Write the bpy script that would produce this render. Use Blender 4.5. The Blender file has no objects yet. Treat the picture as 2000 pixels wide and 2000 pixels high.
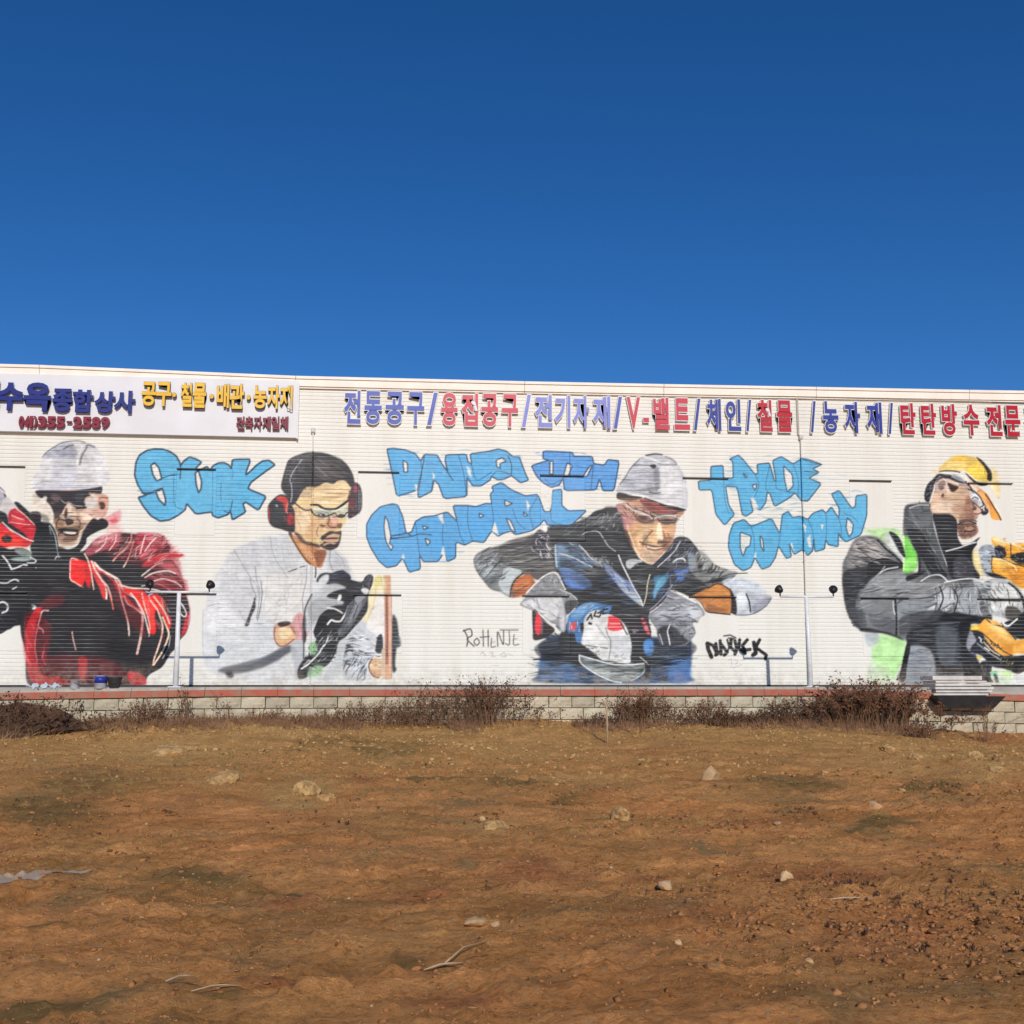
import bpy, bmesh, math, random
import numpy as np
from mathutils import Vector, Matrix, Euler

# ================================================================ camera, sky, sun, exposure
S = bpy.context.scene
COL = S.collection
rad = math.radians
cam_d = bpy.data.cameras.new('camera'); cam = bpy.data.objects.new('camera', cam_d); COL.objects.link(cam)
cam_d.sensor_width = 36; cam_d.lens = 39.6; cam_d.clip_start = .1; cam_d.clip_end = 3000
cam.location = (-2.0796, -22.0, .08)
cam.rotation_euler = (rad(90+8.607), 0, rad(-5.4))
S.camera = cam
SUN_EL, SUN_AZ = 28.0, 3.0            # low winter sun behind the photographer, a little to the right of square on
world = bpy.data.worlds.new('World'); S.world = world; world.use_nodes = True
wn = world.node_tree; bg = wn.nodes['Background']
sky = wn.nodes.new('ShaderNodeTexSky'); sky.sky_type = 'NISHITA'; sky.sun_disc = False
sky.sun_elevation = rad(SUN_EL); sky.sun_rotation = rad(180-SUN_AZ)
sky.air_density = 1.0; sky.dust_density = 0.0; sky.ozone_density = 6.0; sky.altitude = 1500
hsv = wn.nodes.new('ShaderNodeHueSaturation'); hsv.inputs['Hue'].default_value = .506; hsv.inputs['Saturation'].default_value = 1.2; hsv.inputs['Value'].default_value = .9
wn.links.new(sky.outputs[0], hsv.inputs['Color']); wn.links.new(hsv.outputs[0], bg.inputs['Color'])
bg.inputs['Strength'].default_value = .1
sun_d = bpy.data.lights.new('sun', 'SUN'); sun = bpy.data.objects.new('sun', sun_d); COL.objects.link(sun)
sun_d.energy = 3.25; sun_d.angle = rad(.5); sun_d.color = (1, .95, .88)
sun.rotation_euler = (rad(90-SUN_EL), 0, rad(SUN_AZ)); sun.location = (2, -30, 18)
vs = S.view_settings
vs.view_transform = 'Standard'; vs.look = 'None'; vs.exposure = 0.0; vs.gamma = 1.0; vs.use_curve_mapping = False

# ---------------------------------------------------------------- mural painter
# The painting is kept as brush work (outlines, strokes, hatching) in image pixels,
# about 1 cm each on the wall, 2000 wide, and is sprayed on to a numpy sheet that later colours the
# paint layer of the metal siding.
CX0, CY0, CW, CH, SS = -30, 790, 2060, 580, 1.6
NW, NH = int(CW*SS), int(CH*SS)
def s2l(c):
    c = np.asarray(c, float)
    return np.where(c <= .04045, c/12.92, ((c+.055)/1.055)**2.4)
def hexc(h): return np.array([int(h[i:i+2], 16)/255 for i in (0, 2, 4)])
WALLC = hexc('e9e6db')
canvas = np.empty((NH, NW, 3), np.float32); canvas[:] = WALLC
cover = np.zeros((NH, NW), np.float32)           # how much mural paint lies there
owner = np.zeros((NH, NW), np.uint8)             # which painted figure it belongs to
cur_owner = 0
def catmull(p, closed, n=6):
    p = np.asarray(p, float)
    if len(p) < 3: return p
    if closed: q = np.vstack([p[-1], p, p[0], p[1]])
    else: q = np.vstack([2*p[0]-p[1], p, 2*p[-1]-p[-2]])
    out = []
    for i in range(1, len(q)-2):
        a, b, c, d = q[i-1], q[i], q[i+1], q[i+2]
        for k in range(n):
            t = k/n
            out.append(.5*((2*b)+(c-a)*t+(2*a-5*b+4*c-d)*t*t+(3*b-a-3*c+d)*t**3))
    if not closed: out.append(q[-2])
    return np.array(out)
def chaikin(q):
    n = np.roll(q, -1, 0); return np.stack([q*.9+n*.1, q*.1+n*.9], 1).reshape(-1, 2)
def boxblur(m, r):
    if r < 1: return m
    for ax in (0, 1):
        pad = [(r, r), (0, 0)] if ax == 0 else [(0, 0), (r, r)]
        c = np.cumsum(np.pad(m, pad, mode='constant'), axis=ax)
        z = np.zeros_like(np.take(c, [0], axis=ax))
        c = np.concatenate([z, c], axis=ax); k = 2*r+1; n = m.shape[ax]
        m = (np.take(c, range(k, k+n), axis=ax)-np.take(c, range(0, n), axis=ax))/k
    return m
def polymask(p, H, W):
    """antialiased even-odd mask of polygon p (pixel coordinates)"""
    sub = 3
    acc = np.zeros((H*sub, W+2), np.float32)
    x0, y0 = p[:, 0], p[:, 1]*sub
    x1, y1 = np.roll(x0, -1), np.roll(y0, -1)
    for a, b, c, d in zip(x0, y0, x1, y1):
        if b == d: continue
        s = 1.0
        if b > d: a, b, c, d = c, d, a, b; s = -1.0
        r0, r1 = max(0, math.ceil(b-.5)), min(H*sub-1, math.ceil(d-.5)-1)
        if r1 < r0: continue
        rr = np.arange(r0, r1+1)
        xs = np.clip(a+(rr+.5-b)*(c-a)/(d-b), 0, W)
        xi = xs.astype(int); fr = xs-xi
        np.add.at(acc, (rr, xi), s*(1-fr)); np.add.at(acc, (rr, xi+1), s*fr)
    m = np.cumsum(acc, axis=1)[:, :W]
    m = np.abs(m); m = np.where(m > 1, np.where(m > 1.5, np.clip(2-m+1,0,1), 1), m)
    return m.reshape(H, sub, W).mean(1)
def window(lo, hi, pad):
    a = np.floor(lo-pad).astype(int); b = np.ceil(hi+pad).astype(int)
    ax, ay = max(0, a[0]), max(0, a[1]); bx, by = min(NW, b[0]), min(NH, b[1])
    return ax, ay, bx, by
def blend(m, col, ax, ay, bx, by, al):
    m = np.clip(m*al, 0, 1)
    reg = canvas[ay:by, ax:bx]
    reg += (col-reg)*m[..., None]
    cv = cover[ay:by, ax:bx]; np.maximum(cv, m, out=cv)
    if cur_owner: owner[ay:by, ax:bx][m > .3] = cur_owner
def fill(p, col, blur=0.5, al=1.0, clip=None):
    p = (p-[CX0, CY0])*SS
    r = int(round(blur*SS*.6)); pad = 3*r+2
    ax, ay, bx, by = window(p.min(0), p.max(0), pad)
    if bx-ax < 2 or by-ay < 2: return
    m = polymask(p-[ax, ay], by-ay, bx-ax)
    if r: m = boxblur(boxblur(m, r), r)
    if clip is not None: m = m*clip[ay:by, ax:bx]
    blend(m, col, ax, ay, bx, by, al)
def stroke(p, col, w, blur=0.4, al=1.0, taper=False, clip=None):
    p = (p-[CX0, CY0])*SS; w = w*SS/2; b = max(.7, blur*SS)
    ax, ay, bx, by = window(p.min(0), p.max(0), w+b+2)
    if bx-ax < 2 or by-ay < 2: return
    m = np.zeros((by-ay, bx-ax), np.float32); n = len(p)-1
    for i in range(n):
        a, c = p[i], p[i+1]
        wa, wc = w, w
        if taper:
            wa = w*(math.sin(math.pi*min(1, (i+.15)/n))*.85+.15); wc = w*(math.sin(math.pi*min(1, (i+1)/n))*.85+.15)
        lx, ly, hx, hy = window(np.minimum(a, c), np.maximum(a, c), max(wa, wc)+b+1)
        lx, ly, hx, hy = max(lx, ax), max(ly, ay), min(hx, bx), min(hy, by)
        if hx <= lx or hy <= ly: continue
        X, Y = np.meshgrid(np.arange(lx, hx)+.5, np.arange(ly, hy)+.5)
        d = c-a; L = max(1e-6, d@d)
        t = np.clip(((X-a[0])*d[0]+(Y-a[1])*d[1])/L, 0, 1)
        dist = np.hypot(X-a[0]-t*d[0], Y-a[1]-t*d[1])
        v = np.clip(((wa+(wc-wa)*t)-dist)/b+.5, 0, 1)
        s = m[ly-ay:hy-ay, lx-ax:hx-ax]; np.maximum(s, v, out=s)
    if clip is not None: m = m*clip[ay:by, ax:bx]
    blend(m, col, ax, ay, bx, by, al)
def fullmask(p):
    p = (p-[CX0, CY0])*SS
    ax, ay, bx, by = window(p.min(0), p.max(0), 2)
    full = np.zeros((NH, NW), np.float32)
    if bx-ax >= 2 and by-ay >= 2: full[ay:by, ax:bx] = polymask(p-[ax, ay], by-ay, bx-ax)
    return full
def paint(script, seed=4):
    global cur_owner
    rnd = random.Random(seed); ox = oy = 0.0; sc = 1.0; clip = None
    for line in script.strip().split('\n'):
        line = line.split('#')[0].strip()
        if not line: continue
        head, _, tail = line.partition('|'); h = head.split()
        op = h[0]
        if op == '@': ox, oy, sc = float(h[1]), float(h[2]), float(h[3]); continue
        if op == 'own': cur_owner = int(h[1]); continue
        if op == 'noclip': clip = None; continue
        pts = [np.array([[float(v) for v in q.split(',')] for q in part.split()])/sc+[ox, oy] for part in tail.split(';')]
        opt = {}
        for q in h[2:]: opt[q[0]] = float(q[1:])
        if op in 'fF':
            for q in pts: fill(catmull(q, True) if op == 'f' else q, hexc(h[1]), opt.get('b', .5), opt.get('a', 1), clip)
        elif op in 'lL':
            for q in pts: stroke(catmull(q, False) if op == 'l' else q, hexc(h[1]), opt.get('w', 1.5), opt.get('b', .5), opt.get('a', 1), 't' in opt, clip)
        elif op == 'O':                                   # lettering block: fill with a dark outline, more rings are holes
            col, out = h[1].split('/')
            pts = [chaikin(q) for q in pts]
            for k, q in enumerate(pts):
                fill(q, hexc(col) if k == 0 else WALLC, .5, 1, clip)
            for q in pts: stroke(np.vstack([q, q[0]]), hexc(out), opt.get('w', 2), .8, .85, False, clip)
        elif op == 'clip':
            clip = fullmask(catmull(pts[0], True))
        elif op == 's':                                   # hatching: n strokes of a length and angle inside an outline
            q = pts[0]; lo, hi = q.min(0), q.max(0); m = fullmask(catmull(q, True))
            if clip is not None: m = m*clip
            for _ in range(int(opt.get('n', 20))):
                c0 = np.array([rnd.uniform(lo[0], hi[0]), rnd.uniform(lo[1], hi[1])])
                an = math.radians(opt.get('r', 0)+rnd.gauss(0, opt.get('j', 12))); ln = opt.get('l', 14)*rnd.uniform(.4, 1)
                dv = np.array([math.cos(an), math.sin(an)])*ln/2; nv = np.array([-dv[1], dv[0]])*rnd.uniform(-.25, .25)
                stroke(catmull([c0-dv, c0+nv, c0+dv], False, 3), hexc(h[1]), opt.get('w', 1.5)*rnd.uniform(.5, 1.2), opt.get('b', .7), opt.get('a', .7)*rnd.uniform(.5, 1), True, m)
    cur_owner = 0
LETTERS = '''
own 5
@ 250 820 4.83
O 5cb5dc/122c48 w3.6 | 75,400 110,330 180,288 250,275 320,276 390,295 455,340 488,400 495,430 530,385 580,350 640,368 695,400 640,455 660,482 745,440 775,478 800,435 850,408 905,403 950,425 975,460 985,375 1145,370 1150,400 1118,480 1112,520 1150,490 1210,430 1270,388 1330,380 1388,425 1300,485 1160,590 1130,650 1305,722 1230,855 1110,775 1085,795 1110,870 985,945 965,860 940,895 850,925 800,905 790,870 640,890 555,790 540,850 475,900 390,945 300,955 215,905 140,810 95,732 175,710 140,690 90,610 62,520 ; 215,430 250,405 290,450 320,560 270,575 235,520 ; 262,678 325,650 355,750 350,810 290,750 ; 635,500 665,482 695,580 690,650 665,690 642,600
l 1f3c58 w2.6 | 130,690 200,688 255,668 330,640
l 1f3c58 w2 | 100,735 180,705 255,685
l 1f3c58 w2.6 | 488,400 496,470 492,560
l 2f5f80 w1.6 | 310,560 360,535 440,515 490,520
l 3b6f95 w1.4 | 435,500 430,640 440,800 520,850
l 3b6f95 w1.4 | 880,590 874,690 880,770
l 3b6f95 w1.2 | 970,460 990,480 985,560
l 3b6f95 w1.2 | 800,480 798,640 795,870
s 8fd0ec w2 n26 l40 a.35 r0 | 75,400 290,275 480,400 480,800 320,950 130,810
s 3f9ac6 w2 n26 l40 a.4 r0 | 95,400 290,300 900,420 1100,600 1100,850 320,930 130,810
@ 740 860 3.864
O 58aede/1a3a60 w2.8 | 60,65 110,60 200,72 275,100 315,155 345,105 440,110 475,175 522,240 500,160 505,110 660,105 672,160 702,185 688,102 820,85 900,65 960,80 1010,122 1060,125 1080,180 1110,260 1130,300 1070,322 1000,265 950,292 900,300 850,272 840,300 770,345 710,345 680,300 665,280 665,425 490,440 450,330 415,300 400,385 300,435 290,375 135,425 100,250 ; 180,150 215,170 218,240 190,240 ; 885,150 930,130 962,158 912,178 918,212 890,200
O 5a9fdc/1a3a60 w2.8 | 1240,80 1460,90 1470,120 1610,122 1622,175 1700,188 1730,145 1815,155 1775,380 1690,380 1665,290 1640,375 1400,380 1390,285 1360,340 1300,355 1240,322 1190,270 1150,192 1240,162 1286,152 1238,138 ; 1290,160 1315,155 1315,255 1290,255 ; 1420,170 1460,190 1430,270 1390,280 ; 1590,195 1612,190 1570,275 1542,270
l 21456b w1.8 a.8 | 315,155 325,240 300,380
l 21456b w1.8 a.7 | 415,250 408,300 395,390
l 21456b w1.8 a.7 | 600,110 640,250 660,420
l 21456b w1.8 a.7 | 700,190 740,300 850,240
l 21456b w1.8 a.7 | 850,272 900,232 990,255
l 21456b w1.8 a.7 | 1440,100 1445,280
l 21456b w1.8 a.7 | 1620,180 1600,370
l 21456b w1.6 a.6 | 1250,290 1300,330 1370,300
F e9e6db | 405,240 425,265 410,300
@ 650 720 3.22
O 58a8dc/1e3e60 w2.6 | 375,850 300,868 245,920 212,980 213,1060 240,1130 290,1210 340,1252 400,1240 440,1190 480,1282 552,1260 545,1170 570,1215 660,1215 700,1158 720,1215 772,1190 775,1090 830,1110 880,1085 950,1095 1000,1020 1040,1055 1075,1035 1120,1022 1150,1045 1250,1020 1300,985 1330,950 1350,985 1500,985 1600,890 1480,895 1440,860 1440,760 1380,765 1370,900 1330,900 1290,790 1210,800 1120,760 1060,715 1000,742 1010,770 990,790 1000,850 960,848 900,868 850,860 755,860 782,962 720,900 640,925 570,932 520,960 495,1030 370,1052 366,1068 500,1056 460,1030 440,930 408,858 ; 328,925 348,962 365,1055 357,1100 380,1118 366,1145 332,1080 322,1000 ; 565,988 602,1000 572,1012 ; 580,1065 615,1085 595,1115 ; 920,908 952,925 925,938 ; 1080,825 1132,850 1085,865 ; 1090,940 1118,955 1152,1030 1120,1012 ; 1198,898 1228,925 1205,928
l 2d4a68 w1.5 a.7 | 520,960 530,1050 545,1170
l 2d4a68 w1.5 a.7 | 700,905 690,1050 700,1158
l 2d4a68 w1.5 a.7 | 782,962 800,1040 830,1110
l 2d4a68 w1.5 a.7 | 850,860 850,980 880,1085
l 2d4a68 w1.5 a.7 | 1000,850 1010,950 1000,1020
l 2d4a68 w1.5 a.7 | 1130,880 1160,960 1210,1010
l 2d4a68 w1.5 a.7 | 1290,800 1240,900 1260,1000
l 2d4a68 w1.5 a.6 | 1370,900 1380,960 1440,980
l 2d4a68 w2.2 a.9 | 366,1052 420,1046 462,1030
F e9e6db | 1290,790 1380,765 1372,880 1340,880
@ 1350 840 5.222
O 5cb4dc/264866 w2.6 | 200,370 325,360 330,490 430,490 425,322 392,295 480,255 530,300 650,450 682,440 670,350 790,335 802,350 850,520 866,510 830,310 920,270 1040,345 1130,290 1180,295 1335,350 1240,395 1305,430 1200,490 1330,545 1190,725 1130,722 1090,680 1060,640 990,700 850,780 800,640 775,640 760,740 700,822 600,700 632,830 560,880 520,860 470,582 350,570 380,760 442,860 340,972 250,860 210,610 80,612 70,522 200,512 ; 530,440 570,470 555,490 ; 622,560 672,550 652,620 ; 940,360 1030,450 1042,570 980,632 952,500
O 5cb4dc/264866 w2.6 | 430,950 540,910 612,985 820,900 905,1060 930,860 990,830 1030,890 1110,880 1190,910 1240,850 1340,810 1372,850 1430,782 1505,900 1510,800 1430,652 1510,615 1640,800 1672,780 1680,670 1792,655 1790,870 1730,1070 1580,1140 1530,1100 1502,1050 1500,1190 1400,1170 1372,1120 1360,1215 1262,1240 1250,1100 1240,1230 1190,1280 1130,1222 1050,1270 1000,1150 1022,1290 970,1310 890,1180 860,1300 800,1392 720,1420 650,1300 610,1400 530,1437 440,1370 380,1200 385,1080 ; 500,1040 612,1080 600,1180 560,1200 530,1290 500,1200 ; 700,1080 730,1110 742,1240 712,1190 ; 1590,890 1652,960 1642,1050 1610,1090 1580,1000
l 2a5878 w1.5 a.7 | 330,490 340,700 380,850
l 2a5878 w1.5 a.7 | 650,450 690,560 640,700
l 2a5878 w1.5 a.7 | 802,350 760,560 780,640
l 2a5878 w1.5 a.7 | 866,510 880,600 1060,640
l 2a5878 w1.5 a.7 | 1040,345 1090,500 1090,680
l 1d4358 w1.6 a.8 | 1140,300 1230,330 1335,352
l 1d4358 w1.6 a.8 | 1160,420 1230,430 1305,432
l 2a5878 w1.5 a.7 | 612,985 640,1100 650,1300
l 2a5878 w1.5 a.7 | 905,1060 900,1120 890,1180
l 2a5878 w1.5 a.7 | 1130,900 1150,1000 1130,1222
l 2a5878 w1.5 a.7 | 1190,910 1230,1000 1250,1100
l 2a5878 w1.5 a.7 | 1372,850 1380,1000 1372,1120
l 2a5878 w1.5 a.7 | 1505,900 1530,1000 1530,1100
F e9e6db | 1320,960 1352,968 1335,1020
F e9e6db | 1130,960 1175,975 1165,1050 1140,1010
l 2a5878 w1.5 a.6 | 1560,850 1640,880 1700,940
s 84cdec w2 n40 l40 a.35 r0 | 380,260 1300,300 1800,700 1700,1100 550,1430 380,1000
@ 880 1000 2.841
own 6
# two painters' signatures
l 4a4340 w2.8 a.95 | 75,655 95,700 90,745
l 4a4340 w2.8 a.95 | 70,660 110,650 118,685 92,705 130,745
l 4a4340 w2.4 a.9 | 145,700 130,720 145,740 160,722 148,700
l 4a4340 w2.4 a.9 | 180,655 182,745
l 4a4340 w2.4 a.9 | 165,695 215,692
l 4a4340 w2.4 a.9 | 208,655 210,745
l 4a4340 w2.2 a.8 | 228,700 226,748 250,745
l 5a5350 w1.4 a.8 | 226,722 248,720
l 4a4340 w2.4 a.9 | 262,745 262,665 292,735 295,655
l 4a4340 w2.2 a.7 | 275,655 375,655
l 4a4340 w2.2 a.75 | 325,660 326,735 305,730
l 4a4340 w2.2 a.75 | 352,680 350,735 378,735
l 5a5350 w1.4 a.7 | 350,705 372,703
l 9a928c w1.6 a.6 | 165,790 180,778 195,800
l 9a928c w1.6 a.6 | 215,785 235,780 230,805 250,800
l 9a928c w1.6 a.6 | 275,790 300,782 305,805 280,800
l 9a928c w1.4 a.5 | 310,785 345,795
l 9a928c w1.4 a.5 | 230,850 265,852
@ 1180 1000 5.367
L 1c1719 w8 b1 | 1080,1380 1090,1440 1125,1520
L 1c1719 w6.5 b1 | 1085,1375 1140,1400 1175,1470 1170,1500
L 1c1719 w6.5 b1 | 1170,1380 1185,1490
L 1c1719 w6.5 b1 | 1215,1350 1225,1490 1200,1470
L 1c1719 w6.5 b1 | 1220,1380 1290,1470 1260,1500
L 1c1719 w4 b1 | 1290,1340 1310,1420 1280,1490
L 1c1719 w6.5 b1 | 1330,1330 1325,1420 1380,1470
L 1c1719 w6.5 b1 | 1370,1350 1390,1440 1370,1490
L 1c1719 w6.5 b1 | 1420,1340 1410,1430 1480,1480
L 1c1719 w6.5 b1 | 1500,1340 1450,1400 1470,1450 1530,1440
L 1c1719 w8 b1 | 1570,1370 1590,1480 1560,1500
L 1c1719 w6.5 b1 | 1630,1340 1590,1420 1700,1500 1690,1540
L 1c1719 w3 b1 a.8 | 1255,1300 1320,1290 1380,1320
L 1c1719 w3 b1 a.8 | 1300,1320 1360,1330
l a39b96 w1.3 a.6 | 1300,1560 1330,1540 1340,1600
l a39b96 w1.3 a.6 | 1360,1550 1400,1560 1380,1600
l a39b96 w1.3 a.6 | 1430,1560 1480,1545
l a39b96 w1.3 a.6 | 1320,1620 1360,1630 1440,1600
own 5
@ 250 820 4.83
s 2f86b8 w3 n30 l44 a.4 r0 j3 b1.4 | 75,400 290,275 480,400 900,430 1100,500 1150,700 1090,850 900,900 560,800 350,940 130,810
s a8dff4 w2 n18 l40 a.5 r0 j3 b1 | 90,420 290,290 470,400 900,430 1080,520 900,860 350,900
l 1f4868 w2 | 300,560 380,530 440,520
l 1f4868 w2 | 905,860 960,870 985,760
@ 740 860 3.864
s 2e78b8 w3 n50 l34 a.45 r0 j3 b1.2 | 60,65 1060,110 1120,290 880,300 660,430 150,420
s 2b68b0 w3 n40 l34 a.45 r0 j3 b1.2 | 1160,190 1240,80 1810,150 1770,380 1400,380 1280,350
F e9e6db b.8 | 470,235 505,250 520,300 500,240
F e9e6db b.8 | 270,330 300,345 285,415
F e9e6db b.8 | 660,190 690,215 700,290 672,250
l 1a3a60 w2 | 505,160 520,240 560,300
l 1a3a60 w2 | 345,110 330,200 290,375
l 1a3a60 w2 | 975,120 1000,180 1000,265
@ 650 720 3.22
s 2f7abb w3 n70 l34 a.45 r0 j3 b1.2 | 213,1000 375,850 460,1030 640,930 990,840 1010,720 1210,800 1600,890 1500,985 1000,1050 770,1190 550,1270 340,1250
F e9e6db b.8 | 660,925 690,912 700,980 680,960
F e9e6db b.8 | 430,1190 445,1160 452,1200
F e9e6db b.8 | 1000,1020 1020,960 1045,1050
F e9e6db b.8 | 680,1160 695,1110 715,1210
F e9e6db b.8 | 1215,820 1240,860 1225,900
l 1e3e60 w2 | 500,1056 540,1040 620,1045
@ 1350 840 5.222
s 2f88b8 w3 n80 l40 a.4 r0 j3 b1.2 | 200,370 480,255 1180,290 1300,540 1130,720 560,880 340,960 210,610
s 2f88b8 w3 n80 l40 a.4 r0 j3 b1.2 | 385,1080 540,910 1500,620 1790,660 1730,1070 1190,1280 530,1430
F e9e6db b.8 | 1010,1160 1030,1150 1050,1255
F e9e6db b.8 | 1180,1110 1215,1060 1225,1200 1200,1190
F e9e6db b.8 | 640,1300 655,1230 668,1300
F e9e6db b.8 | 600,700 640,690 690,800 660,790
'''
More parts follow.
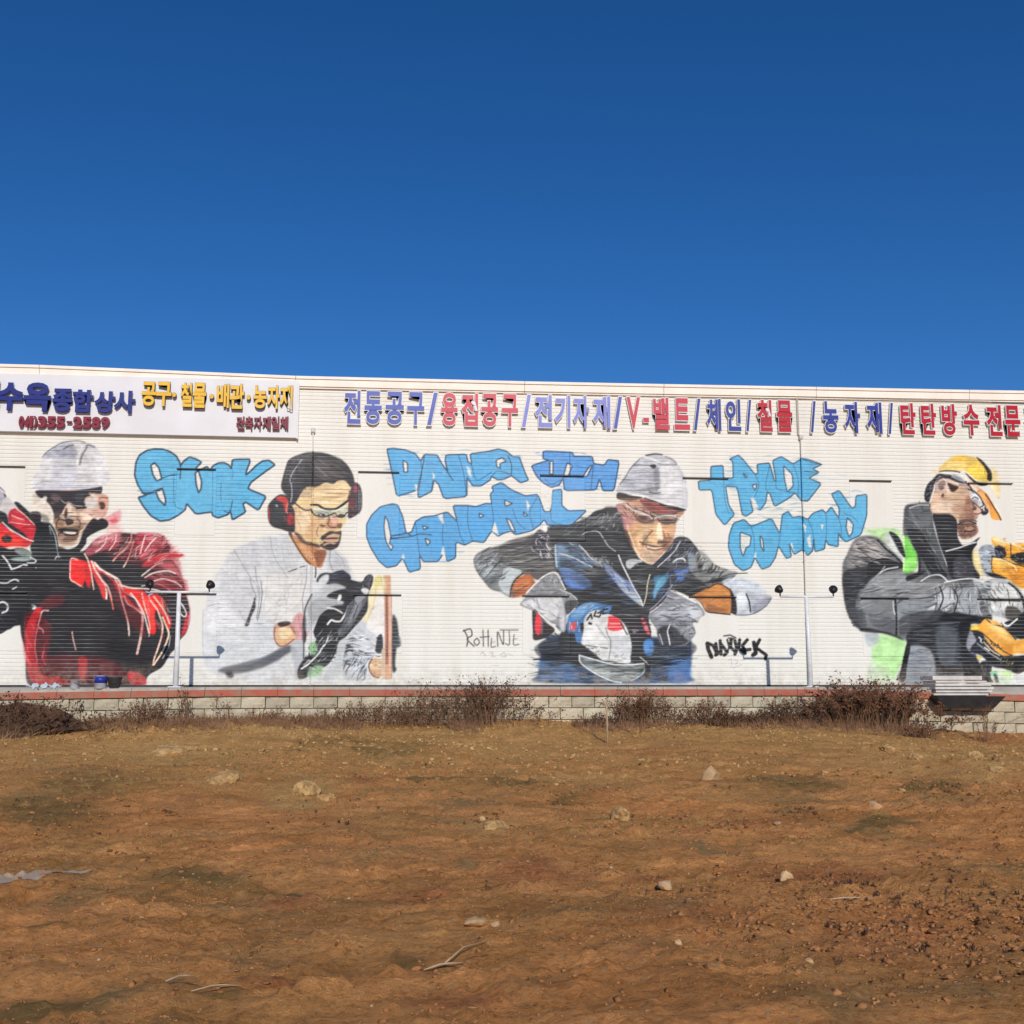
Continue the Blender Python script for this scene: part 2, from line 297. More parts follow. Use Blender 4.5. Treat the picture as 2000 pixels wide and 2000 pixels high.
RED_WORKER = '''
own 1
@ 0 840 8.05
# white helmet
f dfdddb b2 | 505,900 520,760 600,640 650,500 690,400 790,305 930,205 1040,170 1200,165 1330,185 1480,255 1580,350 1650,480 1700,640 1715,800 1640,880 1200,950 760,950
f b9bbc4 b3 a.9 | 690,410 800,310 940,215 1150,215 1165,330 1190,450 1000,440 820,450
f a2a3b0 b2 a.8 | 880,320 1180,300 1190,400 960,430
f c3c4c8 b3 a.8 | 830,470 1190,470 1190,580 840,590
f cfcfd6 b3 a.8 | 830,600 1180,590 1170,860 850,840
s 6c6c74 w2 n14 l26 a.6 r-8 | 700,380 940,200 1340,190 1200,420 820,440
l 6b6a70 w2 b1 a.9 | 670,420 740,340 860,262 960,205 1080,178 1200,168 1300,182 1340,200
l 55545c w3 b1.2 a.8 | 1000,300 1080,250 1160,235
l 7e7d82 w4 b2 a.85 | 1480,262 1380,235 1350,300 1290,400 1255,540
l f3f2ef w4 b1.4 a.9 | 1180,230 1250,215 1290,260 1230,420 1210,520
l 8e8d92 w1.6 b1 a.7 | 830,575 1000,572 1180,560
l 9a9a9e w1.4 b1 a.6 | 1190,700 1340,698
l 9a9a9e w1.8 b1 a.6 | 1190,765 1340,762
l a8a7aa w1.4 b1 a.6 | 1190,830 1340,826
l aaa8b0 w1.6 b1 a.6 | 560,860 700,805 860,830 1180,835
f cdccd4 b.8 | 500,905 700,860 1180,862 1520,880 1610,880 1450,925 1150,955 900,950 640,945 510,925
l 9c9aa4 w1.2 b.8 a.8 | 500,912 800,895 1200,905 1500,890
l eeedf2 w1.6 b.8 a.8 | 520,928 800,925 1180,930 1420,915
# safety glasses glow and far cheek
f e3d9c9 b2.5 | 520,985 600,1000 760,1150 860,1280 880,1500 800,1500 640,1330 520,1230
# face
f c9a88e b1.2 | 620,970 1480,935 1590,990 1690,1040 1705,1160 1680,1300 1620,1370 1530,1370 1500,1460 1380,1545 1280,1640 1230,1760 1080,1830 920,1815 880,1640 840,1460 860,1280 700,1100
f 2e2629 b1.4 | 560,955 760,945 1150,950 1500,905 1600,885 1600,975 1560,1000 1400,990 1330,1100 1350,1230 1230,1240 1160,1200 1090,1150 1030,1190 960,1310 860,1330 800,1200 720,1110 600,1040
f 4a3d3a b2 a.9 | 860,1290 980,1290 960,1380 860,1440
f dcd5cf b2.5 a.9 | 1330,1110 1420,1060 1540,1080 1560,1180 1480,1260 1360,1240
f e0b9a4 b2 | 1180,1240 1400,1250 1540,1200 1520,1370 1420,1450 1260,1400
f 120d10 b1 a.9 | 1330,1000 1450,990 1420,1030 1340,1050
f efd7bf b1 | 1390,985 1500,1020 1580,1060 1530,1120 1470,1060
s 1b1418 w2.4 n26 l30 a.7 r3 j7 | 760,1000 1350,1000 1340,1180 1150,1120 900,1260 820,1220
s b49c86 w1.4 n8 l22 a.5 r4 j7 | 760,1000 1100,1050 900,1240 820,1220
f 8d6c50 b2 a.85 | 860,1400 1000,1390 1020,1500 1300,1500 1260,1600 1200,1720 960,1760 890,1640 850,1500
f e6cdb4 b.9 | 1065,1150 1110,1175 1150,1240 1210,1330 1190,1370 1120,1385 1060,1375 1010,1390 950,1380 940,1345 1010,1260
f 4e3526 b1 | 1045,1220 1060,1300 1050,1370 1015,1380 1010,1300
f f4e6cc b1 | 1080,1250 1110,1230 1130,1320 1090,1340
f 241a18 b1 | 1030,1400 1140,1410 1150,1470 1060,1500 1030,1440
l 1a1214 w2 b1 | 900,1420 960,1400 1020,1420
s 3b2a22 w1.8 n22 l18 a.7 r2 | 850,1400 1180,1400 1280,1500 1240,1600 900,1600
s d9b897 w1.6 n16 l20 a.7 r-5 | 860,1420 1000,1400 1300,1450 1260,1580 900,1560
f 15100f b.7 | 970,1585 1060,1570 1200,1580 1230,1640 1180,1650 1080,1650 980,1680 910,1700 900,1650
f f0e4cc b.5 | 1040,1595 1100,1612 1175,1605 1190,1630 1110,1634 1040,1625
f b88f7c b1 a.9 | 930,1630 1010,1640 1020,1700 930,1720
f 6d5244 b1.4 a.85 | 1020,1680 1200,1660 1180,1740 1000,1760
l e7dcc4 w2.2 b1 a.8 | 850,1480 900,1640 925,1790 1060,1825 1180,1800 1240,1700 1270,1590 1350,1530 1500,1455
# ear
f d9a68d b1.2 | 1540,1060 1620,1030 1695,1050 1700,1200 1650,1340 1570,1350 1540,1260
f 4a2c24 b1.2 | 1560,1130 1640,1140 1650,1220 1590,1250 1570,1190
l 8d4a3c w2 b1 | 1560,1075 1620,1060 1690,1075
f e6b6a4 b1.5 a.8 | 1540,1280 1620,1260 1620,1370 1550,1400
# pink spray behind the neck
f e88f93 b3 a.75 | 1620,1400 1740,1330 1850,1270 1900,1260 1890,1420 1800,1490 1700,1480
f d0494c b2 a.6 | 1720,1420 1820,1370 1850,1440 1780,1470
f eaa9a5 b4 a.5 | 1680,1490 1880,1490 1930,1620 1700,1620
# drill held at the left edge
@ 0 950 6.44
f b8b4bb b1.5 | -30,20 30,40 75,120 70,220 20,270 -60,300
l 1e1820 w3.5 b1 | 0,20 50,70 70,140 55,230 10,270
l f3efe8 w2.4 b1 a.9 | 0,30 90,110 150,170
f cfc9c4 b1.5 | 75,130 160,200 200,260 140,300 80,400 30,400 -10,300
f 1a1f1e b1 | -60,320 60,330 100,400 90,480 -60,520
f 15181a b1 | 180,205 230,200 300,260 400,350 520,440 640,470 720,640 740,860 760,1000 700,1080 600,1170 480,1100 420,900 380,760 420,640 440,500 330,380 240,290
f 2b2227 b1 | 370,340 430,315 500,330 520,400 480,470 390,420
l 6f6a6c w2 b1 | 380,345 440,335 495,350
f 75716c b2 a.6 | 510,340 600,380 620,460 540,450
f c21d2d b.8 | 150,290 210,280 300,340 420,470 450,520 430,620 390,720 330,760 250,720 160,560 110,440 110,340
f df3f42 b1.2 a.9 | 160,360 260,400 330,450 240,450 150,430
l f7c9bf w2 b.8 | 150,365 230,400 300,420
l f3d9cc w1.6 b.8 | 210,285 310,360 430,480
l f6b8ae w1.8 b1 | 130,450 260,470 380,480
s f0a49c w1.6 n10 l20 a.6 r10 | 150,300 430,480 400,700 200,600
f 171416 b.8 | 40,440 120,470 260,560 330,620 320,660 220,600 120,540 30,480
l efe4dc w2 b.8 | 30,450 130,540 230,600 330,660 420,690
f cf1c22 b1 | -60,430 30,470 160,580 330,680 360,730 260,780 120,760 -60,800
f ef3320 b1.4 | -60,600 60,600 260,690 320,730 200,750 -60,740
f 1f1a17 b1.2 | 20,640 90,610 150,650 130,700 40,700
l f7c2b4 w2.4 b1 | -20,790 100,770 200,760 330,770
s f46a5a w1.8 n12 l22 a.7 r8 | -40,460 330,680 300,760 -40,700
# black gloves
f 141317 b1 | -60,830 130,790 300,780 400,850 450,930 480,1100 480,1280 470,1480 380,1580 330,1720 180,1760 110,1800 -60,1780
f 7d8c85 b1.5 | 180,800 280,785 360,810 400,880 330,880 240,860
f 8ea398 b1 | 130,910 200,895 330,885 410,905 330,940 180,935
l f0efea w2.6 b1 | 30,870 90,940 135,1020 150,1040 240,1010 290,985 340,990
l dfe0de w2 b1 | 380,890 450,930 430,960 340,960
l d2d4d2 w2.6 b1 | -40,1210 80,1215 130,1190 190,1170 240,1200 230,1250 160,1290
l c8cac8 w2 b1 | 270,1215 380,1215 420,1150 460,1120
l d8d8d6 w3.4 b1 | -20,1470 40,1455 95,1490 90,1560 30,1590
f 9aa09d b1.2 | 400,1280 450,1270 480,1360 460,1480 400,1560 420,1440
l eceae6 w2 b.8 | 430,1280 470,1350 480,1450 420,1540
l 8f9592 w1.5 b.8 | 420,1300 440,1400 400,1500
s 4d4f52 w1.8 n36 l26 a.7 r5 j25 | -20,900 400,950 460,1300 300,1700 -20,1740
l cdd0ce w2.2 b.8 | 450,1020 480,1090 540,1110 600,1170 660,1100 720,980 740,900 715,880 680,940
l a8b0ae w2 b.8 | 625,490 690,620 715,760 735,880
l 8f9796 w1.6 b.8 | 620,500 640,600
s 5b5e60 w1.6 n20 l18 a.6 r0 j10 | 420,500 640,520 700,900 560,1060 440,950
s c9cdcb w1.8 n14 l9 a.7 r80 | 780,890 850,920 850,1120 790,1140
# black collar and jacket
f 17161a b1 | 1160,410 1230,420 1290,400 1360,450 1340,520 1240,560 1100,640 1080,720 1000,830 1000,900 880,920 780,890 740,860 730,760 850,790 950,760 1000,700 1050,560
@ 100 1050 6.44
f 1b181b b1.2 | -400,540 -300,430 -90,350 0,300 130,240 300,190 420,160 520,60 640,0 760,-20 900,-60 1100,-40 1300,-40 1440,60 1500,120 1480,210 1560,330 1620,430 1670,580 1690,700 1730,830 1745,1000 1700,1190 1620,1290 1560,1400 1500,1460 1440,1560 1380,1640 1240,1720 1190,1790 1150,1850 900,1890 500,1880 0,1860 -280,1850 -320,1600 -300,1500 -380,1200 -360,950 -180,880 -420,700
s 3a3538 w2.2 n60 l60 a.6 r4 j20 | -300,500 400,300 1500,400 1500,1500 300,1800 -250,1700
# red shoulder
f b9525f b2.4 a.85 | 480,110 560,20 700,-40 880,-60 860,20 840,110 700,150 560,200 460,230 420,180
f e7a3a5 b2 a.7 | 520,60 640,10 850,-50 840,10 640,60 540,100
s f2c6c2 w2 n12 l40 a.7 r-30 j10 | 480,110 700,-40 880,-60 840,110 560,180
l f1b9a8 w3.4 b1 | 1010,-40 1000,40 930,140 850,210 780,290
l e9c9b0 w2.6 b1 | 1040,40 1000,170 960,280 910,370
l f0ddd0 w2.2 b1 | 1080,120 1065,180 1055,240
f c54458 b2.2 a.9 | 1060,-40 1200,-60 1380,-40 1460,40 1420,120 1300,190 1180,260 1120,280 1090,120
f e59fa4 b2.5 a.8 | 1180,-40 1330,-40 1440,60 1340,90 1220,60
s f3d9d6 w2 n18 l34 a.8 r-20 j25 | 1090,-30 1380,-40 1460,40 1400,120 1180,200
s 2a1a1e w2.4 n14 l34 a.8 r-20 j25 | 1080,-10 1400,-30 1500,100 1300,150 1100,100
f d63a44 b1.6 a.95 | 1180,300 1260,240 1400,190 1560,180 1680,225 1600,255 1480,270 1360,290 1240,360 1140,360
l f4b6ac w2.2 b.8 | 1250,300 1360,225 1480,195 1620,200
l f7cfc4 w2.2 b.8 | 1300,330 1420,275 1560,268 1680,235
l c42535 w2.6 b.8 | 1220,330 1340,240 1500,215 1650,220
f e48f93 b3 a.75 | 1320,330 1480,290 1570,360 1640,460 1660,560 1560,470 1420,390
l f2ddd2 w3 b1 | 1140,480 1240,400 1330,335 1400,318
s eab5b2 w2.2 n26 l50 a.75 r22 j10 | 1250,380 1500,360 1660,520 1680,660 1500,600 1250,560
s 120d10 w3 n22 l60 a.8 r16 j10 | 1200,400 1500,420 1660,560 1660,660 1400,580 1200,540
l dcd2c8 w2.6 b1 a.9 | 1140,610 1280,580 1400,600 1530,690
s 8c4650 w2.4 n22 l46 a.6 r20 j12 | 1150,450 1500,420 1660,620 1500,640
# red sleeve panel
f f02a22 b.8 | 250,265 430,300 520,340 480,480 430,520 390,620 330,590 240,520
f d81c22 b1 | 430,320 520,400 500,560 480,640 430,560 430,480
l f7d4c4 w2 b.8 | 400,625 300,565 240,520 238,400 250,265 330,280
s a90f18 w1.8 n14 l34 a.6 r5 | 250,290 480,320 430,560 260,520
l f5d3c2 w2.6 b.8 | 420,205 460,280 500,420 520,560 535,650
f e23a38 b1 | 480,290 560,330 620,470 690,600 700,700 680,780 640,740 600,620 540,500
l fae9d8 w3 b.8 | 510,300 560,420 640,540 690,640 695,770
l fbe5d6 w4.6 b1 | 545,320 620,400 720,460 830,520 870,580
l e05a58 w3 b1 | 560,400 660,440 760,520 850,600
f e5222a b1 | 780,560 860,560 920,650 960,760 1100,900 1140,940 1080,930 960,820 880,740 830,660
l f9ddcc w3 b.8 | 800,520 850,620 880,760 920,900 960,1040 975,1150 980,1230
l f2c4b6 w4.6 b.8 | 860,580 930,680 1060,760 1110,860 1140,930 1150,1030 1140,1150 1120,1280 1080,1460
l e9e4dc w2.4 b.8 | 920,740 960,830 1060,890 1130,950
f ed251f b1 | 900,620 1000,640 1120,660 1250,700 1370,740 1420,860 1400,980 1330,900 1300,1000 1320,1140 1300,1210 1240,1190 1210,1000 1120,860 1040,740 940,700
f f4453a b1.6 a.8 | 1130,760 1260,800 1300,980 1290,1160 1250,1120 1220,940
l f3e0d0 w3 b1 | 880,600 1000,632 1140,640 1300,655 1400,690
l f6c9b4 w2.4 b.8 | 1230,1240 1240,1130 1215,1000 1180,880 1140,700
l f7cfba w3 b.8 | 1250,790 1330,900 1370,1000 1400,1110 1390,1230 1340,1400 1300,1510 1280,1600
l f8d9b8 w3.2 b.8 | 1400,1000 1440,1090 1480,1200 1460,1290 1400,1430 1330,1540 1290,1600
f dc1d26 b1.2 | 1330,740 1400,760 1420,900 1500,1010 1510,1090 1480,1150 1420,1020 1370,900
f 28282c b1 | 1170,660 1290,670 1260,730 1200,720
l d8d4ee w2 b.8 | 1190,680 1270,700 1220,730
f d2182c b1.6 a.9 | 1570,1050 1640,1040 1710,940 1745,1000 1700,1180 1620,1250 1570,1190
f 211a1c b1 | 1600,800 1700,760 1720,860 1690,1000 1640,1200 1600,1280 1560,1100
l efe9e0 w2.4 b.8 | 1610,800 1670,880 1700,960 1670,995 1590,920
l f0a3ac w2 b1 a.8 | 1735,800 1745,950 1720,1100
s f0c7bd w1.8 n14 l60 a.6 r75 j10 | 1150,750 1450,800 1480,1150 1250,1150
# lower left jacket hem and knee shapes
@ 0 1000 4.83
f d3232a b1 | 345,905 400,910 340,1050 350,1120 320,1200 310,1400 330,1610 300,1610 250,1420 235,1200 245,1090 290,980
f b51d26 b1.4 | 300,1180 340,1160 330,1400 400,1540 560,1560 640,1600 640,1640 310,1630
l f7c9be w3 b1 | 455,930 400,935 375,1010 360,1080 400,1110 410,1160
l f2a49c w2.4 b1 | 360,1080 335,1180 330,1290 350,1420 345,1560
f e2413a b1.4 a.9 | 330,1400 380,1500 450,1560 560,1550 520,1610 340,1610
f 1a1719 b1 | 360,1130 420,1160 440,1300 400,1300 360,1380 345,1240
l e9a0a4 w2.4 b1 | 410,1320 400,1380 430,1440
l efb8b0 w2 b1 | 680,1130 690,1200 715,1300
f d32e2c b1.4 | 740,1390 790,1370 825,1400 820,1500 800,1570 750,1570
f e0504a b1.4 a.7 | 750,1440 810,1420 800,1540 760,1560
f 6e1a20 b2.4 a.7 | 490,780 600,790 600,860 520,900 400,920 380,860
f c8383c b2 | 1220,1500 1320,1520 1380,1580 1360,1640 1250,1630 1200,1560
s 6d1c22 w2.4 n12 l16 a.6 | 1220,1500 1380,1560 1340,1640 1220,1620
f 3c4240 b2 a.9 | 950,1440 1040,1430 1060,1540 960,1560
s 7c807c w1.8 n8 l9 a.7 r60 | 950,1440 1040,1430 1060,1540 960,1560
@ 100 1050 6.44
s 7f3a40 w1.6 n30 l34 a.5 r3 j6 | -280,1300 300,1500 900,1600 900,1800 -250,1750
s 555052 w1.3 n90 l120 a.5 r0 j2 | -200,600 900,700 1450,1300 1200,1700 -200,1700
@ 0 840 8.05
s 5a463c w2 n30 l26 a.6 r2 j8 | 860,1250 1500,1240 1480,1420 1250,1620 900,1650
s 2a1f1e w2.4 n16 l30 a.65 r0 j6 | 900,1280 1300,1350 1260,1560 900,1560
f f0dcc4 b1.4 a.8 | 1250,1300 1400,1330 1440,1400 1320,1420
f fff6ea b1 a.8 | 690,1040 740,1060 700,1160 640,1120
f 6a5a5c b1.6 a.8 | 800,1020 880,1010 960,1060 900,1130 820,1090
f 3c4048 b1.6 a.8 | 1180,1030 1320,1010 1300,1100 1200,1130
l cfc6c4 w1.6 b1 a.8 | 960,1100 1030,1150 1080,1130 1160,1180 1300,1200
l 1a1214 w2.4 b1 | 1200,1240 1280,1225 1360,1215
l 3a2620 w2.2 b1.2 a.8 | 1210,1390 1260,1440 1250,1520
l 3a2620 w2 b1.2 a.8 | 930,1395 890,1460 880,1560
f 130f10 b1 | 900,1560 1000,1540 1100,1550 1240,1565 1200,1590 960,1590
f eee2d0 b.8 | 1000,1596 1180,1602 1190,1622 1020,1620
l 1a1213 w2.4 b1 | 1020,1640 1110,1655 1200,1645
@ 100 1050 6.44
f 9c1a22 b4 a.45 | -340,1000 -100,980 0,1200 -60,1500 -150,1700 -300,1700
f 8a1a20 b5 a.5 | -100,1500 600,1500 900,1640 880,1860 0,1860 -200,1840
f a01820 b4 a.4 | 850,-30 1460,40 1640,460 1400,420 1000,330 700,200
f b81c26 b4 a.5 | 1200,480 1660,520 1700,760 1480,680 1250,600
f 8f1a1e b4 a.45 | 700,480 900,640 1100,900 1200,1250 1000,1100 800,800
s e02c2c w2.6 n34 l44 a.6 r62 j14 | 900,660 1450,720 1500,1200 1300,1330 1150,1000
s d8303a w2.4 n40 l40 a.6 r-25 j20 | 480,80 1400,-40 1640,260 1500,420 1200,360 800,240
s f6d0c8 w1.8 n26 l44 a.75 r-28 j14 | 560,60 1400,-30 1600,230 1300,300 800,220
s c03038 w2 n26 l40 a.5 r70 j16 | -340,1000 0,1100 -50,1500 0,1820 -300,1820
s f0c0b8 w1.8 n14 l40 a.6 r75 j12 | -330,1000 -200,1000 -260,1500 -220,1780 -300,1780
s b82830 w2 n22 l46 a.5 r20 j14 | 1250,380 1680,480 1700,720 1400,640
l f5ddd0 w2.4 b.8 | 1180,500 1300,440 1460,420 1560,450
l eed0c8 w2 b.8 | 1250,560 1400,520 1560,560 1640,620
l f2d8cc w2 b.8 | 620,520 700,600 740,700 760,780
l e86a60 w2.4 b1 | 640,560 720,680 760,800 780,900
l f6e0d4 w2.6 b.8 | 1000,700 1080,800 1160,940 1200,1080 1230,1200
l f7d8b8 w2.4 b.8 | 1290,740 1380,860 1440,960 1490,1080
l d8d4cc w1.8 b.8 a.8 | 1500,1240 1470,1400 1400,1520
@ 100 1050 6.44
s f7dad2 w1.5 n30 l30 a.8 r-40 j24 | 560,40 1420,-20 1560,160 1200,280 860,180
s ff5a4c w2 n24 l40 a.65 r60 j14 | 560,360 900,620 1460,740 1480,1000 1300,1160 1140,960 800,640
l f4d4c8 w2 b.8 | 700,-20 680,60 620,140 560,180
l f4d4c8 w2 b.8 | 820,-40 800,60 730,160
l f7e2da w2 b.8 | 1180,-20 1150,80 1120,200
l f7e2da w2 b.8 | 1320,0 1240,80 1180,170
'''
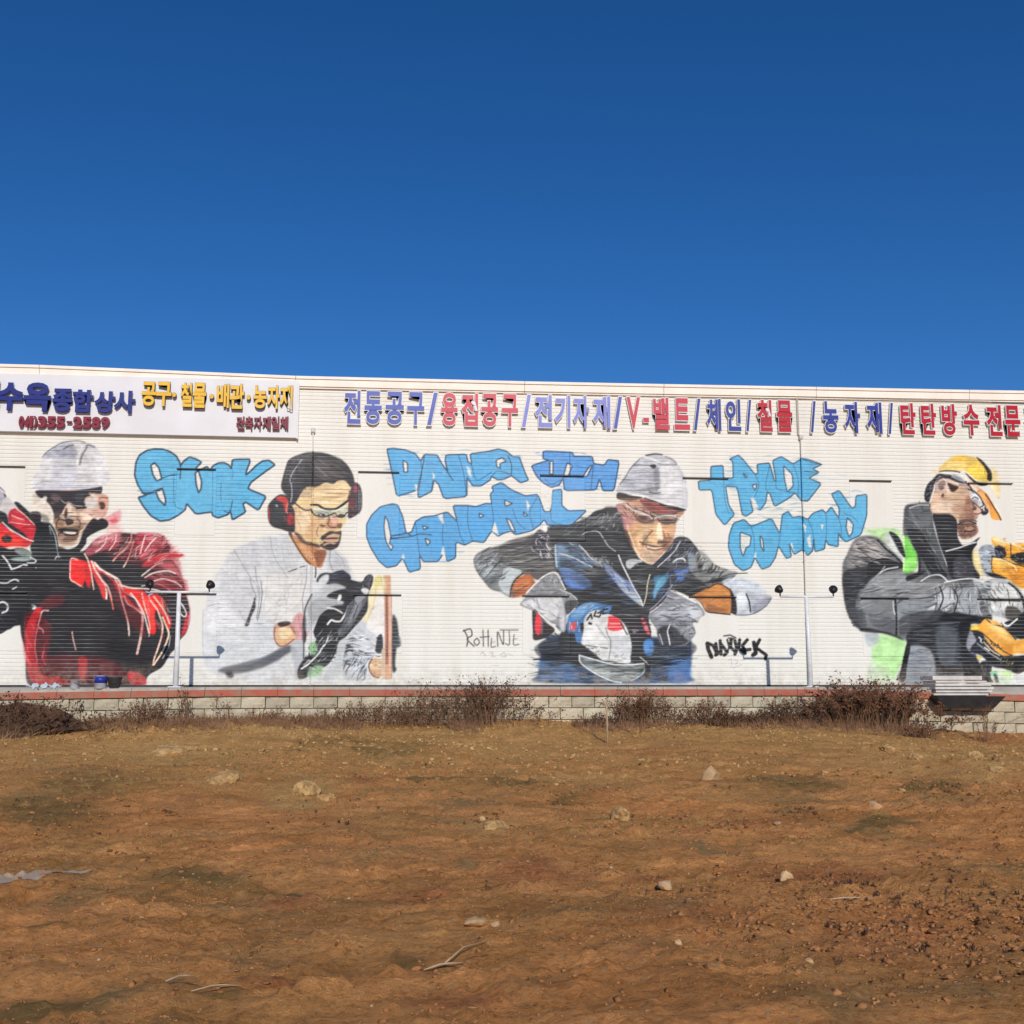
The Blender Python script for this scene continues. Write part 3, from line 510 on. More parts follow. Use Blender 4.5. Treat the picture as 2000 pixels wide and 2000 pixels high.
GREY_WORKER = '''
own 2
@ 380 850 3.512
# pale coat
f dadad8 b4 | 270,780 420,720 520,690 660,680 740,820 800,880 900,800 950,790 1030,830 1090,960 1130,1100 1120,1300 1060,1500 1060,1680 700,1690 560,1700 300,1690 150,1640 60,1560 60,1300 70,1180 110,1040 180,900
f ececea b5 a.8 | 110,1160 260,1150 340,1300 300,1400 160,1420 80,1300
f e6e3dc b5 a.8 | 480,1000 740,960 740,1180 680,1300 520,1260 450,1150
f cfd1d2 b5 a.8 | 280,790 420,730 520,700 640,700 720,850 640,930 460,900 360,930
f cdced0 b5 a.7 | 180,1000 340,960 420,1060 400,1240 300,1250 200,1100
f d0d2d2 b6 a.7 | 120,1360 500,1300 560,1440 420,1500 200,1540
s b3b6b8 w2.2 n50 l44 a.5 b1.5 r0 j5 | 280,780 660,700 760,900 740,980 420,1000 200,1000
s b0b2b4 w1.6 n24 l50 a.55 b1 r85 j8 | 280,780 660,680 760,900 700,1000 300,1000
s c2c4c4 w2 n26 l50 a.5 b1.5 r20 j30 | 100,1000 560,1000 560,1500 100,1500
l a2a4a6 w1.8 b1 a.9 | 270,790 320,870 380,970 425,1030 440,1100
l 8b8d90 w1.6 b1 a.9 | 418,900 425,990 445,1060 440,1160 425,1260
l 77787c w1.6 b1 a.9 | 380,980 400,1060 420,1090 415,1150
f 2a2b31 b1 | 408,1140 418,1180 390,1240 370,1305 345,1305 370,1240
l 3d3e44 w3 b1.4 | 412,1120 400,1180 380,1250 355,1300
l 989a9c w1.4 b1 a.8 | 470,1060 455,1160 430,1280
l 9a9c9e w1.6 b1.2 a.7 | 520,700 530,780 560,860 610,930 640,980
l a6a8aa w1.6 b1.2 a.6 | 600,750 610,840 640,940
l 84868a w1.5 b1 a.9 | 770,890 765,1000 740,1120 750,1240
l 54565a w2.2 b.8 | 645,935 680,925 700,915
l 54565a w2.2 b.8 | 725,905 755,898
l a5a7aa w1.4 b1.2 a.8 | 80,1180 140,1160 230,1165
l b2b4b6 w1.4 b1.2 a.7 | 300,1190 330,1250 380,1300
f c8cacc b3 a.9 | 900,790 960,790 1040,860 1060,960 980,930 920,900
l 8d8f94 w2 b1.2 a.8 | 935,780 925,860 950,930
l 9b9da2 w2 b1.2 a.8 | 960,800 1010,850 1030,900
s a9abae w2 n16 l20 a.6 b1 r30 j20 | 900,790 1040,850 1060,950 930,920
# sleeve shadow under the forearm
f 3c3e45 b3.4 a.75 | 160,1610 330,1575 430,1550 520,1500 600,1455 660,1440 680,1470 620,1510 560,1550 450,1600 330,1630 250,1640 230,1670 215,1640
f 60636a b2 a.7 | 180,1600 330,1560 440,1530 560,1490 640,1480 540,1545 340,1600
f 2a2c31 b1.8 a.85 | 210,1625 250,1620 270,1650 245,1665
s 9ea1a6 w1.6 n16 l36 a.6 r-18 j6 | 160,1610 520,1500 680,1440 560,1560 300,1640
s b9bcbe w2 n18 l60 a.6 b1.6 r-8 | 60,1650 300,1660 620,1560 640,1680 200,1700
l 9b9ea4 w1.6 b1 a.7 | 690,1500 700,1600 720,1680
f b9bbbd b2 a.8 | 660,1440 740,1400 760,1560 700,1680 680,1580
# far hand with cuff
f c89c92 b1.4 | 545,1310 600,1280 660,1290 690,1250 720,1220 760,1250 780,1320 770,1380 700,1400 640,1440 580,1450 545,1400
f e2b98c b1.4 | 560,1330 640,1310 690,1370 680,1400 600,1440 556,1410
f f1d9a8 b1.5 a.9 | 580,1330 640,1320 670,1370 600,1400
f 3a2724 b1 | 570,1290 620,1275 660,1285 640,1305 590,1315
l 8d5447 w2 b1 | 550,1320 548,1390 575,1440 620,1445 680,1400
l 8a4a48 w1.6 b1 | 660,1310 690,1360 705,1385
f d8a3a0 b1.8 a.9 | 670,1270 720,1215 765,1250 790,1330 760,1400 700,1390 690,1340
s a35a5c w1.8 n14 l26 a.7 r80 j10 | 680,1230 780,1250 780,1400 690,1390
s efcac0 w1.6 n10 l24 a.7 r85 j8 | 680,1230 780,1250 780,1390 690,1390
f 2b2c31 b1.2 | 750,1230 765,1260 765,1400 745,1420 740,1300
# right side sleeve of stripes
@ 560 1080 6.9
f c9ccce b2 | 1000,900 1100,960 1250,1000 1290,1120 1240,1350 1130,1450 1080,1560 1130,1700 820,1720 740,1560 740,1440 800,1250 860,1120
f e9e6e0 b2 | 1080,960 1290,650 1300,1300 1180,1350 1200,1120 1120,1050
s 24272c w4 n30 l26 a.85 r4 j8 | 800,1130 1000,1150 1000,1560 740,1560 750,1400
s 4a4e54 w3 n30 l40 a.75 r8 j12 | 830,1050 1230,1150 1180,1380 850,1560
s 353d4a w2.6 n26 l40 a.85 r-68 j14 | 760,1480 1080,1380 1060,1700 840,1700
s f4f4f2 w2.4 n36 l32 a.85 r6 j14 | 850,1050 1250,1150 1150,1400 850,1450
s eef0f2 w2.4 n22 l40 a.85 r-66 j14 | 860,1440 1140,1400 1080,1720 850,1720
f 2f3336 b1.4 | 1225,1130 1290,1110 1290,1330 1200,1330
s 13161a w3 n10 l14 a.8 r0 | 1200,1150 1290,1120 1290,1400 1190,1400
l 8a8c8e w3 b1.4 | 1150,760 1190,720 1240,680
f 5a5c58 b1 | 1160,740 1200,700 1240,680 1220,720 1180,760
# near hand and board
f d9b088 b1.4 | 1110,1490 1150,1430 1230,1420 1280,1460 1280,1650 1200,1680 1130,1620
f f0d3a8 b1.4 a.9 | 1130,1490 1270,1480 1270,1560 1140,1560
l 6d3a2c w2.4 b1 | 1150,1430 1110,1500 1115,1580 1170,1660 1240,1680
s 7d4b38 w1.6 n8 l14 a.7 r0 | 1120,1440 1280,1440 1270,1660 1140,1640
f 32383a b2 | 1420,890 1470,870 1500,1000 1500,1200 1480,1270 1460,1500 1480,1570 1420,1560
f 4b5456 b2.4 a.8 | 1460,1080 1530,1150 1530,1260 1440,1260
s 17191c w3 n16 l14 a.8 r0 j6 | 1420,880 1500,1000 1520,1260 1420,1560
F d9a983 b1.4 | 1300,300 1400,300 1410,700 1410,1700 1320,1700 1315,900
F a8705a b.8 | 1325,560 1365,560 1375,1100 1370,1500 1330,1500
l 6e3d30 w1.6 b.8 | 1345,560 1352,850 1358,1100 1350,1400
F e4b79c b1 | 1375,560 1412,560 1412,1690 1378,1690
l b87e66 w1.4 b.8 | 1410,560 1415,1000 1412,1690
F d7bda6 b1 | 1278,1300 1318,1280 1318,1700 1280,1700
f efe3b8 b3 a.9 | 1110,420 1180,330 1300,330 1330,420 1300,560 1200,620 1100,900 1040,930 1030,850
f e9df8e b3 a.9 | 1180,400 1210,320 1280,310 1270,400 1210,480
l e8c878 w2 b1.4 a.8 | 1200,480 1180,640 1120,820 1070,920
s c9b070 w1.4 n10 l14 a.6 r80 | 1180,330 1380,330 1360,400 1200,420
f ebe4da b2 a.9 | 1215,600 1300,580 1310,1280 1280,1050 1130,960
s c8bfb0 w1.4 n8 l30 a.5 r80 | 1110,600 1200,620 1140,900 1050,920
# dark polishing machine with glove
f 1f2024 b1 | 400,380 450,290 530,265 600,270 740,230 800,260 860,310 870,360 1010,390 1060,320 1120,290 1160,330 1150,430 1100,560 1090,760 1020,880 930,980 840,1080 760,1180 700,1260 640,1380 560,1500 460,1560 260,1680 160,1690 150,1560 240,1420 330,1340 400,1150 360,1080 380,1000 440,850 540,760 620,760 560,700 500,600 560,560 620,500 560,430 480,420
f c2c3c3 b1.6 | 260,820 280,640 350,560 420,510 520,440 640,410 760,440 800,480 700,500 560,560 560,600 740,640 760,690 640,710 560,740 440,840 400,940 330,1040 260,1060
f a6a8a8 b2 a.8 | 300,720 420,600 520,620 700,670 600,710 480,800 380,930 300,900
f d9dad8 b1.6 | 440,350 520,290 570,300 560,380 480,460 400,480
f 1a1a1c b.8 | 545,580 620,530 720,500 820,500 850,620 760,640 690,630 720,560 700,540 660,610
f efefeb b.8 | 680,640 700,570 730,560 740,600 710,650
f 17171a b1 | 400,960 440,860 540,770 660,770 740,810 750,850 700,870 590,900 540,960 480,1060 440,1140 380,1140 370,1040
s 4a4b4f w2.2 n12 l40 a.6 r0 j6 | 420,860 540,780 740,830 560,930 400,1060
l eeeeea w2.6 b.8 | 540,740 640,750 720,790 750,810
l eeeeea w3.4 b.8 | 830,720 800,800 760,870 720,920 650,920 600,905 550,960
f 5b5c62 b1.4 | 820,720 940,600 1080,560 1060,680 960,840 900,960 800,1080 720,1130 680,1050 760,950
f 85878c b1.6 a.9 | 840,870 900,740 1010,650 990,760 900,900 800,1000
f 9fa2a6 b1.4 a.8 | 920,600 1000,560 1060,560 1040,620 950,680
s 26272b w2.2 n34 l26 a.7 r-60 j14 | 700,1050 850,760 1060,560 1040,700 880,960 740,1120
s c9cacc w1.6 n16 l24 a.7 r-60 j14 | 700,1050 850,760 1060,560 1040,700 880,960 740,1120
f 24243a b1 a.9 | 600,290 700,240 800,260 860,320 850,350 700,350 580,370
s 5a5b66 w1.6 n18 l22 a.7 r-6 j10 | 600,290 780,240 860,330 600,370
s 55565a w1.8 n24 l34 a.7 r2 j6 | 740,420 1060,400 1040,500 860,560 780,480
f dcdcda b1 | 1000,490 1050,470 1110,500 1080,560 1030,540
s f0f0ee w1.6 n10 l7 a.8 r60 | 1020,440 1120,400 1100,520 1020,520
f 2d2d33 b1 | 1040,380 1080,310 1130,290 1165,330 1140,430 1100,470
s 8b8b92 w1.8 n12 l18 a.7 r-60 | 1040,380 1130,290 1150,420 1090,470
l f1f1ee w3 b.8 | 560,1110 540,1190 480,1280 440,1350 360,1430 290,1500 200,1560
s e4e5e3 w2 n40 l24 a.8 r-52 j12 | 400,1050 620,1050 700,1150 560,1480 260,1560 240,1450
s 0f1012 w3 n30 l26 a.8 r-52 j12 | 440,1080 700,1100 560,1480 300,1560
s 101114 w3.4 n22 l28 a.85 r4 j6 | 540,1200 700,1200 620,1480 400,1480
f c9ccca b1.4 | 700,1200 860,1100 960,970 940,1060 820,1180 780,1340 740,1500 700,1640 560,1720 480,1700 560,1560 660,1400
f 9cc894 b1.6 a.85 | 300,1240 380,1200 410,1290 380,1380 300,1350
f a4cf9c b1.6 a.85 | 300,1580 380,1530 480,1510 490,1560 440,1650 280,1670
s 7bb574 w2.4 n22 l9 a.8 r-40 j40 | 290,1220 400,1200 490,1520 440,1660 260,1660 320,1400
s eff1ee w1.8 n26 l9 a.8 r-40 j40 | 290,1220 400,1200 490,1520 440,1660 220,1660 300,1400
s 0f1114 w2.2 n22 l9 a.8 r-40 j40 | 250,1300 400,1250 490,1520 440,1660 180,1680 240,1400
l 1b1c20 w2.4 b1 | 390,190 392,260 385,330
l 54565c w3 b1.4 | 340,560 290,650 250,750 240,860 235,1000 220,1100 230,1250 225,1420
# head: neck and jaw
@ 520 870 6.9
f c58a5a b1 | 300,1200 360,1200 520,1310 700,1380 810,1420 780,1560 730,1650 560,1590 470,1480 380,1340
f e0a878 b1.6 a.9 | 440,1330 560,1340 640,1440 660,1560 580,1560 500,1440
f 8c5232 b2 a.9 | 640,1440 800,1420 770,1560 700,1640 660,1540
s 6b3a22 w1.8 n16 l24 a.6 r60 j20 | 440,1330 800,1420 760,1620 560,1580
f ecd09a b1.2 | 360,820 440,700 520,570 700,520 900,480 1040,480 1130,560 1120,720 1100,860 1080,1020 1010,1120 1010,1220 960,1360 850,1410 720,1370 560,1310 420,1210 360,1130 350,1000
f e0b888 b2.4 a.8 | 640,900 760,960 780,1100 720,1250 620,1290 520,1240 560,1050
f f6e2b6 b3 a.85 | 640,600 900,520 1090,560 1080,700 940,790 760,780 620,720
f f1ddba b2.5 a.8 | 400,900 520,860 600,900 580,1080 480,1180 400,1080
s c59a68 w1.6 n24 l46 a.6 r0 j4 | 600,560 1120,560 1090,760 640,780
s b88a60 w1.4 n22 l34 a.5 r3 j10 | 400,900 780,900 760,1250 420,1180
f c48e6e b1.6 a.9 | 820,960 900,930 960,1000 980,1100 900,1130 800,1110
f f0b8a4 b1.4 a.85 | 860,960 930,960 960,1040 900,1070
f 7d5038 b1.2 a.85 | 730,1060 800,1080 790,1100 740,1100
f 5d3c2c b1.2 a.8 | 960,1060 1020,1050 1010,1110 960,1110
l 54331f w1.8 b.8 | 720,1075 780,1080
# glasses
l 17141a w3 b.8 | 380,770 450,830 520,870 600,870
l 17141a w3.6 b.8 | 605,800 680,800 760,845 860,860 940,850 1020,800 1100,740
l 2a2a2c w2.2 b.8 | 600,860 630,920 700,905 790,900 860,930 930,910
f b5bba8 b1.2 a.8 | 640,860 860,880 930,900 900,960 760,980 660,940
f c6cbb4 b1.2 a.8 | 960,880 1100,820 1110,930 1060,990 960,960
l edf2ea w2.2 b.8 | 630,850 740,860 860,880 960,870 1060,810
l f2f4ec w1.6 b.8 | 690,930 760,905 800,930
l 3a3230 w2.4 b1 | 700,930 760,925 790,960
l 3a3230 w2.4 b1 | 960,950 1010,930 1060,950
l 6d6a5e w1.4 b.8 a.8 | 700,990 780,985
s 35302c w1.6 n14 l14 a.7 r5 | 680,900 1080,880 1080,980 700,980
s f3f3ea w1.4 n8 l12 a.7 r-20 | 980,830 1100,800 1100,900 980,900
# beard and mouth
f 33231f b1.2 a.9 | 800,1180 880,1150 980,1170 1010,1150 1000,1280 960,1370 860,1410 760,1380 720,1320 720,1250
f d7a890 b1 | 820,1200 940,1190 960,1210 820,1230
f e5b79f b1 | 780,1260 880,1240 960,1250 950,1280 860,1300 790,1290
f ecc9ae b1 | 770,1330 860,1310 940,1320 900,1345 800,1360
l 150f10 w2.6 b.8 | 720,1245 800,1240 960,1232
l 150f10 w2 b.8 | 800,1300 880,1290 960,1290
s 120e0e w1.6 n26 l9 a.8 r0 j30 | 720,1250 820,1170 1010,1170 960,1370 850,1410 740,1380
f 4c3020 b1.6 a.9 | 380,1160 460,1210 520,1280 600,1310 700,1330 720,1380 600,1350 500,1320 420,1240
s 1d120e w1.8 n14 l20 a.7 r22 | 380,1170 700,1320 720,1380 480,1310
l 40281c w2.4 b1 | 320,1200 400,1340 480,1470 560,1570 600,1600
f 5a3a2c b1 | 300,1160 340,1170 350,1240 310,1210
# hair
f 2a2629 b1.2 | 260,300 300,200 400,140 540,95 680,90 820,110 950,160 1060,230 1120,300 1170,400 1190,520 1140,560 1080,490 1030,470 960,480 900,520 800,500 700,550 620,570 560,560 500,590 440,700 380,790 330,800 300,700 240,640 200,560 220,440
f 4d4443 b2 a.8 | 640,200 860,240 1040,300 1060,440 900,450 760,470 680,400
f 5b5a5c b2 a.8 | 340,170 520,120 640,110 600,200 460,220 360,250
f 3b3a42 b2 a.7 | 300,320 460,300 520,480 480,640 340,620
s 6e6663 w1.6 n46 l50 a.55 r14 j12 | 640,160 860,150 1120,320 1140,480 880,480 680,420
s 7c7c80 w1.6 n30 l34 a.55 r-50 j16 | 260,300 520,140 600,180 420,420 340,640 230,540
s 0e0c0f w2.6 n34 l50 a.7 r8 j14 | 300,200 900,120 1160,420 800,500 500,560 240,560
s 141216 w2.6 n16 l40 a.7 r60 j14 | 400,200 640,200 620,540 480,600 360,500
l b5b5ba w1.8 b.8 | 480,190 420,270 360,360 320,460 340,540 345,680 320,800
l 9b9ba0 w1.4 b.8 a.8 | 660,280 760,360 820,410
f c9b08a b1.4 a.9 | 500,620 560,570 610,560 610,700 540,700 460,690
# ear defenders
f 252025 b1 | 30,800 120,700 200,660 300,690 330,780 380,880 385,1000 380,1160 300,1160 200,1130 80,1090 30,1010 20,900
f d2342c b1 | 130,720 200,680 290,730 290,860 260,910 230,800 200,760
f b01e2a b1.4 | 290,930 340,920 370,960 375,1050 290,1060
f 2d3536 b1.4 | 70,830 180,770 240,900 270,1000 240,1060 80,1040 60,940
l c4313a w2.2 b1 | 30,830 40,930 40,1010
l e08c82 w1.8 b.8 | 290,780 270,860 285,910
l c7c9ca w2.6 b1.2 a.8 | 130,800 145,820 150,810
l 8d3a44 w2 b1 | 240,960 270,1000 320,970
s 5a2a34 w2 n16 l16 a.7 r40 j40 | 80,720 320,760 380,1100 120,1090
s 0d0b0e w3 n12 l20 a.7 r60 j30 | 60,800 300,780 370,1120 100,1060
f 3b2a30 b1.2 | 1150,560 1200,500 1260,540 1290,640 1290,800 1270,890 1180,960 1110,980 1100,900 1110,760 1100,700
f b54860 b1.4 a.8 | 1170,560 1220,540 1240,600 1190,640
f 5d6265 b1.5 a.8 | 1230,600 1280,660 1280,820 1230,900 1200,820
f 7b2638 b1.2 a.8 | 1120,720 1180,700 1200,820 1130,860
s 1a1418 w2.2 n14 l24 a.7 r70 j20 | 1110,560 1270,540 1290,880 1120,960
s c9c2c4 w1.4 n6 l12 a.6 r70 j20 | 1110,560 1270,540 1290,880 1120,960
@ 520 870 6.9
f ecd09a b1 a.9 | 700,1180 800,1180 800,1260 740,1330 680,1300
f e3bf94 b1.2 a.9 | 800,1160 960,1150 1000,1180 980,1240 960,1300 800,1300 770,1230
f 2c1d1a b1 | 800,1190 860,1155 930,1165 1000,1160 1010,1200 960,1195 900,1190 830,1215 790,1260 750,1280 740,1230
f 8d5c4c b1 | 800,1250 870,1235 960,1240 950,1262 870,1262 800,1270
l 170f0f w2.2 b.8 | 795,1262 870,1256 965,1250
f d39c86 b1 | 810,1275 880,1268 950,1270 900,1300 830,1300
f 2a1b18 b1.2 | 790,1350 850,1325 930,1330 970,1300 960,1360 880,1405 800,1395
s 2a1b18 w1.5 n18 l9 a.7 r50 j40 | 730,1240 800,1230 800,1400 900,1400 760,1400 700,1330
s c4986a w1.6 n30 l30 a.5 r70 j14 | 380,840 600,880 640,1240 420,1200
l 4a2e20 w2 b1 a.9 | 830,930 850,1000 830,1060 870,1100 940,1105
l 6b4a38 w1.6 b1 a.8 | 700,1100 680,1180 700,1230
f 473830 b1.2 a.9 | 700,925 780,918 800,950 720,965
f f6f4ee b.8 | 715,938 740,930 745,950
f 473830 b1.2 a.9 | 965,945 1040,925 1050,955 980,970
l 17141a w4 b.8 | 605,800 700,805 780,850 860,862 950,850 1040,795 1100,745
l 25222a w2.4 b.8 | 605,860 640,925 720,960 820,955 880,925 930,915 960,960 1030,965 1090,900
s b9905e w2 n26 l50 a.6 r0 j4 | 620,540 1120,540 1100,700 640,720
s 15131a w2.4 n60 l34 a.6 r20 j24 | 260,300 540,120 900,130 1150,420 900,470 560,540 300,640
s 8a8688 w1.4 n26 l40 a.5 r24 j20 | 300,260 560,140 900,170 1100,380 700,440
@ 380 850 3.512
s 8f9294 w1.8 n60 l40 a.5 b1 r0 j4 | 100,1100 740,900 740,1200 500,1500 100,1500
s f5f3ee w2 n50 l40 a.55 b1 r0 j5 | 90,1050 740,900 740,1200 500,1500 90,1500
s a0a3a6 w1.8 n22 l60 a.5 b1.2 r-60 j20 | 420,1000 740,950 700,1250 450,1300
l 6a6c70 w2 b1.2 a.8 | 455,1000 462,1080 452,1180 430,1270
l c0c2c2 w2 b1.2 a.9 | 60,1200 55,1350 60,1500
'''
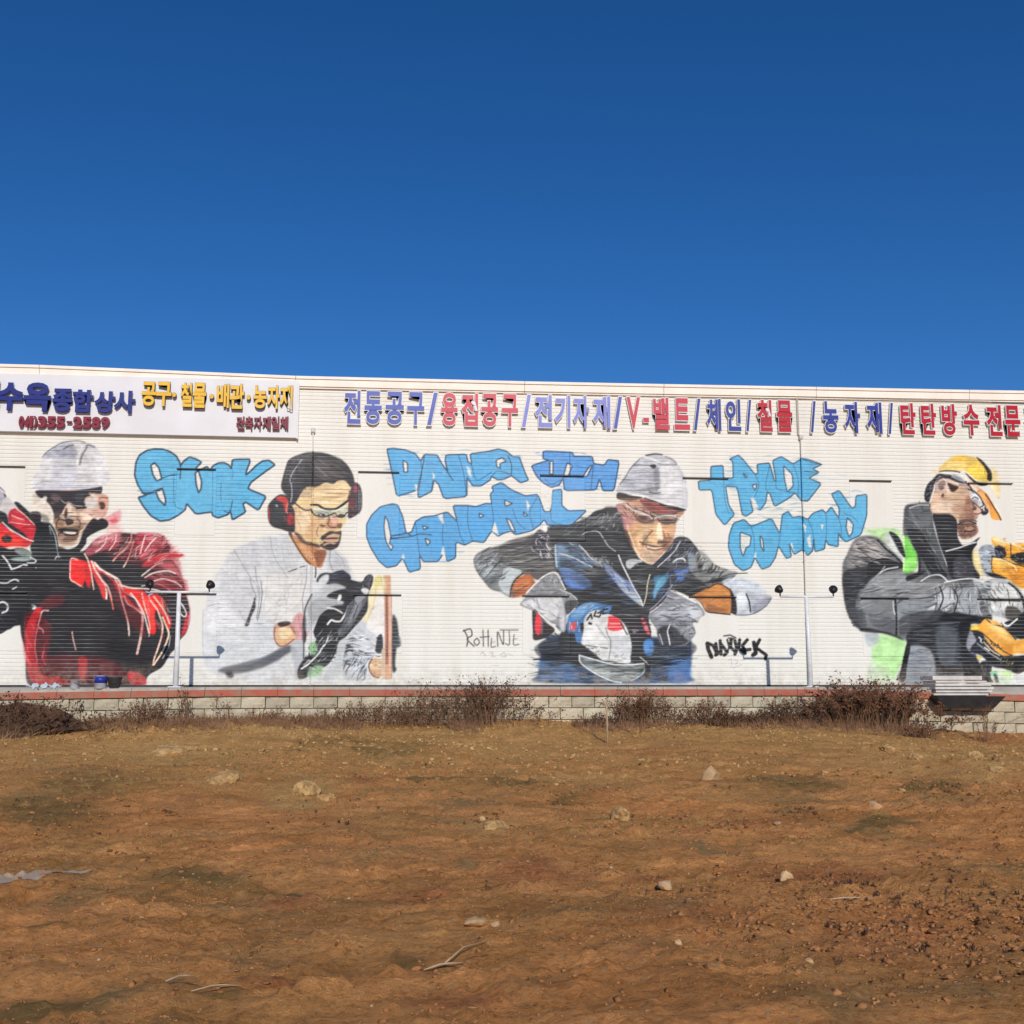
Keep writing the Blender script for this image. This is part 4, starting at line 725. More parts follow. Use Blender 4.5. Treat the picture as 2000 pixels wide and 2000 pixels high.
BLUE_WORKER = '''
own 3
@ 900 1000 5.682
# trousers
f 39506f b3 | 880,1640 940,1440 1100,1360 2400,1400 2560,1500 2540,1800 2540,1885 1600,1905 840,1885 860,1800
f 2a2f3c b2.4 a.9 | 930,1420 1500,1400 1500,1560 1400,1640 920,1600
s 0f1218 w3 n70 l90 a.8 r0 j2 | 900,1460 2400,1440 2440,1880 880,1880
s 8fa8b8 w1.6 n50 l100 a.7 r0 j2 | 900,1460 2500,1440 2530,1860 880,1860
s 5b86b8 w4 n34 l60 a.7 r0 j3 b1.6 | 870,1650 1200,1680 1300,1870 850,1870
s 3f5a44 w2.4 n12 l60 a.6 r0 j2 | 1100,1480 2000,1500 2000,1760 1100,1760
f 4c7fc0 b4 a.75 | 2380,1600 2520,1560 2540,1870 2300,1870
f 20242e b2 a.6 | 960,1440 2450,1420 2480,1620 1500,1700 930,1640
s 0c0f16 w3.4 n80 l100 a.75 r0 j2 | 960,1440 2450,1420 2480,1700 940,1700
s 9fb4c0 w1.6 n44 l100 a.6 r0 j2 | 900,1440 2450,1420 2500,1860 880,1860
# sleeves and jacket body
f 5a5652 b2 | 145,540 180,470 280,410 430,370 560,310 760,260 860,220 980,160 1100,140 1250,140 1380,80 1500,20 1560,-10 1620,-60 1760,-40 1800,60 1830,180 1900,330 1960,500 1960,900 1300,1000 1200,1000 1160,880 1080,680 980,690 900,760 760,720 560,640 640,720 560,850 540,930 460,890 330,850 240,740 170,640
f 7e8384 b2.4 | 150,540 200,460 320,430 400,480 460,560 560,620 680,670 600,740 560,830 540,940 440,880 320,830 240,730 170,640
f c3cbca b2.6 a.9 | 470,640 560,610 680,660 600,740 550,830 545,930 470,890 420,800 440,720
f a9b3b4 b2.4 a.8 | 180,560 300,540 360,600 380,700 300,740 220,680
s 3a3b3d w2 n50 l60 a.75 r-20 j20 | 150,480 450,380 560,480 460,700 330,820 200,700
s dfe3e2 w1.6 n26 l40 a.7 r-20 j24 | 170,500 400,430 560,620 600,730 330,840 220,700
s 17171a w3.2 n60 l90 a.8 r-3 j6 | 400,400 860,260 1040,240 1040,640 760,660 520,600 400,520
s 8d8b8a w1.6 n34 l90 a.65 r-4 j6 | 400,400 860,260 1040,240 1040,640 760,660 520,600
s 2c2618 w3 n20 l40 a.8 r0 j4 | 980,150 1300,150 1400,300 1040,330
f 3a383e b1.6 | 460,400 820,270 820,330 500,420
# pattern badge on the shoulder
f 332f38 b1.2 | 800,280 860,200 940,170 1000,230 1040,330 1040,460 940,500 840,480 790,420
s e8e4e2 w2.2 n26 l22 a.85 r60 j12 | 800,340 1030,330 1040,500 820,490
s 0d0b10 w2.4 n20 l16 a.8 r60 j20 | 800,300 1030,300 1040,500 820,490
s d8d2d6 w2 n16 l10 a.8 r0 j40 | 830,220 980,200 1020,330 820,330
f e9e4da b1.4 | 870,190 930,150 960,180 950,220 900,200
# vest
@ 1030 1000 5.222
f 222327 b1.4 | 230,160 420,130 600,60 720,-20 960,-30 1000,100 1060,330 1140,470 1240,530 1300,520 1420,400 1500,280 1620,260 1700,330 1760,420 1790,560 1900,600 2010,640 2120,650 1990,740 1900,790 1780,850 1680,870 1560,820 1460,800 1400,900 1300,1010 1240,1060 1260,1250 1300,1500 1100,1560 500,1560 320,1300 500,980 400,860 330,640 280,560
s 0d0d10 w3.6 n110 l90 a.8 r0 j3 | 240,160 900,0 1000,300 1300,560 1700,300 1800,600 1500,820 1200,1100 500,1000 320,600
s 8a8c84 w1.6 n80 l80 a.6 r0 j3 | 240,160 900,0 1000,300 1300,560 1700,300 1800,600 1500,820 1200,1100 500,1000 320,600
f 3f5468 b2 | 285,330 420,330 520,320 600,420 720,520 640,550 540,600 330,600 290,560
f 6c8ea6 b2 a.85 | 290,350 400,360 420,430 340,440 320,560 290,560
f 4f78b8 b2 a.85 | 330,570 420,600 440,640 360,640
s a9c3d4 w2 n20 l40 a.75 r15 j12 | 290,340 520,330 680,540 320,600
s 1c2430 w3 n22 l50 a.8 r0 j4 | 400,340 540,330 700,540 480,620 340,600
f 3b6fc0 b2 a.9 | 380,680 480,690 520,740 600,760 560,790 420,770
f 6b98d8 b2 a.85 | 420,700 500,720 540,760 460,760
s 7fa2dc w2 n14 l18 a.7 r8 | 340,600 480,680 600,770 400,780
l cfd8dc w2.2 b.8 | 285,340 290,450 300,560
l dfe0dc w2 b.8 | 320,420 430,450 560,510 660,560
l dcdcd8 w2 b.8 | 530,340 590,400 640,460 720,520
l cfcfcc w1.8 b.8 a.9 | 560,230 620,200 720,200 770,260 830,350 900,400
f 8c9094 b2 a.7 | 660,480 760,470 800,520 720,560
s e4e6e4 w2 n22 l10 a.8 r40 j40 | 640,460 800,450 880,540 720,560
# zipped shirt placket
f 8796b8 b1.6 | 790,520 880,590 980,680 1060,720 1100,790 1160,900 1185,960 1120,930 1000,830 900,720 800,600
f b9c4d6 b2 a.85 | 860,620 960,680 1020,780 1150,920 1100,900 960,790
f bfc6c2 b1.6 a.9 | 1000,800 1100,830 1175,950 1100,910
s e2e8f4 w2.2 n20 l24 a.8 r50 j14 | 790,520 1060,720 1180,950 960,800
s 2d3c6c w2.4 n16 l20 a.8 r40 j20 | 790,560 1060,720 1080,800 940,780
l e8e8e4 w2.4 b.8 | 930,440 970,540 1030,660 1090,780 1150,880 1180,960
l d9d2a8 w2.2 b.8 | 1250,640 1225,740 1215,840 1190,940
f 3f7ba0 b2 | 1290,660 1400,640 1440,600 1420,720 1340,800 1300,890 1280,860 1300,760
f 6fc0d4 b2 a.85 | 1330,700 1400,660 1400,720 1330,800 1300,880 1290,820
f 4d74c4 b2 a.9 | 1500,560 1640,540 1640,620 1580,700 1540,700 1520,640
f 5a7fd0 b2 a.7 | 1560,480 1640,470 1660,560 1580,580
s 9fc4e8 w2 n16 l22 a.75 r-45 j20 | 1290,680 1440,620 1640,540 1560,700 1300,880
# collar
f 33333a b1.4 | 1400,420 1500,270 1620,260 1720,360 1760,460 1740,560 1640,560 1560,600 1460,560 1340,540 1300,520
s a4a8b4 w2.4 n26 l26 a.8 r-50 j24 | 1400,440 1520,300 1640,280 1740,460 1700,560 1500,560
s 0e0e12 w3 n22 l26 a.8 r-30 j24 | 1400,440 1520,300 1640,280 1740,460 1700,560 1500,560
f 9cb0c0 b2 a.8 | 1640,430 1700,430 1720,540 1660,600
l dfe2e2 w3 b1 | 1490,510 1530,480 1590,475 1610,500
f b9bab8 b1.4 | 1010,500 1060,480 1150,490 1190,500 1110,530 1050,580 1010,560
s f2f2ee w2 n10 l12 a.8 r20 | 1010,490 1180,490 1060,580
# collar left of the neck
f 4a4a4c b2 a.8 | 720,100 760,30 880,-10 960,30 960,130 880,160 780,170
s b4b8ba w2.2 n24 l22 a.8 r-35 j25 | 700,110 800,0 960,0 960,170 780,200
s 0f0f12 w3 n26 l34 a.8 r-4 j10 | 500,110 800,20 980,60 1000,330 700,330
# far sleeve
@ 1180 1000 5.367
f 8c8e8c b2.6 a.8 | 960,420 1050,430 1180,560 1320,610 1400,640 1280,730 1180,760 1060,760 900,600
s e3e4e0 w2.2 n26 l26 a.85 r-62 j12 | 960,420 1160,540 1330,620 1180,740 1050,640
s 121214 w3 n40 l26 a.85 r-50 j14 | 980,450 1180,560 1330,630 1200,750 1040,720 980,600
s 0f0f10 w3.6 n30 l70 a.85 r-4 j4 | 700,600 1200,620 1300,680 1160,760 860,840 700,760
s 9a9a8c w1.5 n16 l60 a.65 r-4 j4 | 700,600 1200,620 1300,680 1160,760 860,840
l 101012 w1.8 b1 a.8 | 1150,740 1240,680 1330,650 1500,640
f d3dbe2 b3 a.9 | 1240,720 1400,690 1560,720 1700,830 1600,850 1400,810 1300,800
f c2c6cc b2.6 | 1330,820 1480,830 1640,850 1750,880 1740,940 1640,1030 1520,1070 1380,1080 1340,1020
f e4e9ea b2 a.85 | 1390,860 1480,850 1510,980 1440,1040 1390,1020
f 8f909c b3 a.8 | 1560,980 1700,900 1750,900 1720,960 1620,1040 1550,1060
l 5a5a62 w2 b1.2 | 1750,900 1700,980 1600,1050 1500,1080 1380,1080
l 26262c w3 b1 | 1490,860 1520,940 1535,1050
f 1e1a1c b1 | 1310,810 1350,850 1385,950 1385,1070 1330,1060 1310,1040
f c98240 b1 | 920,880 1040,820 1180,750 1260,770 1320,830 1325,1050 1240,1070 1080,1050 1040,980 960,900
f e29a50 b2 a.8 | 1080,830 1180,770 1290,830 1290,880 1060,880
f 8d5a34 b2 a.8 | 1080,960 1200,1000 1300,1030 1100,1050
s 7a4420 w1.8 n14 l26 a.6 r-10 | 940,870 1300,800 1310,1040 1080,1040
l 3a2012 w2.2 b1 | 1090,800 1180,752 1260,775 1320,820
l 151013 w2.4 b1 | 940,885 1020,960 1070,1040 1180,1060 1320,1075
f dcd3c0 b1.5 a.7 | 930,900 1000,930 1060,1040 1020,1040 950,960
# near forearm skin
@ 900 1000 5.682
f b7622c b1 | 580,800 640,730 760,690 800,740 830,800 740,870 700,930 580,945 560,880
f d58148 b1.6 a.9 | 600,800 740,740 780,800 720,860 600,860
s 6b3216 w1.8 n16 l30 a.7 r-12 j8 | 570,800 790,700 780,850 600,930
l 2e1a14 w3 b1.2 | 690,680 600,760 560,850 548,940
f 6b5048 b1.6 a.8 | 560,860 600,880 600,940 560,945
# glove at the left with cuff
f 8d8e90 b1.2 | 690,980 740,900 820,820 920,730 1000,680 1060,690 1110,760 1160,860 1220,920 1290,980 1300,1020 1220,1100 1180,1140 1160,1320 1100,1320 1040,1260 960,1210 860,1120 760,1080 660,1030
f dcdcda b2 a.9 | 700,990 900,950 1080,960 1100,1060 1060,1180 980,1200 880,1120 760,1060 680,1030
f c9c9c8 b1.6 a.9 | 1080,900 1120,960 1150,1080 1150,1300 1110,1300 1090,1160
f 3a3a3e b1.4 a.9 | 1160,1000 1290,980 1280,1040 1180,1140
l f2f0ea w2.4 b.8 | 740,890 820,800 920,715 1020,670 1080,700 1120,780 1160,860
l dfdfda w2 b.8 | 1100,860 1220,910 1290,970
s 2a2a2c w2 n40 l20 a.75 r10 j40 | 780,880 1000,690 1130,850 1200,1000 1060,920 800,920
s ececea w1.6 n30 l14 a.75 r10 j40 | 780,880 1000,690 1130,850 1280,1000 1060,920 800,920
s 515256 w2 n18 l24 a.7 r40 j20 | 700,990 1080,960 1100,1260 900,1140
l 1c1c1e w2 b.8 | 820,1080 920,1190 1020,1240
l f3f1ee w2.6 b.8 | 860,1120 960,1210 1050,1260
# grinder handle
f 2b2326 b1 | 795,1095 850,1130 940,1220 1040,1300 1000,1360 930,1400 810,1420 800,1300
f e3303e b1.2 | 840,1130 880,1150 900,1260 880,1350 845,1360 820,1280
f 8a6a6c b1.4 a.8 | 890,1180 910,1200 910,1330 890,1360
l 2a1218 w2.4 b1 | 800,1100 803,1260 815,1410
s 1c1a20 w2.6 n18 l40 a.8 r20 | 900,1240 1180,1300 1300,1420 920,1400
# grinder body
@ 1030 1000 5.222
f 4479ac b1.2 | 410,1080 460,1020 540,950 650,920 760,940 860,960 820,1030 700,1080 600,1100 560,1180 560,1330 500,1320 480,1240 410,1220
f 7fa8cc b1.8 a.85 | 440,1060 540,960 640,930 680,960 600,1010 540,1090
s 1c2c3e w2.4 n12 l24 a.7 r-30 | 440,1060 640,930 840,960 600,1080
s dfe6ec w1.6 n10 l26 a.7 r-20 | 560,960 850,950 820,1020 640,1000
F c8525a b1 | 425,1130 500,1120 500,1210 430,1210
s f1e8e6 w1.6 n8 l16 a.8 r88 j3 | 420,1120 560,1120 560,1215 430,1215
F 1b1c20 b1 | 535,1130 575,1130 570,1215 540,1210
f dddcd6 b1 | 580,1090 640,1020 720,1000 800,1030 880,1060 960,1110 1020,1180 1050,1280 1065,1380 1050,1470 1050,1540 960,1545 800,1530 700,1460 590,1370 550,1330 575,1200
f f1f0ea b1.6 a.9 | 590,1180 680,1160 740,1240 800,1300 820,1370 640,1360 570,1320
f cfcfcf b1.6 a.9 | 850,1270 1000,1260 1050,1360 1040,1480 880,1460 840,1380
l 8e8e8e w2.2 b1 | 800,1180 820,1250 850,1320 845,1420 830,1500
l a5a5a5 w1.6 b1 | 700,1140 760,1230 820,1300
f e8323a b.8 | 830,1065 900,1070 950,1110 985,1170 960,1200 880,1215 820,1190 825,1120
l fbe9e4 w1.6 b.8 a.8 | 840,1140 960,1140
l fbe9e4 w1.4 b.8 a.8 | 830,1175 970,1172
l 1b1718 w1.2 b.8 | 880,1060 950,1090 1010,1170 1040,1250
L 121113 w3.4 b.8 | 610,1100 650,1040 660,1090
L 121113 w3.4 b.8 | 700,1010 680,1060 730,1070
L 121113 w3.4 b.8 | 720,1030 760,1010 740,1060
L 121113 w3.4 b.8 | 780,990 770,1040 810,1030
L 121113 w3 b.8 | 770,1000 820,985
L 121113 w5 b.8 | 632,1135 648,1140
l 2c2a28 w2.4 b1 | 950,1120 990,1200 1020,1250
l 6b6a66 w2 b1 | 590,1360 680,1370 760,1380 820,1390
s 3a3a34 w2.2 n18 l14 a.7 r10 j30 | 600,1370 720,1380 740,1470 640,1440
s f4f2ea w2 n16 l14 a.8 r10 j30 | 600,1360 820,1380 820,1540 680,1450
s 4f4f54 w2 n12 l14 a.7 r0 j20 | 860,1440 1050,1460 1050,1540 860,1530
# grinding disc
f 6f7778 b1.4 | 530,1460 620,1480 760,1540 900,1570 1100,1560 1210,1540 1200,1620 1120,1700 1000,1740 860,1720 720,1660 600,1580 540,1520
f b4bcb8 b2 a.8 | 600,1570 740,1600 1000,1650 1150,1640 1060,1710 900,1715 740,1660
s 1f2a24 w3.2 n26 l60 a.75 r0 j3 | 580,1500 1180,1560 1100,1700 800,1690
s dfe6e2 w1.6 n20 l60 a.7 r0 j3 | 580,1500 1180,1560 1100,1700 800,1690
l f1f2ee w2.4 b.8 | 530,1460 540,1530 620,1600 740,1670 870,1725 960,1740
l f4f4f0 w2.2 b.8 | 540,1465 700,1510 850,1550 1000,1560 1200,1545
l c8cccc w2 b.8 | 1205,1550 1190,1630 1120,1690 1060,1720
f 14151c b1.2 | 1200,1480 1250,1500 1250,1600 1240,1680 1210,1700 1200,1600
l d9d9d4 w1.6 b.8 | 1150,1480 1200,1520 1240,1560
# side handle and guard
f 321f24 b1.2 | 1080,1130 1150,1080 1230,1120 1260,1250 1140,1280 1060,1240
f ee6c76 b1.4 | 1160,1080 1200,1100 1250,1240 1210,1230 1180,1160
f e9e9ea b1.4 | 1070,1200 1120,1195 1140,1220 1080,1225
s 15151a w3.4 n20 l40 a.8 r0 j6 | 1040,1060 1240,1080 1250,1280 1050,1280
f 4a86c4 b2.4 | 1190,1320 1270,1300 1290,1400 1260,1470 1200,1440
f 5b94d0 b2 a.8 | 1190,1330 1240,1320 1230,1420 1190,1410
s 0c0f16 w3 n30 l70 a.7 r0 j2 | 1250,1380 1600,1380 1620,1560 1260,1600
s a4b4bc w1.5 n16 l70 a.6 r0 j2 | 1250,1380 1600,1380 1620,1560 1260,1600
# right glove
@ 1180 1000 5.367
f 8b8c90 b1.2 | 480,1060 580,990 640,920 700,820 800,870 900,930 980,960 1040,1030 1050,1080 960,1130 930,1170 960,1260 920,1330 860,1390 780,1400 700,1390 600,1390 560,1300 540,1220 480,1130
f b4b8bc b2 a.85 | 700,1000 900,950 1020,1040 1030,1080 940,1120 820,1130 600,1130 500,1090
f c9ccd0 b2 a.8 | 880,1000 980,1000 1030,1080 960,1110 900,1100
f 35343a b2 a.9 | 560,1240 700,1190 840,1310 880,1360 780,1400 620,1390
l f3f1ee w2.2 b.8 | 700,825 780,860 880,910 960,950
l e8d4d8 w2 b.8 | 480,1055 560,1000 620,940
s 2c2c30 w2.2 n46 l30 a.7 r4 j16 | 520,1050 700,850 900,950 1020,1070 920,1200 600,1200
s e2e4e6 w1.8 n40 l26 a.7 r-8 j22 | 520,1050 700,850 900,950 1020,1070 940,1300 720,1180
s 17171b w2.6 n26 l20 a.8 r40 j40 | 700,1180 940,1180 940,1320 780,1400 560,1380 560,1220
l dfdfdf w2.4 b.8 | 690,1180 665,1250 680,1330 690,1390
l cfcfcf w1.6 b.8 | 580,1280 600,1340 615,1390
s a9aeb6 w2 n18 l22 a.8 r30 j30 | 720,1170 940,1180 930,1310 800,1290
# head
@ 1150 850 6.44
f c99a7e b1.4 | 340,880 460,840 560,800 700,800 850,870 1010,920 1200,950 1110,1080 1090,1200 1070,1290 1060,1340 980,1440 900,1520 820,1600 760,1620 680,1570 600,1480 540,1370 500,1200 430,1040 380,960
f e2b07e b2.4 a.9 | 440,1120 640,1100 860,1100 1060,1120 1060,1280 980,1400 860,1500 720,1540 620,1440 540,1300
f c98f90 b2 a.8 | 420,1000 540,1000 560,1120 450,1180
f f0cc9c b2.6 a.8 | 640,1150 820,1130 900,1240 960,1330 860,1420 680,1480 600,1340
f dfb694 b2 a.8 | 620,1440 860,1480 800,1590 740,1600 660,1530
s 8a5c3c w1.7 n44 l34 a.6 r2 j8 | 440,1100 1080,1080 1060,1330 880,1500 620,1460
s f4dcb8 w1.6 n32 l26 a.65 r2 j8 | 560,1130 1040,1120 980,1400 760,1580 640,1480
f 8e8468 b2 a.7 | 680,1260 740,1260 740,1370 690,1380
f 5c3f28 b1.2 a.8 | 900,1280 960,1260 960,1300 1000,1360 920,1370 860,1360
f f6e2c0 b1.4 a.9 | 860,1130 910,1130 920,1230 940,1310 880,1330 850,1240
l 60402a w2 b1 | 660,1370 760,1380 860,1400 960,1390
l f3dcc4 w2 b1 | 700,1420 820,1420 920,1410
l 8b5448 w1.8 b1 | 720,1400 830,1408 950,1400
l f1e0c2 w2.2 b1 a.9 | 560,1400 640,1530 740,1600 800,1590
l 80532f w2.2 b1.2 a.8 | 440,1180 490,1280 540,1400 600,1500
f 6b4a34 b2 a.6 | 940,1300 1060,1280 1000,1420 930,1440
# hair and glasses
s 2b1e20 w2.2 n40 l26 a.8 r40 j30 | 340,860 480,840 800,960 780,1080 560,1060 380,980
s c98686 w1.8 n16 l24 a.7 r50 j24 | 340,880 480,860 800,960 560,1120 400,1020
s f0dcd0 w1.6 n12 l24 a.7 r35 j20 | 440,860 700,900 800,1000 600,1020
l 3a2a2c w2.6 b1 | 480,860 560,930 680,960 760,1000 800,1040
l 6c6a66 w2.2 b1 | 800,1020 940,1030 1040,1025 1130,1060
f 6b5450 b1.6 a.8 | 620,1010 800,1030 820,1100 680,1110 600,1060
f 5c443c b1.6 a.8 | 900,1050 1090,1060 1080,1100 920,1110
s 1f1517 w1.8 n18 l16 a.8 r10 | 600,1000 1090,1040 1080,1110 640,1100
l e6dcd4 w1.8 b.8 a.9 | 470,880 540,930 640,960 760,1010
l 9a8a80 w1.6 b.8 a.9 | 860,1010 1000,1015 1140,1020
f b98a86 b1.4 | 350,880 400,860 430,900 390,1000 370,950
# helmet
f c9cacd b2 | 360,720 370,640 440,520 520,410 600,320 700,260 840,230 980,260 1080,320 1150,420 1210,540 1240,680 1240,800 1220,930 1000,860 840,800 640,760
f dfdedd b3 a.9 | 880,420 1060,380 1160,500 1210,680 1200,860 1000,840 900,760
f b3b4ba b3 a.85 | 520,480 820,430 900,560 860,680 600,700 420,640
f 83858c b2.4 a.8 | 820,440 880,420 890,600 850,720 830,640
s 77787e w2 n30 l50 a.6 r2 j5 | 420,600 600,360 900,380 900,760 460,700
s f0f0ee w1.8 n16 l50 a.7 r2 j5 | 440,560 700,330 1100,360 1180,700 500,700
l 5d5e62 w3.2 b1.2 | 720,255 830,235 920,245
l 85868a w2 b1 | 960,270 1060,310 1110,370
l 6d6e72 w2 b1 | 640,300 560,380 510,440 460,530 390,620
l f5f4f1 w3 b1 | 700,275 780,290 900,340 1000,345
f 2a2a30 b1 | 770,380 820,365 850,390 820,420 780,400
l 55565c w2 b1.2 a.8 | 560,380 640,372 760,378
l 6d6e74 w2 b1 a.8 | 870,360 980,372 1100,370
l 3d3e44 w2.4 b1 a.9 | 760,715 830,730 900,722
l 5a5b60 w2 b1.2 a.8 | 740,670 840,675 900,665
f 1b1612 b.8 | 365,725 480,740 560,755 680,775 640,800 520,810 365,800
f 5d4630 b1.2 a.8 | 370,770 560,780 680,790 520,830 380,810
f f1ece8 b1 | 480,735 640,745 820,790 1000,845 1210,920 1160,920 960,875 800,830 660,775 520,755
f 8f4a44 b1.2 | 640,800 760,810 860,860 980,900 1120,930 1190,945 1080,985 900,990 780,960 680,880
f a3463c b1.6 a.9 | 780,860 900,880 960,950 860,950
s 3a1f22 w2 n18 l30 a.7 r18 j8 | 640,800 900,870 1150,940 900,980 720,900
f 15100f b1 | 880,860 1000,890 1120,905 1215,940 1150,960 1060,930 940,900
l 201a1c w2.6 b.8 | 700,790 820,830 960,880 1100,905 1215,942
l 3f3a36 w3 b1 a.9 | 800,970 900,1005 1020,1000 1100,980
@ 1150 850 6.44
f 9b6a50 b1.6 a.8 | 560,990 720,1010 780,1080 700,1100 600,1070
f 4a3430 b1.2 a.9 | 620,1030 700,1020 740,1050 680,1068
f 4a3430 b1.2 a.9 | 930,1065 1000,1050 1050,1070 980,1085
l d9cfc8 w2.4 b.8 | 470,870 560,940 650,985 760,1015 800,1050 860,1030 960,1012 1060,1015 1140,1045
l 4a4648 w2 b.8 | 560,960 620,1060 720,1100 800,1070 820,1030
l 4a4648 w2 b.8 | 870,1040 900,1100 1000,1115 1080,1080 1110,1030
f fbe6c4 b1.4 a.9 | 870,1110 905,1110 920,1220 945,1290 900,1310 865,1240
f a06a48 b1.4 a.85 | 930,1180 960,1250 985,1310 950,1330 935,1280
f 6a4430 b1 a.9 | 880,1320 940,1330 960,1345 900,1350
l 6a3c2a w2.6 b1 | 640,1340 720,1375 820,1400 920,1400 1000,1350
f f8efe2 b.8 a.95 | 730,1390 820,1408 920,1405 900,1425 820,1430 750,1410
l 7a4432 w2.4 b1 | 740,1425 830,1445 920,1425
l 8a5a40 w2.4 b1.2 | 800,1200 740,1270 690,1340 680,1400
l 8a5a40 w2 b1.2 | 990,1230 1020,1300 1010,1360
f b9a58c b1.6 a.7 | 660,1440 760,1470 880,1460 820,1560 740,1590
s 806a58 w1.4 n40 l7 a.6 r60 j50 | 560,1380 980,1400 820,1590 700,1560
l f6ddb8 w2.4 b1 a.9 | 480,1120 520,1250 580,1400 640,1500
s c48a64 w1.8 n20 l24 a.5 r0 | 440,1060 560,1100 600,1350 500,1200
@ 1030 1000 5.222
s 9aa09c w1.7 n120 l110 a.6 r0 j2 | 240,160 900,20 1000,300 1300,560 1700,300 1900,640 1500,820 1200,1100 500,1000 320,600
s 5876a8 w2.4 n60 l50 a.6 r2 j8 | 290,330 700,520 1100,760 1180,950 700,900 340,760
s 4a6aa8 w2.6 n30 l40 a.65 r-30 j10 | 1260,700 1660,520 1600,720 1300,920
s c8d4e4 w1.8 n26 l40 a.6 r30 j10 | 290,330 700,500 640,640 330,560
f 5f84c0 b2.4 a.6 | 330,560 560,640 660,760 420,760
s d5d8d8 w1.8 n20 l40 a.7 r50 j10 | 500,320 760,460 900,560 720,560
s 8d9098 w2 n30 l40 a.6 r-35 j16 | 240,160 700,-20 960,0 800,160 400,250
l c9ccce w2 b.8 | 1330,560 1420,480 1500,400 1560,300
l 9aa2b0 w2 b1 | 1250,1000 1330,930 1420,830 1480,740
s a9aaa8 w2 n20 l80 a.6 r-4 j3 | 1450,560 2000,640 1780,780 1500,800
@ 900 1000 5.682
s b5b5b2 w1.8 n40 l100 a.6 r-6 j4 | 300,400 860,270 1040,260 1040,620 700,640 420,560
s 0f0f12 w2.4 n30 l30 a.7 r-50 j20 | 180,450 460,400 560,640 330,800
'''  # long level pale hatching paints in the light caught by the siding ribs
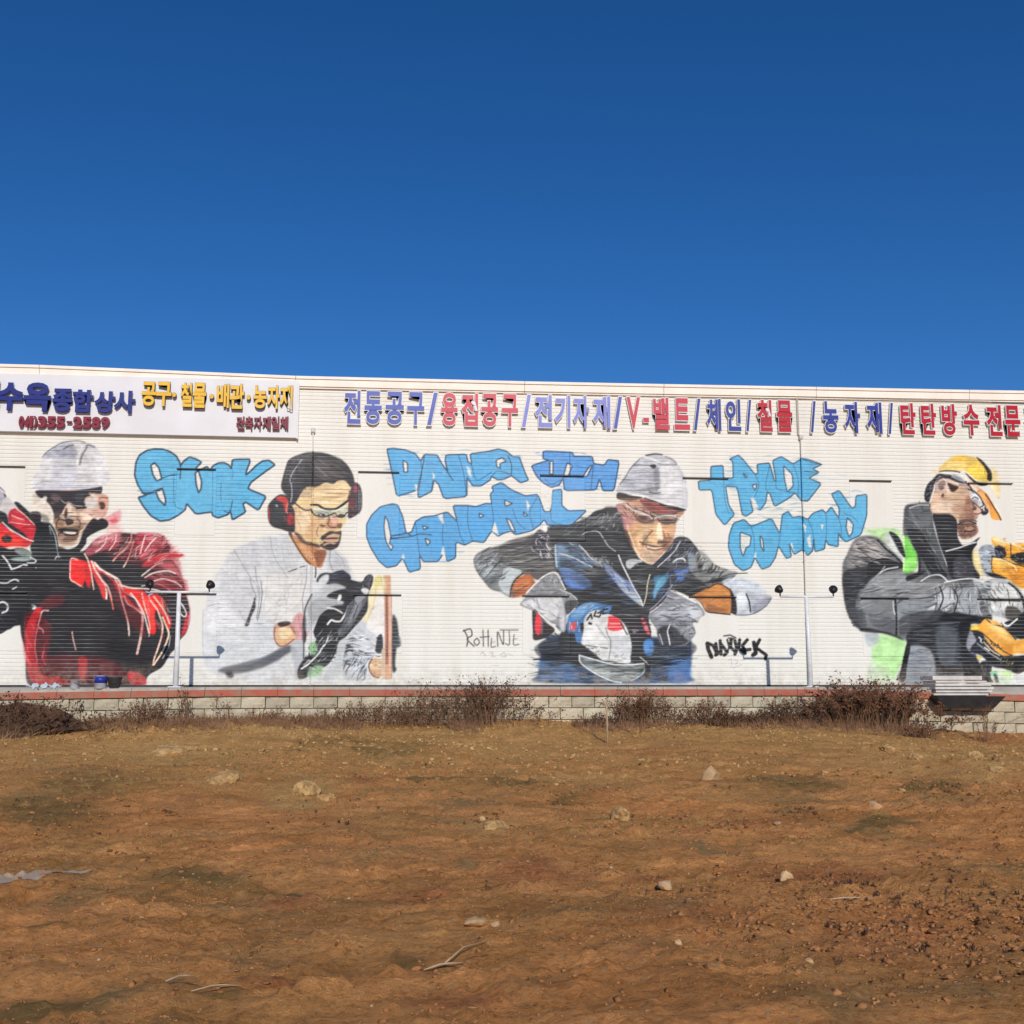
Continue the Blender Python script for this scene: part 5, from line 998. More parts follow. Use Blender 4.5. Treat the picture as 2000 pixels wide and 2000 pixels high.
YELLOW_WORKER = '''
own 4
@ 1600 850 3.512
# green vest and pale parts
f a8dc8a b4 a.75 | 300,650 480,640 560,660 540,760 440,740 380,690
f b9e89a b4 a.9 | 400,1380 480,1370 600,1420 590,1520 540,1620 500,1680 400,1620 360,1500
f d3e6c0 b5 a.7 | 360,1560 480,1620 480,1690 340,1700
f b2b9bc b3 a.85 | 310,1360 400,1350 400,1420 350,1450 320,1420
f c4f098 b2 a.8 | 420,690 500,720 560,820 540,830 460,740
s 5a9b50 w1.6 n16 l12 a.7 r50 j40 | 420,680 560,660 600,760 480,760
# jacket
f 6f7070 b2 | 160,900 190,820 240,720 310,690 400,700 470,760 560,830 575,900 660,940 760,930 860,980 1100,990 1160,1050 1400,1100 1460,1300 1180,1230 1030,1300 1000,1400 960,1500 960,1700 560,1700 580,1560 600,1420 560,1400 480,1360 290,1340 210,1260 170,1120
f 8d8b88 b3 a.85 | 210,800 300,700 400,730 470,800 520,870 400,900 260,920 190,900
f b3aca6 b3 a.8 | 230,760 320,720 400,760 430,820 300,850
s 3a3838 w2.8 n40 l60 a.7 r12 j12 | 190,820 320,700 440,740 560,860 400,920 180,960
s d5cfca w2 n20 l50 a.65 r8 j12 | 190,820 320,710 440,760 480,860 260,900
f 2c2d31 b2 a.9 | 170,940 320,900 400,860 540,880 560,910 450,940 360,1000 280,1060 250,1180 290,1330 210,1250 170,1100
s 15161a w3 n40 l44 a.8 r0 j6 | 170,940 330,930 290,1330 200,1240
s 8c95a0 w2 n20 l26 a.7 r0 j8 | 170,940 330,930 270,1300 200,1200
f 1a1a1c b1.4 | 340,880 440,840 560,880 580,910 470,930 380,960 330,970
l dcdad6 w2.6 b1 | 400,960 460,920 540,905
l c9c6c0 w2.2 b1 | 350,1010 420,940 450,900
f 97999a b2.4 a.9 | 290,1080 380,970 560,930 640,1010 820,1010 860,1120 820,1220 700,1260 660,1340 540,1340 300,1320 280,1140
f 7a7c7d b2.4 a.9 | 300,1140 520,1140 520,1350 440,1330 290,1310
f 5a5b60 b3 a.85 | 350,1220 500,1260 540,1350 440,1340 350,1290
s b9bab6 w2 n36 l60 a.6 r-6 j6 | 300,1100 400,980 640,1000 840,1040 800,1120 300,1130
s 4a4c4e w2 n26 l60 a.6 r-6 j6 | 300,1100 400,980 640,1000 840,1040 800,1120 300,1130
f 8b9194 b2.4 a.9 | 540,1130 800,1130 820,1200 760,1240 640,1330 560,1350
l 222428 w3 b1 | 285,1125 400,1122 520,1125
l 34363a w2.2 b1 a.9 | 540,1130 680,1120 800,1115 800,1180
l 141518 w4 b1 | 522,1130 526,1210 530,1290 528,1370
l dcdcd8 w2 b1 | 506,1140 510,1200 520,1230
f e2e4e4 b2 a.85 | 720,1230 770,1170 800,1170 780,1220 740,1250
f d5d8d8 b2 a.8 | 830,1060 900,1050 930,1100 900,1180 850,1220 830,1150
f a8adb0 b2 a.85 | 940,1060 1060,1030 1100,1120 1080,1220 960,1240
s 2f3134 w2.4 n26 l34 a.7 r80 j16 | 800,1040 1150,1020 1150,1240 820,1240
s e9ebeb w2.2 n26 l34 a.75 r80 j16 | 800,1040 1180,1020 1180,1240 820,1240
f 121215 b1.6 a.95 | 300,1320 420,1340 520,1370 600,1420 560,1400 440,1360 290,1345
f 1a1b1f b2 | 660,1300 800,1240 900,1210 1100,1240 1180,1230 1160,1300 1030,1300 980,1440 1000,1620 800,1620 760,1480 620,1440 600,1370
f 3c4348 b2 a.8 | 800,1320 960,1310 950,1560 830,1560
s 070709 w3.6 n60 l50 a.8 r0 j3 | 640,1300 1100,1240 980,1600 640,1640
s 6a7074 w1.6 n50 l50 a.6 r0 j3 | 640,1300 1100,1240 980,1600 640,1640
f a9aeb4 b3 a.85 | 610,1460 760,1470 800,1640 720,1700 580,1700
f 8f959b b3 a.8 | 600,1560 720,1560 740,1700 580,1700
s 34383e w2 n26 l44 a.6 r0 j3 | 600,1460 780,1470 740,1700 590,1700
f 0f1012 b1.2 | 600,1430 625,1450 600,1600 590,1680 555,1680 570,1560
# collar
f 4f5254 b1.6 | 590,490 640,470 770,470 780,560 800,660 830,760 870,860 920,980 820,990 700,960 680,880 640,760 580,690 580,560
f 6d7072 b2 a.8 | 620,500 760,490 760,620 640,620
f 15161a b1.4 a.9 | 600,650 700,660 760,760 840,900 880,970 780,960 700,840
s a9acb0 w2 n34 l26 a.7 r55 j24 | 590,490 780,480 860,820 900,970 700,950 640,740
s 141518 w2.6 n30 l30 a.7 r55 j24 | 590,490 780,480 860,820 900,970 700,950 640,740
l b9bcc0 w2.2 b1 | 775,480 785,600 810,700 850,820 880,900
f 1c1a1e b1.2 | 780,540 860,535 930,560 950,620 950,700 1000,760 1100,700 1060,760 1060,820 1100,980 920,990 870,860 830,760 800,640
f 0e0d10 b1 | 860,780 960,760 1080,740 1050,800 1060,930 1000,980 920,960
s 3b383c w2 n18 l40 a.7 r0 j5 | 800,560 950,600 960,760 860,780
l eceae8 w2.4 b.8 | 870,795 950,775 1020,750 1070,735
l cfcdd0 w1.6 b.8 | 1060,830 1090,920 1130,1000
# neon panel
f 74cf4c b1.6 | 575,740 600,690 640,760 670,820 670,900 640,935 575,940 590,850
f a4ec7c b2 a.85 | 590,860 660,840 660,920 590,930
l d8f4b0 w2.4 b1 | 580,690 582,780 580,880 580,930
l 1b1c22 w5 b1 | 640,740 680,800 690,880 685,950
f 14161c b1.2 | 480,660 540,690 575,760 590,840 540,790 500,720
f d8dcd8 b1.6 a.9 | 440,690 480,680 540,780 570,850 540,830 470,760
f 0f1013 b1.4 a.9 | 600,970 680,940 730,930 700,960 640,990 600,1000
f 3b3a40 b1.6 | 920,880 940,840 1000,835 1050,880 1060,960 1040,980 930,980
s 8f8f96 w2 n18 l14 a.7 r10 j30 | 920,880 1000,835 1060,930 940,970
# face
@ 1770 870 8.4
f d9b899 b1.4 | 400,960 470,720 470,600 520,500 640,490 800,560 1000,640 1150,760 1180,900 1150,1000 1080,1080 1100,1240 860,1250 820,1200 700,1120 440,1110
f f0d8bc b2.6 a.9 | 450,960 640,920 860,940 960,1040 900,1120 600,1090 430,1080
f c69a80 b2.4 a.8 | 950,820 1060,900 1120,1040 1020,1180 960,1100 980,960
f e3c0a4 b2 a.8 | 860,1140 980,1160 1080,1200 1000,1240 850,1240
s a07c62 w1.5 n30 l34 a.55 r0 j4 | 450,800 1000,820 1080,1060 900,1120 460,1090
f d7c2b8 b1.6 | 480,560 560,500 680,540 660,640 620,740 500,740
l 4a3432 w2 b.9 | 500,600 540,555 590,540
f 6c5040 b1.2 a.9 | 540,680 590,640 620,700 570,740
l f1e6de w2 b.9 | 640,560 660,660 690,760 760,770
f 33241c b1 | 680,610 780,650 860,680 800,750 740,760 700,680
l f6f1ea w2.4 b.9 | 700,590 780,600 860,640
f 5b3228 b1 | 590,790 620,800 610,850 575,840
l 8c7a6c w2 b1 | 870,650 930,660 1000,700
f b79c8c b1.6 a.8 | 860,560 1000,600 1060,720 960,740 880,700
# back of head, cap rim
f 1d1a20 b1 | 520,470 620,470 760,500 700,540 560,500 470,600 440,720 400,850 370,930 310,900 300,780 350,640 430,560
s 8d8c96 w1.8 n14 l14 a.8 r-60 j30 | 320,760 430,580 440,720 370,920
f 23262a b1 | 540,490 640,470 760,500 860,560 980,620 880,610 760,570 640,520
f 9aa4ac b1.4 | 740,500 860,480 960,530 1010,600 900,590 800,550
s e6eaee w1.8 n12 l20 a.8 r20 | 560,440 760,450 980,540 960,620 700,510
f f4eee0 b1 | 540,440 700,450 860,455 960,500 1100,620 1060,640 940,560 820,480 640,470
l 2c2214 w2.6 b.9 | 540,430 640,418 780,420 880,440
# yellow cap
f ecc95c b2.4 | 520,400 640,280 760,190 900,160 1080,190 1220,240 1320,340 1370,460 1380,560 1300,620 1160,580 1060,490 960,410 800,400 640,400
f f6dc58 b3 a.9 | 1040,360 1200,340 1320,460 1320,560 1200,560 1080,470
f f2d98e b4 a.8 | 640,300 800,250 1000,300 900,390 700,400
f e0b040 b2.4 a.7 | 760,220 900,200 1080,210 900,250
s fbf0a8 w2.2 n18 l30 a.6 r8 j8 | 640,300 1000,220 1300,400 1300,560 1000,400 700,390
f f3ddb4 b5 a.8 | 380,430 560,380 520,440 420,470
f f3d890 b4 a.8 | 1400,380 1480,420 1530,620 1520,880 1440,760 1380,640
f 2a2216 b1.2 | 1150,190 1240,240 1330,340 1400,440 1400,580 1330,560 1330,460 1270,340 1200,260
s 5d5448 w2 n10 l16 a.7 r60 | 1200,240 1360,380 1390,560 1330,540
f 17120e b.9 | 960,430 1040,500 1150,590 1260,620 1330,620 1330,650 1230,665 1140,630 1040,540
l f3e6b8 w2.2 b.9 | 920,400 1040,480 1150,570 1280,590
f f0c39c b1.2 | 1000,540 1100,620 1200,690 1300,780 1260,760 1160,720 1080,650
f e08e48 b1.2 | 1160,760 1220,730 1320,800 1400,940 1490,1080 1560,1200 1540,1220 1400,1190 1350,1000 1240,860
f efb468 b1.4 a.9 | 1180,780 1260,760 1340,960 1380,1140 1320,1040 1240,900
f e8a23c b1.4 a.9 | 1400,1040 1480,1100 1520,1210 1400,1200
l 5a3410 w3 b.9 | 1300,800 1370,900 1450,1040 1510,1130 1550,1220
l f7e3b8 w2 b.9 | 1340,790 1420,920 1500,1060 1560,1180
# glasses, ear, strap spatter
s 6b5a70 w2 n22 l10 a.8 r40 j50 | 1020,780 1180,860 1360,1060 1300,1160 1180,1100 1060,980
s f2ece8 w2.2 n26 l12 a.85 r50 j50 | 1020,740 1180,820 1360,1040 1260,1250 1100,1220 1100,1020
s 1d161c w2.2 n16 l10 a.8 r40 j50 | 1080,880 1200,920 1350,1080 1240,1160
f 17131c b1 | 1240,1040 1300,1020 1350,1080 1300,1140 1230,1120
f d8c0c0 b1 | 1270,1050 1300,1050 1300,1090 1270,1085
f 5f4236 b1.2 a.9 | 1040,1020 1160,1060 1140,1140 1080,1200 1040,1100
# beard
f b68a70 b1.4 | 860,1280 1080,1250 1150,1300 1180,1420 1100,1500 960,1540 880,1500 850,1400
l 140f10 w3.4 b.9 | 860,1290 940,1250 1040,1240 1140,1280
s 2c1c18 w1.8 n40 l8 a.85 r10 j60 | 860,1280 1140,1280 1170,1420 960,1530 860,1440
s f0d9c4 w1.8 n30 l8 a.85 r10 j60 | 900,1280 1180,1280 1210,1440 960,1540 880,1440
# jigsaw / drill yellow, top
@ 1800 950 6.44
f a9b4bc b1.6 | 740,760 900,740 950,820 880,1100 800,1120 720,940
s 3a3f4c w2.4 n26 l14 a.75 r5 j20 | 740,780 920,760 890,1080 740,1060
s eef2f6 w2 n20 l14 a.75 r5 j20 | 740,780 920,760 890,1080 740,1060
f e8d89c b1.6 a.9 | 640,820 700,820 760,1000 780,1150 720,1100 650,980
f f2ae34 b1 | 880,640 980,660 1120,720 1320,760 1320,1240 1200,1260 1100,1180 1000,1120 890,1080 880,900 980,900 1000,800 900,740
f f8c860 b1.6 a.85 | 900,900 1060,920 1180,1000 1160,1080 1000,1020 900,990
f f6dc9c b1.4 a.85 | 880,640 1000,660 1120,720 1000,740 920,700
f e08c1c b1.6 a.8 | 1060,1000 1300,1060 1300,1200 1160,1200
f 1a1c2c b1 | 920,760 1020,760 1070,860 1020,900 940,880
f 14161a b1 | 1130,860 1320,830 1320,960 1200,960 1130,920
f 201f1c b1.2 | 800,1080 900,1090 1000,1120 1080,1160 1000,1160 880,1140
s 7a4a10 w1.8 n26 l16 a.7 r15 j30 | 890,650 1300,770 1300,1200 1100,1160 900,1060
s fff0c0 w1.8 n26 l14 a.75 r15 j30 | 890,650 1300,770 1300,1200 1100,1160 900,1060
s e0e2ea w1.6 n12 l9 a.8 r60 j30 | 900,740 1060,760 1060,880 930,880
# glove
@ 1800 1080 6.44
f b4b8b6 b1.6 | 640,330 780,350 900,330 1060,340 1180,400 1260,500 1300,640 1290,800 1100,830 980,800 860,760 820,600
f e2e4de b1.8 a.9 | 880,400 1000,380 1180,440 1220,560 1160,700 1000,720 880,700
s 1a1c1e w2.6 n34 l26 a.8 r70 j22 | 860,400 1200,420 1300,700 1100,820 880,740
s f6f6f2 w2.2 n24 l22 a.8 r70 j22 | 860,400 1180,420 1240,700 1000,760 880,720
l 141414 w2.6 b1 | 810,590 900,600 1050,600 1240,605
l 1b1b1e w4 b1 | 1100,380 1200,460 1260,560 1290,700
f 3d3832 b1.6 a.9 | 1060,680 1180,680 1260,760 1180,830 1060,820
f 14151a b1.2 | 1180,820 1320,740 1320,1080 1180,1060 1080,960 1040,880
l e9ece6 w3 b1 | 1010,880 1080,920 1140,880 1200,830
s 30333a w3 n30 l18 a.7 r10 | 700,350 860,360 860,760 760,800
# battery tool
f f4ae3e b1 | 590,920 720,900 800,830 900,850 1000,900 1100,1000 1180,1090 1320,1090 1320,1260 1200,1260 1130,1290 1020,1290 900,1200 800,1080 760,1000 600,970
f f8c870 b1.6 a.85 | 820,880 940,900 1080,1020 1140,1120 1040,1080 900,980
f f6e050 b1.2 a.9 | 590,925 700,920 720,960 600,960
f d98818 b1.6 a.85 | 1000,1180 1130,1160 1140,1280 1040,1280
l 3b2410 w2 b.9 | 1000,880 1060,960 1160,1060 1200,1080
f 9a9aa2 b1.6 | 500,1140 540,1020 620,970 700,1000 760,1020 780,1100 700,1140 640,1200 540,1230
f 23262e b1.2 | 640,980 760,1000 800,1080 900,1200 1020,1290 1140,1290 1240,1320 1240,1440 1000,1450 880,1420 760,1300 620,1240 640,1160 690,1100
f 0d0f12 b1 | 760,1220 900,1260 1040,1320 1320,1290 1320,1440 1220,1520 1000,1440 860,1380
s e9ebee w2.4 n26 l9 a.85 r45 j30 | 700,1040 790,1060 1010,1300 1160,1330 1100,1420 860,1340 690,1160
s b9b060 w1.8 n14 l9 a.8 r-60 j12 | 1000,1300 1160,1290 1140,1420 1000,1420
l f2d29c w1.8 b.9 | 780,1120 870,1220 980,1290
L 6d430c w2 b.9 | 880,1130 900,1170 920,1150
L 6d430c w2 b.9 | 930,1160 950,1200
L 6d430c w2 b.9 | 960,1150 985,1210 1005,1200
f e8d060 b1 | 700,1300 740,1290 745,1330 710,1350
f 2c3c5c b1.4 a.9 | 600,1280 680,1270 690,1340 620,1350
f 1f2124 b1.2 | 740,1380 880,1380 870,1560 900,1620 800,1620 730,1580
s 8f9296 w1.8 n12 l16 a.7 r85 | 740,1380 880,1380 870,1600 760,1600
f 8ed0a4 b1.4 a.9 | 860,1500 940,1480 1000,1540 940,1560 880,1540
f e4f0d4 b2 a.9 | 960,1500 1120,1480 1160,1560 1200,1620 980,1640
f c8f090 b2 a.8 | 1020,1490 1120,1490 1130,1530 1040,1540
f 23402c b1 a.9 | 910,1520 950,1540 970,1620 930,1620
f f0f0ee b2 a.9 | 1160,1560 1320,1500 1320,1640 1180,1640
@ 1600 850 3.512
f 45474b b3 a.8 | 200,1180 300,1200 320,1330 230,1260
f 3b3d42 b2.4 a.8 | 560,1250 760,1200 860,1210 800,1270 660,1330 560,1370
s 26282c w2.8 n40 l50 a.65 r-14 j14 | 290,1000 640,1000 1140,1040 1100,1220 700,1260 560,1360 300,1300
s c9caca w2.2 n36 l44 a.6 r-14 j16 | 290,1000 640,1000 1140,1040 1100,1220 700,1260 560,1340 300,1280
s 101114 w3.4 n26 l36 a.8 r14 j12 | 300,700 460,760 580,880 420,930 250,940
s e6e0da w2.2 n20 l40 a.7 r12 j12 | 230,750 430,740 500,850 300,900
l 121316 w4 b1.4 | 400,720 460,780 520,830 570,880
l 1a1b1f w3 b1.2 | 600,640 680,720 760,840 830,940
l c6c8cc w2.4 b1.2 | 620,500 680,480 750,480
l 1c1d21 w3 b1.2 | 830,1040 850,1120 820,1200
l 1c1d21 w2.6 b1.2 | 930,1060 950,1130 920,1230
l e0e2e2 w2.6 b1.2 | 700,1000 760,965 830,960 880,1000
l f0f0ee w2.2 b1.2 | 860,1010 960,990 1060,985 1130,1010
s 8a8e92 w1.7 n50 l60 a.55 r0 j2 | 640,1300 1000,1260 980,1620 640,1640
f 5a6066 b2.4 a.7 | 810,1340 940,1330 920,1560 830,1560
f 14151a b1.6 | 960,1300 1040,1300 1010,1450 1100,1560 1100,1700 1000,1690 980,1500
s 70757a w1.7 n16 l30 a.6 r0 j3 | 960,1300 1060,1300 1100,1700 980,1690
@ 1770 870 8.4
f ead4c2 b1.2 | 1180,880 1240,960 1220,1010 1160,1000
f 5a4038 b1 a.9 | 1060,900 1140,880 1180,950 1120,990 1070,960
f f2ebe6 b.9 a.9 | 1080,780 1180,820 1210,900 1120,880 1060,840
l 3b3440 w2.2 b.9 | 1060,740 1160,800 1240,900 1300,1020 1280,1100
l e9e4ea w2 b.9 | 1090,780 1180,860 1240,960 1270,1060
f c08a70 b1.4 a.85 | 1100,1060 1180,1100 1160,1200 1090,1220
s 7c5040 w1.6 n20 l16 a.6 r60 j24 | 960,860 1140,960 1120,1220 980,1160
l 2a1a16 w2.4 b1 | 870,1250 960,1215 1060,1215 1150,1245
s e6cdb8 w1.6 n26 l40 a.5 r0 j4 | 440,900 900,920 900,1110 450,1090
l 3a2e30 w2.4 b1 | 460,620 500,560 580,520 660,540
f 8d7466 b1.4 a.8 | 540,600 620,570 650,620 600,690 560,720 520,680
l 2c2430 w3 b1 | 980,600 1060,700 1100,800
f 2a2733 b1.4 a.8 | 1090,900 1140,960 1130,1010 1080,980
@ 1800 950 6.44
l 1d1a18 w2.4 b1 | 880,880 1000,900 1120,960 1300,1010
l fff2c8 w2 b1 | 900,660 1040,700 1180,740 1300,790
s 2a2018 w2 n14 l14 a.7 r20 j30 | 1000,760 1300,840 1300,980 1100,940
@ 1770 870 8.4
f a87a60 b2.4 a.75 | 1000,820 1080,900 1100,1040 1060,1200 980,1180 960,1000
f d9b49a b1.4 a.9 | 1120,960 1200,1020 1235,1080 1190,1120 1110,1110
l 5a362a w2 b1 | 1130,960 1210,1030 1238,1085 1190,1125 1120,1120
f 3c2620 b1.2 a.85 | 1100,1000 1150,1010 1140,1060 1090,1060
f cdd6da b1.2 a.7 | 1050,760 1170,800 1240,900 1230,980 1150,960 1060,880
l 28222c w2.4 b.9 | 1020,720 1120,760 1220,860 1260,980 1220,1010
l f8f8f8 w2.2 b.8 | 1080,800 1150,830 1200,900
l 3a2a28 w2 b1 | 1080,870 1130,850 1180,880
s 8a6450 w1.8 n26 l40 a.5 r0 j4 | 700,900 1060,860 1080,1160 800,1120
@ 1800 1080 6.44
l 2a2118 w2 b.9 | 620,980 720,990 800,1040 900,1130 1020,1230 1140,1290
l 141210 w2.4 b.9 | 820,840 900,900 1020,930 1120,1010 1180,1090
f fbe08c b1 a.8 | 860,870 960,920 1080,1010 1060,1030 930,960
L 2a1c08 w1.8 b.8 | 860,1100 880,1130 870,1150
L 2a1c08 w1.8 b.8 | 900,1120 930,1150 915,1180
L 2a1c08 w1.8 b.8 | 950,1150 975,1185
L f4f4f0 w2 b.8 | 720,1060 750,1090 740,1110
L f4f4f0 w2 b.8 | 790,1190 850,1230
L f4f4f0 w2 b.8 | 900,1290 960,1320
l 9c9ca4 w2 b1 | 700,1140 800,1220 900,1290 1000,1350
@ 1800 950 6.44
l 3a2c14 w2 b.9 | 890,880 880,980 900,1080 1000,1130
l 2a2018 w2 b.9 | 1120,720 1130,860 1200,960 1320,990
l fff0b8 w2 b.9 | 900,910 1040,930 1160,1000 1200,1060
s 16181c w2 n14 l10 a.8 r80 j8 | 930,780 1060,770 1060,880 940,870
@ 1770 870 8.4
f 6a4a3c b2 a.7 | 860,1290 1080,1270 1140,1320 1160,1420 1080,1500 950,1530 870,1480 850,1390
f c79a80 b1.2 a.85 | 960,1340 1060,1330 1110,1370 1040,1400 970,1390
l 2a1814 w2 b.9 | 960,1400 1040,1410 1120,1385
s 2a1a16 w1.6 n30 l8 a.8 r40 j60 | 860,1290 1150,1300 1150,1430 950,1530
f 8a6552 b2.4 a.6 | 900,1130 1080,1130 1090,1240 880,1260
f b08468 b3 a.6 | 760,1000 1000,980 1040,1110 800,1110
'''

# ================================================================ helpers
PI = math.pi
rnd = random.Random(11)
def tag(o, label=None, cat=None, group=None, kind=None):
    if label: o['label'] = label
    if cat: o['category'] = cat
    if group: o['group'] = group
    if kind: o['kind'] = kind
    return o
def link(name, me, mat=None, parent=None, loc=(0, 0, 0)):
    o = bpy.data.objects.new(name, me); COL.objects.link(o); o.location = loc
    if mat is not None and me is not None and not me.materials: me.materials.append(mat)
    if parent is not None: o.parent = parent
    return o
def thing(name, label, cat, loc=(0, 0, 0), rz=0, group=None):
    o = bpy.data.objects.new(name, None); COL.objects.link(o); o.empty_display_size = .2
    o.location = loc; o.rotation_euler = (0, 0, rz)
    return tag(o, label, cat, group)
class MB:
    """collects boxes, tubes and faces, then builds them as one mesh"""
    def __init__(s): s.v = []; s.f = []; s.sm = []
    def add(s, v, f, smooth=False):
        b = len(s.v); s.v += [tuple(p) for p in v]; s.f += [tuple(b+i for i in q) for q in f]; s.sm += [smooth]*len(f); return s
    def box(s, x0, x1, y0, y1, z0, z1, bev=0):
        if bev <= 0:
            v = [(x, y, z) for z in (z0, z1) for y in (y0, y1) for x in (x0, x1)]
            return s.add(v, [(0, 2, 3, 1), (4, 5, 7, 6), (0, 1, 5, 4), (2, 6, 7, 3), (0, 4, 6, 2), (1, 3, 7, 5)])
        c = Vector(((x0+x1)/2, (y0+y1)/2, (z0+z1)/2)); h = Vector(((x1-x0)/2, (y1-y0)/2, (z1-z0)/2))
        v = []; ids = {}
        for sx in (-1, 1):
            for sy in (-1, 1):
                for sz in (-1, 1):
                    for ax in range(3):
                        p = [h[0]*sx, h[1]*sy, h[2]*sz]
                        for k in range(3):
                            if k != ax: p[k] -= bev*(sx, sy, sz)[k]
                        ids[(sx, sy, sz, ax)] = len(v); v.append((c[0]+p[0], c[1]+p[1], c[2]+p[2]))
        f = []
        sg = (-1, 1)
        for ax in range(3):
            o1, o2 = [k for k in range(3) if k != ax]
            for s0 in sg:
                q = []
                for a, b in ((-1, -1), (1, -1), (1, 1), (-1, 1)):
                    t = [0, 0, 0]; t[ax] = s0; t[o1] = a; t[o2] = b; q.append(ids[(*t, ax)])
                f.append(tuple(q))
        for ax in range(3):
            o1, o2 = [k for k in range(3) if k != ax]
            for a in sg:
                for b in sg:
                    t = [0, 0, 0]; t[o1] = a; t[o2] = b; t2 = list(t); t[ax] = -1; t2[ax] = 1
                    f.append((ids[(*t, o1)], ids[(*t2, o1)], ids[(*t2, o2)], ids[(*t, o2)]))
        for sx in sg:
            for sy in sg:
                for sz in sg: f.append(tuple(ids[(sx, sy, sz, k)] for k in range(3)))
        return s.add(v, f)
    def tube(s, pts, rs, n=8, caps=True, smooth=True):
        pts = [Vector(p) for p in pts]; v = []; f = []
        if not isinstance(rs, (list, tuple)): rs = [rs]*len(pts)
        up = None
        for i, p in enumerate(pts):
            t = (pts[min(i+1, len(pts)-1)]-pts[max(i-1, 0)]).normalized()
            if up is None:
                up = Vector((0, 0, 1)) if abs(t.z) < .9 else Vector((1, 0, 0))
            a = t.cross(up).normalized(); b = a.cross(t).normalized(); up = b
            for k in range(n):
                w = 2*PI*k/n; v.append(p+(a*math.cos(w)+b*math.sin(w))*rs[i])
        for i in range(len(pts)-1):
            for k in range(n):
                k2 = (k+1) % n; f.append((i*n+k, i*n+k2, (i+1)*n+k2, (i+1)*n+k))
        if caps: f.append(tuple(range(n-1, -1, -1))); f.append(tuple(range((len(pts)-1)*n, len(pts)*n)))
        return s.add(v, f, smooth)
    def lathe(s, prof, n=20, c=(0, 0, 0), smooth=True):
        v = []; f = []
        for r, z in prof:
            for k in range(n):
                w = 2*PI*k/n; v.append((c[0]+r*math.cos(w), c[1]+r*math.sin(w), c[2]+z))
        m = len(prof)
        for i in range(m-1):
            for k in range(n):
                k2 = (k+1) % n; f.append((i*n+k, i*n+k2, (i+1)*n+k2, (i+1)*n+k))
        f.append(tuple(range(n-1, -1, -1))); f.append(tuple(range((m-1)*n, m*n)))
        return s.add(v, f, smooth)
    def build(s, name, mat, parent=None, loc=(0, 0, 0)):
        me = bpy.data.meshes.new(name); me.from_pydata(s.v, [], s.f)
        me.polygons.foreach_set('use_smooth', s.sm); me.update()
        bm = bmesh.new(); bm.from_mesh(me); bmesh.ops.recalc_face_normals(bm, faces=bm.faces); bm.to_mesh(me); bm.free()
        return link(name, me, mat, parent, loc)
def grid_mesh(name, P, quads, smooth=True):
    """big mesh from numpy arrays"""
    me = bpy.data.meshes.new(name); me.vertices.add(len(P)); me.vertices.foreach_set('co', P.astype(np.float32).ravel())
    n = len(quads); me.loops.add(n*4); me.loops.foreach_set('vertex_index', quads.astype(np.int32).ravel())
    me.polygons.add(n); me.polygons.foreach_set('loop_start', np.arange(n, dtype=np.int32)*4)
    me.polygons.foreach_set('use_smooth', np.full(n, smooth)); me.update(calc_edges=True); return me
def lattice(i, j, seed):
    h = (i.astype(np.int64)*374761393+j.astype(np.int64)*668265263+seed*982451653) & 0x7fffffff
    h = ((h ^ (h >> 13))*1274126177) & 0x7fffffff
    return ((h ^ (h >> 16)) & 0xffff)/65535.0
def vnoise(x, y, seed=0):
    i, j = np.floor(x), np.floor(y); fx, fy = x-i, y-j
    fx, fy = fx*fx*(3-2*fx), fy*fy*(3-2*fy)
    a, b = lattice(i, j, seed), lattice(i+1, j, seed); c, d = lattice(i, j+1, seed), lattice(i+1, j+1, seed)
    return (a*(1-fx)+b*fx)*(1-fy)+(c*(1-fx)+d*fx)*fy-.5
def fbm(x, y, f=1.0, octv=4, seed=0, gain=.5):
    t = 0; a = 1.0
    for k in range(octv): t = t+a*vnoise(x*f, y*f, seed+k*17); f *= 2.03; a *= gain
    return t

# ---------------------------------------------------------------- materials
def newmat(name, rough=.8, spec=.3, metal=0):
    m = bpy.data.materials.new(name); m.use_nodes = True; nt = m.node_tree; b = nt.nodes['Principled BSDF']
    b.inputs['Roughness'].default_value = rough; b.inputs['Specular IOR Level'].default_value = spec; b.inputs['Metallic'].default_value = metal
    return m, nt, b
def N(nt, kind, **kw):
    n = nt.nodes.new(kind)
    for k, v in kw.items(): setattr(n, k, v)
    return n
def noise_col(nt, c1, c2, scale, detail=6, rough=.6, lo=.35, hi=.65, coord='Object', dist=0, stretch=None):
    tc = N(nt, 'ShaderNodeTexCoord'); nz = N(nt, 'ShaderNodeTexNoise'); rp = N(nt, 'ShaderNodeValToRGB')
    nz.inputs['Scale'].default_value = scale; nz.inputs['Detail'].default_value = detail; nz.inputs['Roughness'].default_value = rough; nz.inputs['Distortion'].default_value = dist
    src = tc.outputs[coord]
    if stretch:
        mp = N(nt, 'ShaderNodeMapping'); mp.inputs['Scale'].default_value = stretch; nt.links.new(src, mp.inputs[0]); src = mp.outputs[0]
    nt.links.new(src, nz.inputs['Vector']); nt.links.new(nz.outputs['Fac'], rp.inputs[0])
    rp.color_ramp.elements[0].position = lo; rp.color_ramp.elements[1].position = hi
    rp.color_ramp.elements[0].color = (*c1, 1); rp.color_ramp.elements[1].color = (*c2, 1)
    return rp.outputs[0], nz.outputs['Fac']
def mix(nt, fac, a, b, mode='MIX'):
    m = N(nt, 'ShaderNodeMix', data_type='RGBA', blend_type=mode)
    for sock, v in ((m.inputs[0], fac), (m.inputs[6], a), (m.inputs[7], b)):
        if hasattr(v, 'is_linked') or hasattr(v, 'links'): nt.links.new(v, sock)
        else: sock.default_value = v if not isinstance(v, tuple) else (*v, 1)[:4]
    return m.outputs[2]
